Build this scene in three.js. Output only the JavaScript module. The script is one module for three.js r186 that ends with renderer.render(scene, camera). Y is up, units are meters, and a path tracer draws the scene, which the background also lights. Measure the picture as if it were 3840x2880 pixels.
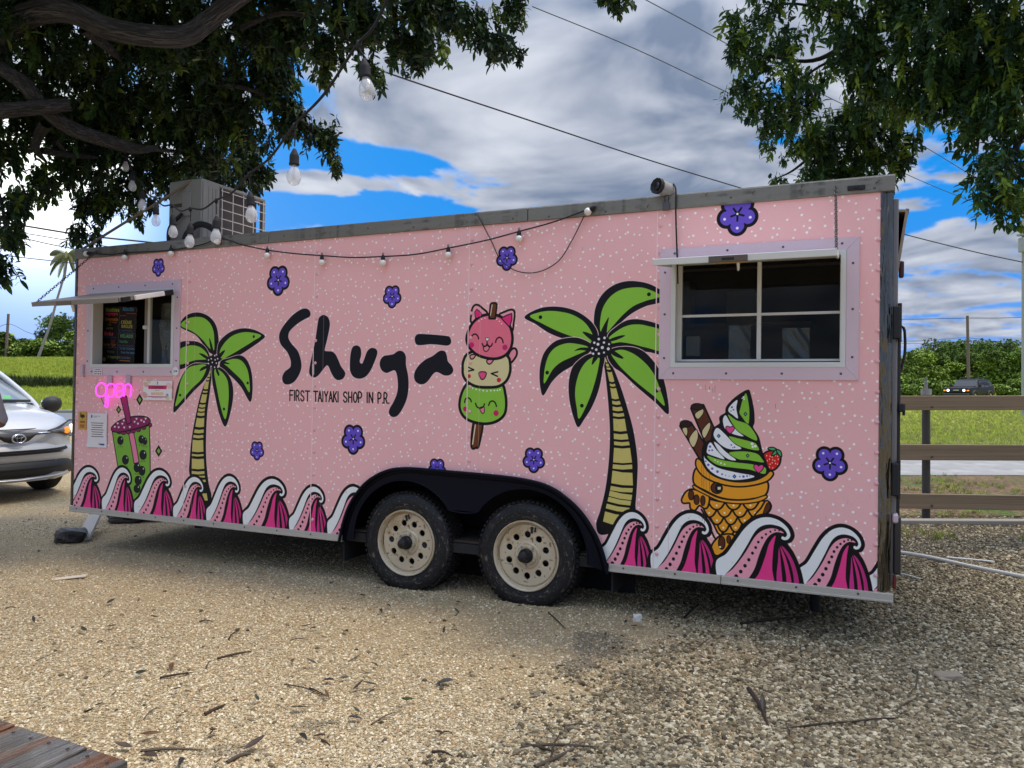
import * as THREE from 'three';
import { mergeGeometries } from 'three/addons/utils/BufferGeometryUtils.js';
import { RoundedBoxGeometry } from 'three/addons/geometries/RoundedBoxGeometry.js';
import { MarchingCubes } from 'three/addons/objects/MarchingCubes.js';
import { ImprovedNoise } from 'three/addons/math/ImprovedNoise.js';

// ---------------------------------------------------------------- camera, sky, sun, exposure
const scene = new THREE.Scene();
const camera = new THREE.PerspectiveCamera(53.03, 4 / 3, 0.05, 3000);
camera.position.set(0, 1.365, 0);
camera.lookAt(0, 1.365, -1);
const renderer = new THREE.WebGLRenderer({ antialias: true });
renderer.toneMapping = THREE.LinearToneMapping;
renderer.toneMappingExposure = 2.15;
renderer.shadowMap.enabled = true;
const SUN = new THREE.Vector3(0.46, 0.88, 0.02).normalize();
const sun = new THREE.DirectionalLight(0xfff0da, 1.2);
sun.position.copy(SUN).multiplyScalar(60);
sun.castShadow = true;
sun.shadow.radius = 24;
sun.shadow.mapSize.set(2048, 2048);
Object.assign(sun.shadow.camera, { left: -16, right: 16, top: 16, bottom: -16, near: 1, far: 140 });
scene.add(sun, sun.target);

const F = 1663;                                            // focal length in units of a picture 2212 wide
const PN = new ImprovedNoise();
let seed = 7;
const rnd = () => { seed = (seed + 0x6d2b79f5) | 0; let t = Math.imul(seed ^ (seed >>> 15), 1 | seed); t = (t + Math.imul(t ^ (t >>> 7), 61 | t)) ^ t; return ((t ^ (t >>> 14)) >>> 0) / 4294967296; };
const rr = (a, b) => a + (b - a) * rnd();
const clamp = (x, a = 0, b = 1) => Math.min(b, Math.max(a, x));
const sst = (a, b, x) => { const t = clamp((x - a) / (b - a)); return t * t * (3 - 2 * t); };
const lerp = (a, b, t) => a + (b - a) * t;
const V = (x, y, z) => new THREE.Vector3(x, y, z);
const fbm = (x, y, z, o = 5) => { let s = 0, a = 0.5; for (let i = 0; i < o; i++) { s += a * PN.noise(x, y, z); x = x * 2.03 + 11.3; y = y * 2.01 + 3.7; z = z * 2.02 + 7.1; a *= 0.5; } return s; };
function skyTexture() {
  const W = 4096, H = 2048, data = new Float32Array(W * H * 4);
  const dirOf = (x, y) => V((x - 1106) / F, (829.5 - y) / F, -1).normalize();
  // breaks in the cloud deck (blue) and thicker / brighter banks, by direction: [x, y, half width, half height, strength]
  const spots = [[770, 466, 210, 34, -1.5], [680, 330, 110, 24, -0.9], [900, 345, 80, 22, -0.9], [910, 450, 110, 26, -0.8], [300, 500, 70, 36, -1.1], [2060, 425, 120, 26, -0.65], [2000, 372, 90, 12, -0.3], [1990, 480, 80, 20, -0.5], [620, 200, 40, 30, -0.4], [420, 330, 200, 120, -0.5],
    [20, 670, 260, 52, -2.0], [-60, 600, 200, 30, -0.8], [1500, 310, 70, 16, -0.4], [1700, 300, 60, 14, -0.35], [2000, 690, 300, 10, -0.5], [1980, 580, 60, 12, -0.5], [2100, 620, 80, 8, -0.4],
    [1300, 200, 420, 170, 0.5], [740, 402, 150, 15, 1.3], [760, 520, 60, 10, 0.3], [1000, 560, 300, 60, 0.1], [90, 400, 150, 70, 0.8], [1750, 300, 260, 100, 0.3]]
    .map(([x, y, w, h, s]) => { const d = dirOf(x, y); return { a: Math.atan2(d.x, -d.z), e: Math.asin(d.y), w: w / F, h: h / F, s }; });
  const glare = dirOf(70, 410);
  const colour = (x, y, z, el) => {
      const up = Math.max(y, 0.004), k = 1 / (up + 0.10), px = x * k, pz = z * k;
      const wx = px + 0.35 * PN.noise(px * 1.3, pz * 1.3, 7.7), wz = pz + 0.35 * PN.noise(px * 1.3 + 5, pz * 1.3, 1.7);
      const hi = fbm(wx * 3.4 + 9, wz * 3.4 + 2, 8.1, 7);
      let n = fbm(wx * 0.9 + 4.1, wz * 0.9 - 2.3, 3.3, 5) + 1.25 * hi + 0.4 * fbm(wx * 11, wz * 11, 4.4, 4);
      const az = Math.atan2(x, -z);
      let b = 0;
      if (Math.abs(az) < 1.4) for (const s of spots) { const u = (az - s.a) / s.w, v = (el - s.e) / s.h; b += s.s * Math.exp(-0.5 * (u * u + v * v)); }
      const cover = sst(-0.22, 0.14, n + b * 0.62 + 0.14);
      // light and dark relief in the clouds
      const rel = fbm(px * 1.5 + 1.1, pz * 1.5 + 5.2, 1.7, 6), rel2 = fbm(wx * 4.5 + 7, wz * 4.5 + 1, 2.2, 6);
      let m = clamp(0.46 + rel * 0.9 + rel2 * 1.05 + hi * 0.5);
      const edge = 1 - sst(0.3, 1.0, cover);
      m = clamp(m + 0.45 * edge);
      const zen = 0.84 + 2.9 * sst(0.36, 1, y);                 // a cloud deck is brightest overhead
      let cr = lerp(0.115, 0.37, m) * zen, cg = lerp(0.148, 0.392, m) * zen, cb = lerp(0.216, 0.445, m) * zen;
      const hz = Math.pow(1 - clamp(y), 6);
      const br = lerp(0.002, 0.16, hz * hz), bg = lerp(0.14, 0.22, hz * hz), bb = lerp(0.41, 0.43, hz);
      let r = lerp(br, cr, cover), g = lerp(bg, cg, cover), bl = lerp(bb, cb, cover);
      const gd = x * glare.x + y * glare.y + z * glare.z, gl = Math.exp(-(1 - gd) * 190) * 0.7 + Math.exp(-(1 - gd) * 20) * 0.05;
      r += gl * 1.0; g += gl * 0.98; bl += gl * 0.93;
      return [r, g, bl];
  };
  const at2 = (i, j) => { const el = ((j + 0.5) / H - 0.5) * Math.PI, lon = ((i + 0.5) / W - 0.5) * 2 * Math.PI, c = Math.cos(el); return colour(c * Math.cos(lon), Math.sin(el), c * Math.sin(lon), el); };
  const S = 8, low = H / 2 - 16, GW = W / S + 1, GH = Math.ceil((H - low) / S) + 1, grid = [];       // a coarse grid, refined in front of the lens
  for (let j = 0; j < GH; j++) for (let i = 0; i < GW; i++) grid.push(at2((i * S) % W, Math.min(H - 1, low + j * S)));
  for (let j = 0; j < H; j++) for (let i = 0; i < W; i++) {
    const o = (j * W + i) * 4; data[o + 3] = 1;
    if (j < low) { data[o] = 0.30; data[o + 1] = 0.31; data[o + 2] = 0.30; continue; }
    const az = ((i + 0.5) / W - 0.5) * 360 + 90, el = ((j + 0.5) / H - 0.5) * 180; let c;
    if (Math.abs(az) < 40 && el < 33) c = at2(i, j);
    else { const a = i / S, b = (j - low) / S, p = Math.floor(a), q = Math.min(GH - 2, Math.floor(b)), f = a - p, g = Math.min(1, b - q), k = q * GW + p; c = [0, 1, 2].map((n) => lerp(lerp(grid[k][n], grid[k + 1][n], f), lerp(grid[k + GW][n], grid[k + GW + 1][n], f), g)); }
    data[o] = c[0]; data[o + 1] = c[1]; data[o + 2] = c[2];
  }
  const t = new THREE.DataTexture(data, W, H, THREE.RGBAFormat, THREE.FloatType);
  t.mapping = THREE.EquirectangularReflectionMapping; t.magFilter = THREE.LinearFilter; t.needsUpdate = true;
  return t;
}
scene.background = skyTexture();
scene.environment = scene.background;

// ---------------------------------------------------------------- helpers
const names = {};
const numbered = (n) => { names[n] = (names[n] ?? -1) + 1; return names[n] ? n + '_' + String(names[n]).padStart(3, '0') : n; };
const shade = (o) => { o.traverse((m) => { if (m.isMesh) { m.castShadow = true; m.receiveShadow = true; } }); return o; };
function tag(o, label, category, group, kind) { o.userData = { label, category }; if (group) o.userData.group = group; if (kind) o.userData.kind = kind; return o; }
function thing(name, label, category, pos = [0, 0, 0], turn = 0, group) {
  const g = new THREE.Group(); g.name = numbered(name); g.position.set(...pos); g.rotation.y = turn; tag(g, label, category, group); scene.add(g); return g;
}
function part(parent, name, geo, mat, label) {
  const m = new THREE.Mesh(Array.isArray(geo) ? merge(geo) : geo, mat); m.name = name; m.castShadow = m.receiveShadow = true;
  if (label) m.userData.label = label;
  parent.add(m); return m;
}
function solo(name, geo, mat, label, category, group, kind) {
  const m = new THREE.Mesh(Array.isArray(geo) ? merge(geo) : geo, mat); m.name = numbered(name); m.castShadow = m.receiveShadow = true; tag(m, label, category, group, kind); scene.add(m); return m;
}
function struct(name, geo, mat) { const m = part(scene, name, geo, mat); m.userData.kind = 'structure'; return m; }
function merge(list) {
  const gs = list.map((g) => { let q = g.index ? g.toNonIndexed() : g.clone(); for (const k of Object.keys(q.attributes)) if (!['position', 'normal', 'uv'].includes(k)) q.deleteAttribute(k); if (!q.attributes.uv) q.setAttribute('uv', new THREE.BufferAttribute(new Float32Array(q.attributes.position.count * 2), 2)); q.morphAttributes = {}; return q; });
  return mergeGeometries(gs);
}
const std = (color, roughness = 0.7, extra = {}) => { const m = new THREE.MeshStandardMaterial({ roughness, ...extra }); if (Array.isArray(color)) m.color.setRGB(...color); else m.color.set(color); return m; };
const phys = (color, roughness = 0.4, extra = {}) => { const m = new THREE.MeshPhysicalMaterial({ roughness, ...extra }); if (Array.isArray(color)) m.color.setRGB(...color); else m.color.set(color); return m; };
const box = (w, h, d, x = 0, y = 0, z = 0) => new THREE.BoxGeometry(w, h, d).translate(x, y, z);
const rbox = (w, h, d, r, x = 0, y = 0, z = 0, s = 2) => new RoundedBoxGeometry(w, h, d, s, Math.min(r, w / 2.01, h / 2.01, d / 2.01)).translate(x, y, z);
const cyl = (r0, r1, h, n = 16, x = 0, y = 0, z = 0) => new THREE.CylinderGeometry(r0, r1, h, n).translate(x, y, z);
const tube = (pts, r, seg = 24, rad = 6) => new THREE.TubeGeometry(new THREE.CatmullRomCurve3(pts.map((p) => (p.isVector3 ? p : V(...p)))), seg, r, rad, false);
const lathe = (pts, n = 24) => new THREE.LatheGeometry(pts.map((p) => new THREE.Vector2(...p)), n);
function taper(pts, radii, seg = 24, rad = 8) {
  const curve = new THREE.CatmullRomCurve3(pts), g = new THREE.TubeGeometry(curve, seg, 1, rad, false), p = g.attributes.position, n = g.attributes.normal;
  for (let i = 0; i <= seg; i++) {
    const t = i / seg, q = t * (radii.length - 1), a = Math.floor(q), r = lerp(radii[a], radii[Math.min(a + 1, radii.length - 1)], q - a), c = curve.getPointAt(t);
    for (let j = 0; j <= rad; j++) { const k = i * (rad + 1) + j, w = r * (1 + 0.12 * PN.noise(c.x * 3 + j * 1.7, c.y * 3, c.z * 3)); p.setXYZ(k, c.x + n.getX(k) * w, c.y + n.getY(k) * w, c.z + n.getZ(k) * w); }
  }
  g.computeVertexNormals(); return g;
}
const at = (x, y, d) => V((x - 1106) / F * d, 1.365 + (829.5 - y) / F * d, -d);             // a point of the picture at a distance
const onGround = (x, y, h = 0) => { const d = (1.365 - h) * F / (y - 829.5); return at(x, y, d); };
function dataTex(W, H, fn, srgb = true) {
  const d = new Uint8Array(W * H * 4);
  for (let y = 0; y < H; y++) for (let x = 0; x < W; x++) { const c = fn(x / W, y / H), o = (y * W + x) * 4; d[o] = clamp(c[0]) * 255; d[o + 1] = clamp(c[1]) * 255; d[o + 2] = clamp(c[2]) * 255; d[o + 3] = 255; }
  const t = new THREE.DataTexture(d, W, H); t.wrapS = t.wrapT = THREE.RepeatWrapping; t.magFilter = t.minFilter = THREE.LinearFilter; if (srgb) t.colorSpace = THREE.SRGBColorSpace; t.needsUpdate = true; return t;
}
function canvasTex(W, H, draw, srgb = true) {
  const c = document.createElement('canvas'); c.width = W; c.height = H; draw(c.getContext('2d'), W, H);
  const t = new THREE.CanvasTexture(c); t.wrapS = t.wrapT = THREE.RepeatWrapping; if (srgb) t.colorSpace = THREE.SRGBColorSpace; return t;
}
// tileable noise: period p cells
const hash2 = (x, y, s) => { let h = Math.imul(x, 374761393) ^ Math.imul(y, 668265263) ^ Math.imul(s, 1274126177); h = Math.imul(h ^ (h >>> 13), 1274126177); return ((h ^ (h >>> 16)) >>> 0) / 4294967296; };
function tn(u, v, px, py, s) {
  const x = u * px, y = v * py, x0 = Math.floor(x), y0 = Math.floor(y), fx = x - x0, fy = y - y0, a = fx * fx * (3 - 2 * fx), b = fy * fy * (3 - 2 * fy), h = (i, j) => hash2(((x0 + i) % px + px) % px, ((y0 + j) % py + py) % py, s);
  return lerp(lerp(h(0, 0), h(1, 0), a), lerp(h(0, 1), h(1, 1), a), b);
}
const tf = (u, v, px, py, s, o = 4) => { let r = 0, a = 0.5, w = 0; for (let i = 0; i < o; i++) { r += a * tn(u, v, px, py, s + i); w += a; a *= 0.5; px *= 2; py *= 2; } return r / w; };
const repeat = (t, x, y) => { const c = t.clone(); c.repeat.set(x, y); c.needsUpdate = true; return c; };
function planeXZ(x0, x1, z0, z1, nx, nz, h) {               // a sheet with uv in metres
  const g = new THREE.PlaneGeometry(x1 - x0, z1 - z0, nx, nz).rotateX(-Math.PI / 2).translate((x0 + x1) / 2, 0, (z0 + z1) / 2), p = g.attributes.position, uv = g.attributes.uv;
  for (let i = 0; i < p.count; i++) { if (h) p.setY(i, h(p.getX(i), p.getZ(i))); uv.setXY(i, p.getX(i), -p.getZ(i)); }
  g.computeVertexNormals(); return g;
}
const yUp = V(0, 1, 0);
function bar(a, b, w, d, r) {                                // a straight bar between two points
  const L = a.distanceTo(b), g = r ? new THREE.CylinderGeometry(w, d ?? w, L, r) : new THREE.BoxGeometry(w, L, d ?? w);
  g.applyQuaternion(new THREE.Quaternion().setFromUnitVectors(yUp, b.clone().sub(a).normalize())); return g.translate((a.x + b.x) / 2, (a.y + b.y) / 2, (a.z + b.z) / 2);
}

// ---------------------------------------------------------------- where the trailer stands
const TQ = new THREE.Matrix4().set(0.91356, 0.01465, -0.40645, -3.67726, -0.00851, 0.99982, 0.01693, -1.05917 + 1.365, 0.40662, -0.01201, 0.91352, -6.41134, 0, 0, 0, 1);
const TI = TQ.clone().invert(), CAM = V(0, 1.365, 0);
// a point of the trailer side (u along, v up, w out) from where it was measured in the photograph (3840 wide)
function wallAt(px, py, w = 0) {
  const o = CAM.clone().applyMatrix4(TI), d = V((px - 1920) / 2887, (1440 - py) / 2887, -1).transformDirection(TI), s = (w - o.z) / d.z;
  return [o.x + d.x * s, o.y + d.y * s];
}
const wall2 = (x, y, w = 0) => wallAt(x * 1.736, y * 1.736, w);
const Zm = (x0, y0, s) => (x, y) => wallAt(x0 + x * s, y0 + y * s);

// ---------------------------------------------------------------- the print on the trailer side
const INK = '#050408', GREEN = '#8cc63c', TAN = '#d0c06a', PINKBG = '#f5bab7';
const PPM = 720;                                              // print pixels per metre
let ctx;                                                      // metres, y up, set by panelPrint
function path(pts, closed = true, smooth = true) {
  ctx.beginPath();
  const n = pts.length, P = (i) => (closed ? pts[(i + n) % n] : pts[clamp(i, 0, n - 1)]);
  ctx.moveTo(...pts[0]);
  for (let i = 0; i < (closed ? n : n - 1); i++) {
    if (!smooth) { ctx.lineTo(...P(i + 1)); continue; }
    const a = P(i - 1), b = P(i), c = P(i + 1), d = P(i + 2), k = 1 / 6;
    ctx.bezierCurveTo(b[0] + (c[0] - a[0]) * k, b[1] + (c[1] - a[1]) * k, c[0] - (d[0] - b[0]) * k, c[1] - (d[1] - b[1]) * k, c[0], c[1]);
  }
  if (closed) ctx.closePath();
}
const mp = (Z, flat) => { const o = []; for (let i = 0; i < flat.length; i += 2) o.push(Z(flat[i], flat[i + 1])); return o; };
function shape(Z, flat, fill, w = 0, stroke = INK, smooth = true) { path(mp(Z, flat), true, smooth); if (w) { ctx.lineWidth = w * 2; ctx.strokeStyle = stroke; ctx.lineJoin = 'round'; ctx.stroke(); } if (fill) { ctx.fillStyle = fill; ctx.fill(); } }
function line(Z, flat, w, stroke = INK, smooth = true) { path(mp(Z, flat), false, smooth); ctx.lineWidth = w; ctx.strokeStyle = stroke; ctx.lineCap = 'round'; ctx.lineJoin = 'round'; ctx.stroke(); }
function dot(Z, x, y, r, fill) { const c = Z(x, y), e = Z(x, y - r); ctx.beginPath(); ctx.arc(c[0], c[1], Math.abs(e[1] - c[1]), 0, 7); ctx.fillStyle = fill; ctx.fill(); }
function oval(Z, x, y, rx, ry, fill, w = 0) { const c = Z(x, y), a = Z(x + rx, y), b = Z(x, y - ry); ctx.beginPath(); ctx.ellipse(c[0], c[1], Math.abs(a[0] - c[0]), Math.abs(b[1] - c[1]), 0, 0, 7); if (w) { ctx.lineWidth = w * 2; ctx.strokeStyle = INK; ctx.stroke(); } ctx.fillStyle = fill; ctx.fill(); }
function heart(c, s, fill, w) { ctx.beginPath(); ctx.moveTo(c[0], c[1] - s); ctx.bezierCurveTo(c[0] - s * 1.9, c[1] + s * 0.4, c[0] - s * 0.9, c[1] + s * 1.5, c[0], c[1] + s * 0.5); ctx.bezierCurveTo(c[0] + s * 0.9, c[1] + s * 1.5, c[0] + s * 1.9, c[1] + s * 0.4, c[0], c[1] - s); if (w) { ctx.lineWidth = w; ctx.strokeStyle = INK; ctx.stroke(); } ctx.fillStyle = fill; ctx.fill(); }
function flower(x, y, r2) {
  const c = wall2(x, y), R = (wall2(x, y - r2)[1] - c[1]) * 0.9, P = [];
  for (let i = 0; i < 60; i++) { const a = i / 60 * Math.PI * 2, l = Math.abs(Math.cos((a + Math.PI / 2) * 2.5)), q = R * (0.62 + 0.37 * Math.pow(l, 0.75)); P.push([c[0] + Math.cos(a) * q * 0.92, c[1] + Math.sin(a) * q]); }
  path(P); ctx.lineWidth = R * 0.34; ctx.strokeStyle = INK; ctx.lineJoin = 'round'; ctx.stroke(); ctx.fillStyle = '#6a50c4'; ctx.fill();
  for (let k = 0; k < 5; k++) {
    const a = -Math.PI / 2 + k * Math.PI * 0.4, s = Math.sin(a), q = Math.cos(a);
    ctx.beginPath(); ctx.arc(c[0] + q * R * 0.68, c[1] + s * R * 0.74, R * 0.075, 0, 7); ctx.fillStyle = '#f4eefc'; ctx.fill();
    ctx.beginPath(); ctx.moveTo(c[0], c[1]); ctx.lineTo(c[0] + q * R * 0.33, c[1] + s * R * 0.36); ctx.lineWidth = R * 0.1; ctx.lineCap = 'round'; ctx.strokeStyle = INK; ctx.stroke();
  }
  ctx.beginPath(); ctx.arc(c[0], c[1], R * 0.06, 0, 7); ctx.fillStyle = '#fff'; ctx.fill();
}
// hand lettering by strokes on a 0..1 grid, y up
const GLYPH = { F: [[0, 0, 0, 1, 0.8, 1], [0, 0.55, 0.65, 0.55]], I: [[0, 0, 0, 1]], R: [[0, 0, 0, 1, 0.55, 0.97, 0.7, 0.75, 0.5, 0.5, 0, 0.47], [0.35, 0.47, 0.75, 0]], S: [[0.75, 0.85, 0.5, 1, 0.15, 0.95, 0.02, 0.75, 0.2, 0.57, 0.6, 0.42, 0.78, 0.22, 0.55, 0.02, 0.2, 0.02, 0, 0.18]], T: [[0, 1, 1, 1], [0.5, 1, 0.5, 0]], A: [[0, 0, 0.42, 1, 0.85, 0], [0.16, 0.33, 0.68, 0.33]], Y: [[0, 1, 0.42, 0.5, 0.85, 1], [0.42, 0.5, 0.42, 0]], K: [[0, 0, 0, 1], [0.75, 1, 0, 0.42], [0.22, 0.58, 0.78, 0]], H: [[0, 0, 0, 1], [0.75, 0, 0.75, 1], [0, 0.5, 0.75, 0.5]], O: [[0.4, 1, 0.1, 0.85, 0, 0.5, 0.1, 0.15, 0.4, 0, 0.7, 0.15, 0.8, 0.5, 0.7, 0.85, 0.4, 1]], P: [[0, 0, 0, 1, 0.55, 0.97, 0.72, 0.73, 0.5, 0.47, 0, 0.45]], N: [[0, 0, 0, 1, 0.78, 0, 0.78, 1]], '.': [[0, 0, 0.03, 0.02]] };
function lettering(Z, text, x0, y0, x1, y1, h) {
  const adv = (c) => (c === 'I' ? 0.42 : c === '.' ? 0.35 : 1.15), W = [...text].reduce((s, c) => s + adv(c), 0) - 0.3; let s = 0;
  for (const c of text) {
    for (const g of GLYPH[c]) { const o = []; for (let i = 0; i < g.length; i += 2) { const t = (s + g[i]) / W; o.push(x0 + (x1 - x0) * t, y0 + (y1 - y0) * t - h * g[i + 1]); } line(Z, o, 0.0102, INK, 'SOPR'.includes(c)); }
    s += adv(c);
  }
}
// one wave, measured from the third one of the right-hand row and fitted to each place
const ZR = Zm(2200, 1750, 0.5425), ZL = Zm(240, 1700, 0.4973);
const w0 = ZR(900, 790), w1 = ZR(1480, 850), wc = ZR(1230, 330);
const waveN = (flat) => { const o = []; for (let i = 0; i < flat.length; i += 2) { const p = ZR(flat[i], flat[i + 1]); o.push([(p[0] - w0[0]) / (w1[0] - w0[0]), (p[1] - 0.04) / (wc[1] - 0.04)]); } return o; };
const WAVE = {
  body: waveN([885, 660, 960, 585, 1020, 495, 1085, 405, 1155, 350, 1240, 328, 1330, 350, 1400, 405, 1428, 470, 1412, 512, 1380, 530, 1420, 590, 1460, 680, 1490, 800, 1490, 880, 1200, 880, 880, 880]),
  white: waveN([900, 655, 970, 600, 1030, 515, 1095, 425, 1165, 367, 1242, 347, 1320, 365, 1383, 415, 1407, 468, 1393, 500, 1365, 507, 1345, 495, 1352, 480, 1372, 486, 1384, 466, 1366, 434, 1328, 410, 1265, 398, 1208, 411, 1163, 452, 1108, 548, 1046, 648, 974, 733, 915, 775]),
  pink: waveN([938, 770, 1015, 704, 1094, 600, 1160, 490, 1212, 442, 1275, 424, 1330, 436, 1362, 458, 1310, 452, 1262, 478, 1222, 540, 1190, 620, 1160, 710, 1105, 795, 1040, 880, 900, 880]),
  hot: waveN([1120, 850, 1190, 740, 1235, 620, 1262, 530, 1305, 476, 1292, 560, 1283, 700, 1292, 860]),
  s1: waveN([1330, 560, 1322, 650, 1312, 760, 1322, 860, 1355, 860, 1345, 700]),
  s2: waveN([1336, 550, 1362, 660, 1378, 760, 1385, 860, 1420, 860, 1405, 740, 1372, 620]),
  s3: waveN([1345, 548, 1395, 640, 1425, 740, 1438, 860, 1468, 860, 1460, 760, 1430, 660, 1385, 580]),
  dots: waveN([945, 850, 1037, 758, 1068, 725, 1097, 685, 1123, 643, 1148, 597, 1170, 558, 1188, 520, 1213, 490, 1240, 466, 1270, 448, 1302, 437, 1330, 440]),
};
function wave(Z, xl, xr, cx, cy, by) {
  const uL = Z(xl, by)[0], uR = Z(xr, by)[0], vc = Z(cx, cy)[1], P = (list) => list.map(([a, b]) => [uL + a * (uR - uL), 0.04 + b * (vc - 0.04)]), lw = 0.02;
  const fillp = (k, f) => { path(P(WAVE[k])); ctx.fillStyle = f; ctx.fill(); };
  path(P(WAVE.body)); ctx.fillStyle = INK; ctx.fill(); ctx.lineWidth = 0.012; ctx.strokeStyle = INK; ctx.stroke();
  fillp('white', '#f0f0ea'); fillp('pink', '#f5a3b0'); fillp('hot', '#f23e8a');
  fillp('s1', '#d63487'); fillp('s2', '#e0347f'); fillp('s3', '#c92f79');
  P(WAVE.dots).forEach(([x, y], i) => { ctx.beginPath(); ctx.ellipse(x, y, 0.0105 - i * 0.00055, 0.0115 - i * 0.0006, 0, 0, 7); ctx.fillStyle = INK; ctx.fill(); });
}
function sparkle(Z, x, y, rx, ry, f = '#8ab648') { shape(Z, [x, y - ry, x + rx, y, x, y + ry, x - rx, y], INK, 0, INK, false); const a = 0.5; shape(Z, [x, y - ry * a, x + rx * a, y, x, y + ry * a, x - rx * a, y], f, 0, INK, false); for (const [p, q] of [[0, -1.5], [0, 1.45], [-1.5, 0], [1.5, 0]]) dot(Z, x + rx * p, y + ry * q, 5, INK); }
const dotSpots = []; { const cells = 0.052; for (let u = 0; u < 6.2; u += cells) for (let v = 0; v < 2.2; v += cells) if (rnd() < 0.83) dotSpots.push([u + rr(0.002, 0.05), v + rr(0.002, 0.05), rr(0.0048, 0.0074)]); }
function palmTrunk(Z, L, R, bands, il, ir, tilt) {
  path([...mp(Z, L), ...mp(Z, R).reverse()]); ctx.lineWidth = 0.006; ctx.strokeStyle = '#f3c9cc'; ctx.stroke(); ctx.fillStyle = INK; ctx.fill();
  const ev = (f, y) => { for (let i = 0; i < f.length - 2; i += 2) if (y <= f[i + 2]) return lerp(f[i + 1], f[i + 3], clamp((y - f[i]) / (f[i + 2] - f[i]))); return f[f.length - 1]; };
  for (const [a, b] of bands) { const t = tilt(a), sag = (b - a) > 12 ? 4 : 2; shape(Z, [ev(il, a), a, (ev(il, a) + ev(ir, a)) / 2, a + t / 2 + sag, ev(ir, a), a + t, ev(ir, b), b + t, (ev(il, b) + ev(ir, b)) / 2, b + t / 2 + sag, ev(il, b), b], TAN, 0, INK, false); }
}
function print() {
  for (const [u, v, r] of dotSpots) { ctx.beginPath(); ctx.arc(u, v, r, 0, 7); ctx.fillStyle = '#fff6f0'; ctx.fill(); }
  for (const f of [[342, 577, 20], [601, 605, 33], [847, 640, 25], [1095, 557, 27], [1593, 462, 46], [555, 973, 21], [763, 948, 33], [944, 1013, 24], [1153, 993, 28], [1793, 1000, 38]]) flower(...f);
  // the name, in brush letters
  const S = Zm(1000, 1080, 0.36166);
  for (const l of [
    [455, 270, 440, 230, 400, 212, 350, 225, 270, 280, 190, 370, 140, 450, 128, 520, 150, 590, 210, 660, 245, 740, 250, 790, 240, 825, 185, 870, 160, 930, 175, 985, 220, 1000, 280, 975, 330, 910, 360, 820, 350, 730, 320, 650, 260, 580, 230, 530, 225, 490, 245, 440, 320, 370, 400, 320, 440, 300],
    [585, 278, 545, 305, 530, 360, 500, 560, 465, 720, 440, 860, 455, 910, 490, 928, 530, 910, 580, 850, 615, 808, 630, 803, 645, 820, 665, 870, 700, 930, 740, 955, 790, 940, 815, 895, 805, 860, 770, 810, 740, 740, 715, 690, 680, 660, 630, 655, 603, 650, 605, 620, 630, 520, 655, 380, 640, 310, 610, 285],
    [925, 595, 890, 615, 870, 680, 862, 780, 866, 860, 900, 920, 965, 940, 1030, 915, 1080, 850, 1120, 760, 1147, 680, 1140, 640, 1110, 622, 1075, 625, 1040, 660, 1010, 740, 990, 782, 970, 775, 966, 750, 980, 690, 975, 630, 955, 603],
    [1385, 650, 1350, 660, 1315, 685, 1270, 695, 1215, 705, 1180, 745, 1172, 800, 1195, 855, 1240, 880, 1285, 865, 1320, 853, 1340, 870, 1355, 930, 1360, 1030, 1345, 1110, 1310, 1190, 1275, 1250, 1267, 1295, 1290, 1330, 1325, 1337, 1370, 1310, 1425, 1220, 1460, 1120, 1472, 1000, 1465, 900, 1445, 800, 1443, 710, 1420, 665],
    [1815, 648, 1780, 660, 1720, 705, 1650, 740, 1580, 800, 1540, 860, 1528, 920, 1545, 970, 1590, 997, 1640, 990, 1680, 955, 1720, 900, 1755, 872, 1790, 880, 1840, 905, 1890, 905, 1925, 880, 1935, 845, 1915, 800, 1880, 760, 1868, 700, 1850, 660],
    [1570, 478, 1540, 505, 1537, 550, 1555, 585, 1600, 592, 1700, 582, 1800, 590, 1870, 597, 1905, 580, 1913, 545, 1895, 505, 1850, 495, 1750, 485, 1650, 478]]) shape(S, l, '#070714', 0.004, '#f3c9cc');
  for (const [t, a, b, c, d] of [['FIRST', 240, 1165, 437, 1172], ['TAIYAKI', 487, 1174, 745, 1180], ['SHOP', 797, 1182, 990, 1186], ['IN', 1042, 1187, 1103, 1189], ['P.R.', 1155, 1192, 1268, 1195]]) lettering(S, t, a, b, c, d, 103);
  shape(S, [470, 790, 492, 790, 492, 898, 472, 900], '#b9b5ad', 0, INK, false);
  // three dumplings on a stick
  const D = Zm(1700, 1050, 0.36166), Z3 = Zm(900, 1000, 0.60277), K = 0.018;
  shape(Z3, [1462, 960, 1506, 960, 1482, 1105, 1468, 1118, 1445, 1112], '#6b3a14', 0.014); line(Z3, [1464, 985, 1447, 1104], 0.008, '#e8d6b8');
  shape(D, [590, 850, 575, 800, 600, 740, 632, 718, 650, 745, 640, 790], '#f0949f', 0.013);
  shape(D, [120, 1130, 180, 1080, 350, 1090, 490, 1090, 525, 1180, 535, 1300, 515, 1390, 445, 1450, 350, 1475, 240, 1465, 140, 1425, 85, 1350, 80, 1250], GREEN, K);
  for (const [x, y] of [[168, 1107], [200, 1122], [237, 1133], [272, 1140], [310, 1147], [348, 1150], [388, 1147], [425, 1145], [457, 1143], [483, 1138]]) dot(D, x, y, 9, '#f3f6e0');
  line(D, [118, 1270, 125, 1235, 155, 1222, 178, 1240, 186, 1262], 0.009); line(D, [366, 1300, 380, 1265, 410, 1255, 435, 1275, 447, 1310], 0.009);
  shape(D, [278, 1330, 298, 1376, 316, 1372, 316, 1320], '#ef7f93', 0.005); line(D, [230, 1280, 245, 1315, 280, 1328, 312, 1312, 322, 1285], 0.009);
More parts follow.
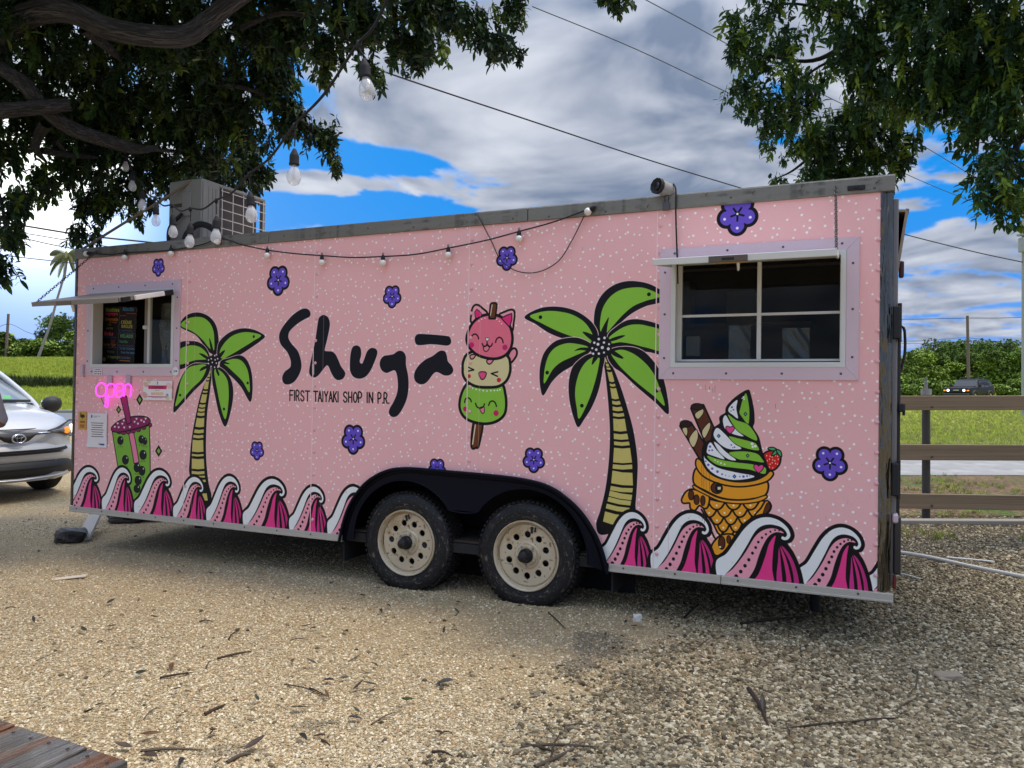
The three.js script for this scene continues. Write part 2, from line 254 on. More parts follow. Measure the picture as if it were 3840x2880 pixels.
  dot(D, 123, 1337, 25, '#cc1f5c'); dot(D, 443, 1380, 30, '#cc1f5c');
  shape(D, [110, 920, 115, 850, 160, 775, 300, 740, 500, 770, 560, 810, 575, 860, 575, 950, 540, 1035, 465, 1088, 350, 1098, 240, 1088, 155, 1045, 115, 985], '#dccf98', K);
  line(D, [158, 905, 213, 932, 150, 945], 0.009, INK, false); line(D, [460, 952, 393, 970, 457, 998], 0.009, INK, false);
  shape(D, [272, 962, 334, 962, 325, 1006, 303, 1026, 282, 1008], '#ee4f86', 0.007); dot(D, 163, 997, 21, '#cc1f3c'); dot(D, 472, 1037, 24, '#cc1f3c');
  shape(D, [180, 785, 186, 812, 205, 808, 222, 780], '#f0949f', 0.008); shape(D, [352, 838, 372, 866, 398, 848, 408, 822], '#f0949f', 0.008);
  shape(D, [202, 440, 197, 340, 215, 280, 250, 268, 295, 300, 340, 360], '#f2a6ab', 0.013); shape(D, [480, 385, 545, 335, 608, 318, 626, 345, 618, 430, 592, 530], '#f2a6ab', 0.013);
  shape(D, [150, 620, 165, 540, 210, 455, 280, 395, 360, 372, 450, 380, 530, 425, 580, 500, 600, 600, 585, 695, 535, 765, 450, 800, 350, 795, 250, 760, 180, 695], '#ef7488', K);
  shape(D, [232, 392, 224, 335, 242, 308, 268, 325, 296, 362, 260, 385], '#ea2c78', 0.005, INK, false); shape(D, [505, 396, 560, 368, 602, 354, 602, 410, 580, 478], '#ea2c78', 0.007, INK, false);
  shape(D, [392, 256, 404, 246, 436, 246, 444, 256, 428, 392, 378, 392], '#6b3a14', 0.011, INK, false); line(D, [402, 258, 385, 365], 0.006, '#e8d6b8');
  line(D, [185, 607, 196, 575, 225, 560, 253, 580, 262, 610], 0.009); line(D, [438, 646, 450, 610, 480, 594, 507, 615, 516, 650], 0.009);
  shape(D, [322, 690, 318, 720, 340, 736, 364, 715, 366, 685], '#f0808f', 0.006); line(D, [300, 660, 315, 690, 342, 680, 350, 660, 365, 688, 390, 686, 405, 660], 0.009); line(D, [351, 625, 350, 660], 0.007);
  heart(D(352, 615), 0.010, '#f4f4ee', 0.006); dot(D, 190, 673, 28, '#cc2070'); dot(D, 535, 698, 29, '#cc2070');
  for (const [x, y] of [[265, 425], [295, 405], [328, 395], [450, 405], [478, 428], [500, 453]]) dot(D, x, y, 6, '#fff');
  // the right palm
  const T4 = Zm(1900, 1000, 0.72358), halo = '#f3cdcf';
  palmTrunk(T4, [500, 470, 512, 560, 526, 700, 535, 850, 530, 1000, 512, 1150, 486, 1260, 464, 1340, 500, 1390], [522, 465, 555, 530, 590, 620, 622, 720, 657, 850, 678, 1000, 676, 1120, 668, 1230, 660, 1330],
    [[473, 494], [500, 515], [521, 532], [543, 594], [605, 618], [627, 683], [694, 712], [724, 745], [757, 774], [786, 850], [864, 893], [905, 924], [938, 1014], [1024, 1047], [1056, 1122], [1136, 1158], [1160, 1188], [1192, 1216], [1228, 1252], [1268, 1320]],
    [470, 507, 600, 533, 700, 547, 800, 553, 930, 557, 1050, 549, 1130, 541, 1180, 531, 1240, 516, 1330, 497], [470, 512, 543, 545, 600, 560, 683, 582, 757, 607, 850, 622, 925, 638, 1015, 650, 1130, 655, 1180, 648, 1240, 636, 1330, 580], (y) => (y < 1050 ? 1 : y < 1150 ? 12 : 22));
  const fr = (Z, outer, inner) => { shape(Z, outer, INK, 0.004, halo); shape(Z, inner, GREEN); };
  fr(D, [1460, 470, 1465, 330, 1500, 220, 1570, 120, 1680, 45, 1800, 12, 1920, 15, 2030, 40, 2140, 95, 2260, 170, 2140, 235, 2000, 270, 1860, 340, 1750, 430, 1690, 500, 1640, 600, 1500, 600], [1525, 530, 1525, 400, 1555, 280, 1630, 170, 1740, 100, 1880, 76, 2000, 88, 2150, 165, 2000, 215, 1870, 270, 1760, 360, 1660, 470, 1585, 550]);
  fr(D, [1600, 580, 1700, 475, 1800, 418, 1900, 406, 2020, 425, 2140, 465, 2260, 540, 2260, 800, 2140, 775, 2000, 745, 1850, 770, 1640, 740], [1610, 605, 1680, 540, 1780, 482, 1880, 460, 2000, 472, 2200, 545, 2200, 735, 2000, 700, 1850, 662, 1730, 645, 1640, 655]);
  fr(D, [1630, 720, 1760, 690, 1900, 705, 2010, 770, 2130, 920, 2200, 1100, 2232, 1385, 2100, 1275, 1900, 1105, 1750, 965, 1660, 900, 1600, 800], [1640, 760, 1740, 722, 1860, 760, 1980, 850, 2070, 960, 2130, 1090, 2192, 1300, 2080, 1205, 1900, 1060, 1760, 930, 1690, 850]);
  fr(D, [738, 387, 850, 310, 980, 277, 1120, 280, 1250, 312, 1360, 372, 1450, 455, 1500, 560, 1480, 680, 1400, 665, 1250, 640, 1110, 598, 980, 542, 850, 455], [795, 378, 880, 337, 1000, 320, 1120, 330, 1230, 357, 1340, 420, 1410, 500, 1450, 590, 1430, 655, 1330, 615, 1200, 575, 1060, 520, 920, 450]);
  fr(D, [1400, 760, 1250, 880, 1120, 960, 1020, 1060, 935, 1195, 903, 1120, 893, 980, 908, 850, 950, 740, 1040, 645, 1150, 605, 1300, 600, 1450, 680], [945, 1072, 940, 980, 960, 860, 1000, 760, 1070, 692, 1180, 655, 1290, 663, 1390, 690, 1380, 730, 1250, 790, 1120, 850, 1030, 930]);
  fr(D, [1260, 870, 1210, 980, 1195, 1120, 1210, 1280, 1255, 1450, 1297, 1525, 1360, 1440, 1440, 1310, 1510, 1130, 1548, 930, 1560, 780, 1400, 770], [1305, 1437, 1280, 1330, 1262, 1180, 1280, 1040, 1330, 910, 1410, 820, 1512, 788, 1500, 930, 1450, 1120, 1390, 1280]);
  dot(D, 1530, 690, 118, INK);
  for (const t of [[1340, 540, 1400, 548, 1500, 600, 1480, 655, 1400, 600], [1612, 395, 1598, 402, 1530, 540, 1580, 580, 1600, 460], [1778, 580, 1740, 574, 1640, 605, 1600, 640, 1680, 625], [1640, 720, 1755, 795, 1745, 815, 1650, 775], [1255, 735, 1320, 702, 1420, 705, 1420, 735, 1320, 726], [1458, 790, 1435, 865, 1448, 872, 1500, 800]]) shape(D, t, INK);
  for (const [x, y] of [[903, 385], [2028, 148], [2108, 1147], [973, 960], [1333, 1303]]) dot(D, x, y, 20, INK);
  for (const [x, y, r] of [[1508, 612, 14], [1568, 600, 14], [1462, 650, 13], [1500, 666, 16], [1562, 648, 13], [1615, 665, 11], [1441, 707, 11], [1545, 700, 17], [1482, 722, 14], [1607, 713, 16], [1450, 764, 13], [1509, 763, 13], [1562, 752, 11]]) dot(D, x, y, r, '#eee6e4');
  // the left palm
  const P4 = Zm(600, 1050, 0.5423);
  palmTrunk(P4, [350, 605, 318, 690, 278, 800, 244, 950, 219, 1090, 205, 1240, 203, 1340, 240, 1420, 300, 1560], [362, 605, 346, 760, 326, 920, 318, 1100, 320, 1250, 335, 1400, 356, 1500, 330, 1570],
    [[625, 645], [650, 668], [675, 690], [698, 752], [765, 777], [788, 846], [858, 878], [887, 906], [915, 936], [952, 1014], [1032, 1056], [1070, 1090], [1104, 1186], [1202, 1216], [1234, 1304], [1320, 1340], [1352, 1364], [1376, 1392], [1470, 1520]],
    [625, 348, 700, 313, 790, 291, 900, 263, 1000, 246, 1100, 226, 1200, 220, 1340, 219, 1360, 280, 1470, 290, 1560, 310], [625, 354, 700, 338, 790, 325, 900, 308, 1000, 304, 1100, 298, 1200, 300, 1300, 306, 1340, 307, 1390, 316, 1470, 322, 1520, 330], (y) => (y > 1360 ? 4 : 1));
  fr(P4, [146, 285, 190, 240, 260, 224, 330, 247, 380, 300, 402, 380, 402, 500, 340, 500, 250, 385, 146, 330], [146, 318, 165, 282, 220, 258, 290, 258, 340, 292, 368, 350, 375, 420, 372, 485, 340, 470, 290, 410, 230, 360]);
  fr(P4, [400, 450, 440, 392, 500, 352, 570, 334, 640, 341, 700, 367, 725, 392, 690, 425, 620, 474, 550, 518, 450, 565, 400, 550], [412, 500, 440, 442, 490, 392, 550, 366, 620, 361, 698, 383, 640, 425, 560, 475, 480, 522, 430, 545]);
  fr(P4, [420, 560, 480, 538, 550, 520, 600, 552, 633, 640, 640, 760, 622, 842, 560, 740, 490, 665, 420, 615], [440, 572, 500, 546, 560, 556, 600, 610, 617, 690, 617, 777, 570, 700, 510, 640, 470, 602]);
  fr(P4, [365, 600, 425, 610, 482, 670, 506, 760, 495, 880, 453, 1012, 410, 930, 380, 800, 360, 690], [375, 625, 420, 630, 465, 692, 475, 790, 467, 900, 449, 962, 420, 880, 395, 760]);
  fr(P4, [340, 585, 260, 575, 200, 592, 142, 680, 108, 780, 93, 912, 150, 862, 230, 772, 300, 702, 340, 640], [322, 592, 260, 587, 190, 612, 145, 692, 125, 780, 106, 872, 160, 820, 220, 750, 290, 680]);
  fr(P4, [130, 445, 220, 422, 290, 442, 335, 500, 340, 570, 240, 572, 130, 612], [130, 488, 200, 453, 270, 461, 318, 500, 328, 545, 240, 555, 130, 582]);
  dot(P4, 370, 562, 48, INK);
  for (const t of [[340, 412, 349, 415, 372, 500, 355, 505], [450, 487, 420, 500, 395, 545, 420, 535], [270, 510, 300, 512, 340, 540, 330, 552], [275, 630, 290, 605, 340, 585, 330, 605], [403, 663, 385, 625, 392, 605, 410, 650], [483, 580, 440, 562, 420, 568, 440, 578]]) shape(P4, t, INK);
  for (const [x, y] of [[183, 296], [648, 391], [606, 712], [442, 892], [138, 796]]) dot(P4, x, y, 10, INK);
  for (const [x, y] of [[355, 518], [378, 523], [335, 553], [354, 545], [381, 552], [398, 544], [335, 578], [361, 570], [389, 575], [406, 573], [353, 598], [377, 603], [400, 603]]) dot(P4, x, y, 6, '#e9dddc');
  // the cup of bubble tea
  const B = Zm(260, 1380, 0.3618), WINE = '#8d1f58';
  for (const [x, y] of [[515, 672], [560, 678], [610, 672], [660, 662], [715, 648], [770, 625], [828, 590]]) oval(B, x, y, 24, 20, WINE, 0.006);
  shape(B, [448, 660, 520, 665, 640, 650, 780, 615, 824, 600, 832, 850, 835, 1200, 700, 1360, 560, 1360, 510, 1050, 470, 800], '#7db23c', 0.009, INK, false);
  shape(B, [615, 665, 660, 655, 692, 820, 718, 970, 700, 985, 672, 982, 645, 820], '#ec84a0', 0.008, INK, false);
  for (const [x, y, a, b] of [[528, 752, 30, 42], [782, 758, 22, 36], [745, 740, 28, 40], [580, 952, 33, 47], [763, 900, 35, 48], [752, 1065, 32, 48], [700, 1030, 32, 48], [712, 1165, 34, 45], [700, 1252, 32, 40]]) { oval(B, x, y, a, b, '#17191a', 0.003); oval(B, x + a * 0.45, y - b * 0.45, a * 0.14, b * 0.2, '#e6ebe0'); for (const q of [-14, 0, 14]) line(B, [x + q, y + b + 12, x + q * 1.5, y + b + 26], 0.004); }
  for (const [x, y] of [[515, 660], [560, 668], [610, 662], [660, 652], [715, 638], [770, 615]]) oval(B, x, y, 22, 18, WINE, 0.006);
  shape(B, [438, 640, 446, 610, 520, 552, 640, 512, 760, 506, 818, 525, 832, 560, 775, 598, 650, 634, 520, 658, 458, 655], WINE, 0.009);
  for (const [x, y] of [[500, 575], [548, 578], [470, 610], [510, 615], [568, 617], [626, 612], [675, 558], [563, 545], [710, 577], [695, 527], [745, 542], [772, 558], [790, 525]]) heart(B(x, y), 0.0095, '#f3e9e6');
  shape(B, [532, 300, 590, 296, 636, 560, 600, 578], '#a02a63', 0.009, INK, false);
  sparkle(B, 728, 328, 36, 62); sparkle(B, 510, 432, 27, 44); sparkle(B, 925, 860, 38, 62);
  // the fish cone with soft ice
  const T = Zm(2500, 1430, 0.42194), OR = '#f0a022', BR = '#5a2a10';
  const stick = (o, c1) => { shape(T, o, '#5c2c18', 0.010, INK, false); for (const s of c1) shape(T, s, '#dccb94', 0.004, INK); };
  stick([224, 240, 322, 215, 415, 420, 400, 540, 350, 540], [[255, 290, 318, 248, 322, 285, 278, 332], [318, 442, 378, 368, 384, 410, 338, 500]]); oval(T, 272, 226, 50, 24, '#2c1412', 0.006);
  stick([126, 395, 212, 372, 338, 570, 320, 700, 296, 680], [[142, 425, 176, 412, 184, 450, 172, 482], [203, 512, 262, 432, 276, 500, 238, 582]]); oval(T, 170, 378, 46, 25, '#2c1412', 0.006);
  shape(T, [330, 1050, 520, 1080, 860, 1070, 840, 1140, 720, 1260, 600, 1365, 480, 1360, 420, 1260, 345, 1150], OR, 0.010);
  for (let r = 0; r < 5; r++) for (let c = -3; c <= 3; c++) { const x = 595 - r * 12 + (c + (r % 2) * 0.5) * 150 * (1 - r * 0.09), y = 1085 + r * 66, w = 75 * (1 - r * 0.09); if (Math.abs(x - 595 + r * 20) < 275 - r * 52) { line(T, [x - w, y - 12, x - w * 0.55, y + 38, x, y + 56, x + w * 0.55, y + 38, x + w, y - 12], 0.010); dot(T, x, y + 18, 9, '#f8efdb'); } }
  shape(T, [485, 1375, 590, 1372, 560, 1440, 475, 1535, 425, 1528, 408, 1462], OR, 0.010); oval(T, 490, 1435, 24, 52, BR, 0.006); oval(T, 552, 1405, 14, 30, BR, 0.005); dot(T, 475, 1472, 9, '#f8efdb');
  shape(T, [790, 1195, 845, 1130, 885, 1068, 918, 1092, 918, 1130, 880, 1178, 830, 1205], OR, 0.009); shape(T, [895, 1085, 920, 1110, 900, 1150, 860, 1180], BR, 0.004);
  shape(T, [142, 1050, 172, 992, 222, 966, 300, 985, 370, 1022, 364, 1098, 340, 1124, 290, 1096, 250, 1138, 218, 1124, 208, 1076, 152, 1076], OR, 0.010); for (const [x, y, q] of [[218, 1010, 20], [266, 1052, 20], [322, 1060, 16]]) oval(T, x, y, q, 40, BR, 0.005);
  shape(T, [268, 780, 360, 860, 480, 912, 620, 937, 760, 927, 886, 897, 876, 1000, 760, 1036, 620, 1046, 480, 1026, 350, 966, 248, 900], OR, 0.010);
  shape(T, [246, 930, 350, 990, 480, 1045, 620, 1062, 760, 1052, 878, 1018, 876, 1038, 800, 1068, 650, 1082, 480, 1062, 340, 998, 252, 952], OR, 0.007);
  shape(T, [268, 702, 296, 705, 360, 795, 450, 855, 600, 893, 760, 883, 880, 833, 925, 803, 940, 830, 880, 886, 740, 922, 600, 928, 450, 897, 330, 838, 272, 765], OR, 0.009);
  oval(T, 445, 948, 46, 44, BR, 0.006); ctx.fillStyle = INK; shape(T, [452, 905, 490, 930, 486, 965, 450, 990, 430, 950], INK); shape(T, [452, 938, 482, 936, 480, 962, 454, 964], '#e5d9b0', 0, INK, false);
  shape(T, [868, 655, 905, 628, 960, 622, 1005, 655, 998, 730, 950, 782, 905, 772, 880, 720], '#dd1f1c', 0.009); for (let i = 0; i < 18; i++) oval(T, 890 + (i % 5) * 24 + (i % 2) * 6, 660 + Math.floor(i / 5) * 32 + (i % 3) * 6, 4, 7, '#f6e6c4');
  shape(T, [905, 598, 940, 590, 972, 605, 940, 612], '#49b06a', 0.006); shape(T, [940, 655, 955, 630, 975, 612, 975, 640], '#49b06a', 0.006); shape(T, [980, 610, 1010, 625, 1018, 665, 996, 645], '#49b06a', 0.006);
  shape(T, [322, 650, 340, 560, 400, 520, 415, 430, 480, 378, 480, 320, 530, 285, 540, 230, 612, 152, 712, 88, 735, 110, 765, 250, 770, 360, 758, 412, 810, 500, 840, 620, 885, 740, 898, 810, 780, 875, 600, 886, 430, 838, 345, 760], INK, 0.007);
  const WH = '#f2f2f0', CELL = [[WH, 548, 262, 570, 212, 628, 166, 620, 240, 634, 328, 590, 300], [GREEN, 655, 240, 680, 150, 708, 110, 732, 220, 735, 320, 722, 380, 672, 320, 648, 280], [WH, 500, 345, 525, 302, 570, 372, 630, 442, 683, 488, 590, 468, 522, 425], [GREEN, 545, 297, 620, 345, 720, 382, 790, 470, 798, 526, 700, 480, 620, 425],
    [WH, 420, 490, 430, 430, 460, 416, 520, 470, 590, 542, 664, 597, 560, 602, 480, 562], [GREEN, 555, 490, 650, 510, 770, 542, 800, 562, 818, 612, 720, 598, 620, 560], [WH, 360, 600, 372, 560, 395, 545, 440, 605, 515, 690, 430, 668, 362, 640], [WH, 420, 540, 460, 560, 520, 620, 616, 697, 550, 692, 470, 630],
    [GREEN, 555, 636, 680, 622, 800, 642, 848, 690, 858, 720, 730, 700, 640, 692], [GREEN, 362, 662, 460, 692, 600, 718, 750, 735, 868, 762, 884, 800, 858, 822, 740, 785, 600, 768, 470, 748, 400, 712], [WH, 332, 660, 350, 692, 450, 765, 600, 805, 776, 840, 720, 866, 600, 876, 480, 852, 390, 798, 342, 730]];
  for (const [f, ...q] of CELL) shape(T, q, f, 0.0035);
  for (const [x, y] of [[700, 290], [463, 485], [720, 660], [603, 845]]) { shape(T, [x, y - 20, x + 17, y, x, y + 20, x - 17, y], INK, 0, INK, false); shape(T, [x, y - 10, x + 9, y, x, y + 10, x - 9, y], '#6fb6e6', 0, INK, false); }
  heart(T(564, 430), 0.02, '#f04f92', 0.008); heart(T(818, 775), 0.022, '#f04f92', 0.008);
  for (const [x, y, r] of [[580, 230, 9], [595, 252, 7], [572, 264, 5], [385, 580, 11], [405, 612, 8], [378, 614, 8], [575, 565, 7], [604, 585, 7], [588, 590, 5], [347, 710, 8], [370, 742, 11], [405, 776, 11], [452, 802, 12], [493, 826, 8], [525, 835, 5], [555, 842, 4], [650, 846, 6], [683, 846, 11], [715, 842, 8], [740, 840, 5]]) dot(T, x, y, r, '#7467b8');
  for (const [x, y, r] of [[684, 140, 8], [672, 150, 6], [688, 158, 7], [760, 555, 13], [788, 576, 12], [764, 582, 10], [430, 700, 6], [455, 714, 6], [483, 726, 8], [515, 737, 8]]) dot(T, x, y, r, '#f2f4e6');
  // the waves
  wave(ZL, 15, 288, 200, 95, 410); wave(ZL, 285, 528, 435, 95, 435); wave(ZL, 528, 833, 720, 115, 475); wave(ZL, 822, 1078, 960, 165, 505); wave(ZL, 1072, 1350, 1250, 160, 540); wave(ZL, 1348, 1705, 1580, 180, 575); wave(ZL, 1697, 1990, 1870, 238, 600); wave(ZL, 1985, 2300, 2205, 240, 640);
  wave(ZR, 1930, 2400, 2230, 500, 900); wave(ZR, 90, 455, 265, 297, 710); wave(ZR, 443, 902, 740, 308, 755); wave(ZR, 1462, 1960, 1740, 403, 880); wave(ZR, 895, 1483, 1235, 332, 830);
}
// dirt on the print: drips and specks where the photograph shows them
function grime() {
  ctx.globalAlpha = 0.5; const st = (Z, x, y, l) => line(Z, [x, y, x + rr(-1, 1), y + l], rr(0.002, 0.004), '#6e4a40');
  const q = Zm(2500, 1430, 0.42194);
  for (const [x, y, l] of [[312, 740, 190], [330, 745, 200], [352, 760, 230], [382, 780, 240], [318, 1180, 60], [336, 1190, 70], [376, 1220, 90], [345, 30, 50], [380, 45, 30], [430, 40, 60], [410, 60, 40], [610, 1255, 18], [130, 1280, 14], [968, 200, 40]]) st(q, x, y, l);
  for (const u of SEAMS.slice(1, 5)) { ctx.globalAlpha = 0.55; ctx.fillStyle = '#f5c9ca'; ctx.fillRect(u + 0.085, 0, 0.0025, 2.2); ctx.fillStyle = '#b98387'; ctx.fillRect(u + 0.088, 0, 0.001, 2.2); }
  for (let i = 0; i < 420; i++) { ctx.globalAlpha = rr(0.12, 0.45); const u = rr(0, 6.1), v = 0.05 + 0.4 * Math.pow(rnd(), 2.4), r = rr(0.0012, 0.004); ctx.beginPath(); ctx.ellipse(u, v, r, r * rr(0.6, 1.6), 0, 0, 7); ctx.fillStyle = '#8a6a50'; ctx.fill(); }
  for (let i = 0; i < 240; i++) { ctx.globalAlpha = rr(0.1, 0.4); const u = rr(0, 6.1), v = rr(0.06, 2.1), l = rr(0.004, 0.025); ctx.beginPath(); ctx.moveTo(u, v); ctx.lineTo(u + rr(-0.003, 0.003), v - l); ctx.lineWidth = rr(0.001, 0.003); ctx.strokeStyle = '#7b5550'; ctx.stroke(); }
  ctx.globalAlpha = 1;
}
function panelPrint(u0, u1, v0, v1, k) {
  return canvasTex(Math.round((u1 - u0) * PPM), Math.round((v1 - v0) * PPM), (c, W, H) => {
    ctx = c; c.fillStyle = PINKBG; c.fillRect(0, 0, W, H); c.setTransform(PPM, 0, 0, -PPM, -u0 * PPM, v1 * PPM);
    const keep = seed; seed = 99; print(); seed = 500 + k; grime(); seed = keep;
  });
}

// ---------------------------------------------------------------- shared textures and materials
const bumpFine = dataTex(256, 256, (u, v) => { const n = tf(u, v, 32, 32, 5, 3); return [n, n, n]; }, false);
const aluTex = dataTex(512, 128, (u, v) => { const n = tf(u, v, 12, 2, 11, 4), s = tf(u, v, 150, 1, 17, 3), st = sst(0.5, 0.75, s) * sst(0.4, 0.65, n), b = 0.50 - 0.12 * st - 0.05 * n + 0.06 * tn(u, v, 200, 90, 3); return [b, b * 0.96, b * 0.87]; });
const dentTex = dataTex(256, 512, (u, v) => { const n = tf(u, v, 3, 7, 31, 4); return [n, n, n]; }, false);
const M = {
  rail: std('#ffffff', 0.42, { map: repeat(aluTex, 0.45, 1.5), metalness: 0.6 }),
  trimAlu: std('#d9bfc6', 0.42, { metalness: 0.3, bumpMap: repeat(bumpFine, 3, 3), bumpScale: 0.0006 }),
  railLow: std([0.50, 0.46, 0.385], 0.42, { metalness: 0.25, bumpMap: repeat(bumpFine, 2, 2), bumpScale: 0.001 }), white: std([0.66, 0.66, 0.62], 0.45), steel: std([0.55, 0.55, 0.54], 0.35, { metalness: 0.9 }),
  corner: std([0.135, 0.13, 0.118], 0.2, { metalness: 1, bumpMap: dentTex, bumpScale: 0.05 }),
  black: std([0.009, 0.009, 0.010], 0.65), rubber: std([0.010, 0.010, 0.011], 0.8), cable: std([0.008, 0.008, 0.010], 0.75), dark: std([0.016, 0.015, 0.014], 0.85),
  fender: phys([0.004, 0.005, 0.011], 0.42, { specularIntensity: 0.22 }),
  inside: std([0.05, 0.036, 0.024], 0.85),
  glass: phys([0.9, 0.93, 0.92], 0.03, { transmission: 1, thickness: 0, ior: 1.5, specularIntensity: 0.22 }),
  bulb: phys([0.93, 0.94, 0.96], 0.1, { transmission: 0.62, thickness: 0, ior: 1.5 }),
  rivet: std('#eab3b4', 0.4), screw: std([0.12, 0.11, 0.11], 0.4, { metalness: 0.7 }),
};
M.corner.bumpMap.repeat.set(1, 1);

// ---------------------------------------------------------------- the food trailer
const trailer = new THREE.Group(); trailer.name = 'food_trailer'; TQ.decompose(trailer.position, trailer.quaternion, trailer.scale); scene.add(trailer);
tag(trailer, 'pink food trailer painted with palms, waves, dumplings and ice cream on gravel', 'food trailer');
const LEN = 6.13, TOP = 2.178, DEEP = 2.4, SEAMS = [0.03, 1.263, 2.471, 3.694, 4.909, 6.085], V0 = 0.046, V1 = 2.102;
const WH1 = [3.25, 0.035], WH2 = [4.115, 0.035];
const FEND = []; for (const [x, y] of [[150, 604], [180, 470], [215, 370], [260, 290], [325, 210], [400, 155], [460, 127], [520, 110], [620, 103], [760, 112], [900, 125], [1200, 152], [1420, 180], [1560, 215], [1635, 250], [1700, 295], [1780, 365], [1850, 450], [1930, 590], [1975, 720], [1996, 826]]) FEND.push(Zm(1200, 1700, 0.5425)(x, y));
const inset = (pts, d) => { const c = [3.69, 0]; return pts.map(([u, v]) => { const a = Math.atan2(v - c[1], (u - c[0]) * 0.6); return [u - Math.cos(a) * d, v - Math.sin(a) * d]; }); };
const panelBump = dataTex(512, 512, (u, v) => { const n = 0.93 * tf(u, v, 3, 6, 51, 2) + 0.07 * tf(u, v, 128, 200, 52, 2); return [n, n, n]; }, false);
for (let k = 0; k < 5; k++) {
  const u0 = SEAMS[k] + 0.0012, u1 = SEAMS[k + 1] - 0.0012, J = inset(FEND, 0.02), I = J.filter((p) => p[0] > u0 && p[0] < u1 && p[1] > V0 + 0.01);
  const edge = (u) => { for (let i = 0; i < J.length - 1; i++) if (J[i][0] <= u && J[i + 1][0] >= u) return lerp(J[i][1], J[i + 1][1], (u - J[i][0]) / (J[i + 1][0] - J[i][0])); };
  const outline = k === 2 ? [[u0, V0], [2.765, V0], ...I, [u1, edge(u1)], [u1, V1], [u0, V1]] : k === 3 ? [[u0, edge(u0)], ...I, [4.635, V0], [u1, V0], [u1, V1], [u0, V1]] : [[u0, V0], [u1, V0], [u1, V1], [u0, V1]];   // two panels make room for the wheels
  const s = new THREE.Shape(outline.map((p) => new THREE.Vector2(...p)));
  const hole = k === 0 ? [0.215, 1.138] : k === 4 ? [4.995, 5.915] : null;
  if (hole) { const h = new THREE.Path(); h.moveTo(hole[0], 1.195); h.lineTo(hole[0], 1.815); h.lineTo(hole[1], 1.815); h.lineTo(hole[1], 1.195); h.closePath(); s.holes.push(h); }
  const g = new THREE.ExtrudeGeometry(s, { depth: 0.022, bevelEnabled: true, bevelThickness: 0.0015, bevelSize: 0.001, bevelSegments: 1, curveSegments: 6 }).translate(0, 0, -0.0235);
  const p = g.attributes.position, uv = g.attributes.uv;
  for (let i = 0; i < p.count; i++) uv.setXY(i, (p.getX(i) - u0) / (u1 - u0), (p.getY(i) - V0) / (V1 - V0));
  const m = phys('#ffffff', 0.5, { map: panelPrint(u0, u1, V0, V1, k), bumpMap: panelBump, bumpScale: 0.008, specularIntensity: 0.55 });
  const panel = part(trailer, 'wall_panel', g, m);
  if (k) part(panel, 'seam_strip', rbox(0.006, V1 - (k === 3 ? 0.56 : V0), 0.003, 0.001, u0, (V1 + (k === 3 ? 0.56 : V0)) / 2, 0.0005), std('#f8d3d2', 0.45));
  const rv = [], us = k === 4 ? [u0 + 0.02, u1 - 0.02] : k === 0 ? [u0 + 0.016] : [u0 + 0.02];
  for (const u of us) for (let v = 0.13; v < 2.07; v += 0.157) { if (k === 3 && v < 0.55) continue; rv.push(new THREE.SphereGeometry(0.0115, 10, 6, 0, 7, 0, 1.57).scale(1, 0.6, 1).rotateX(Math.PI / 2).translate(u, v, 0.001)); }
  if (rv.length) { const r = part(panel, 'rivets', rv, M.rivet); r.userData.kind = 'stuff'; }
}
// rails and corners
for (const [a, b] of [[-0.006, 2.06], [2.063, 4.1], [4.103, 6.139]]) {
  const r = part(trailer, 'roof_rail', [rbox(b - a, 0.082, 0.03, 0.005, (a + b) / 2, 2.141, -0.003), rbox(b - a, 0.012, 0.05, 0.004, (a + b) / 2, 2.181, -0.018)], M.rail);
  const sc = []; for (let u = a + 0.14; u < b; u += 0.36) sc.push(new THREE.SphereGeometry(0.007, 8, 6).scale(1, 1, 0.5).translate(u, 2.125 + rr(-0.01, 0.02), 0.0125)); part(r, 'screws', sc, M.screw).userData.kind = 'stuff';
}
for (const [a, b] of [[-0.004, 2.752], [4.648, 5.29], [5.293, 6.146]]) {
  const r = part(trailer, 'bottom_rail', [rbox(b - a, 0.044, 0.032, 0.004, (a + b) / 2, 0.0235, -0.004), rbox(b - a, 0.012, 0.04, 0.003, (a + b) / 2, 0.006, -0.002)], M.railLow);
  const sc = []; for (let u = a + 0.09; u < b; u += 0.3) sc.push(new THREE.SphereGeometry(0.0065, 8, 6).scale(1, 1, 0.5).translate(u, 0.028, 0.0125)); part(r, 'screws', sc, M.screw).userData.kind = 'stuff';
}
part(trailer, 'corner_post', [new THREE.CylinderGeometry(0.058, 0.058, 2.05, 12, 24, true, -0.1, 1.8).translate(6.078, 1.075, -0.055)], M.corner, 'dented shiny metal corner strip at the rear end');
part(trailer, 'corner_post', [rbox(0.032, 2.05, 0.03, 0.006, 0.011, 1.075, -0.012)], M.corner, 'scuffed metal corner strip at the front end');
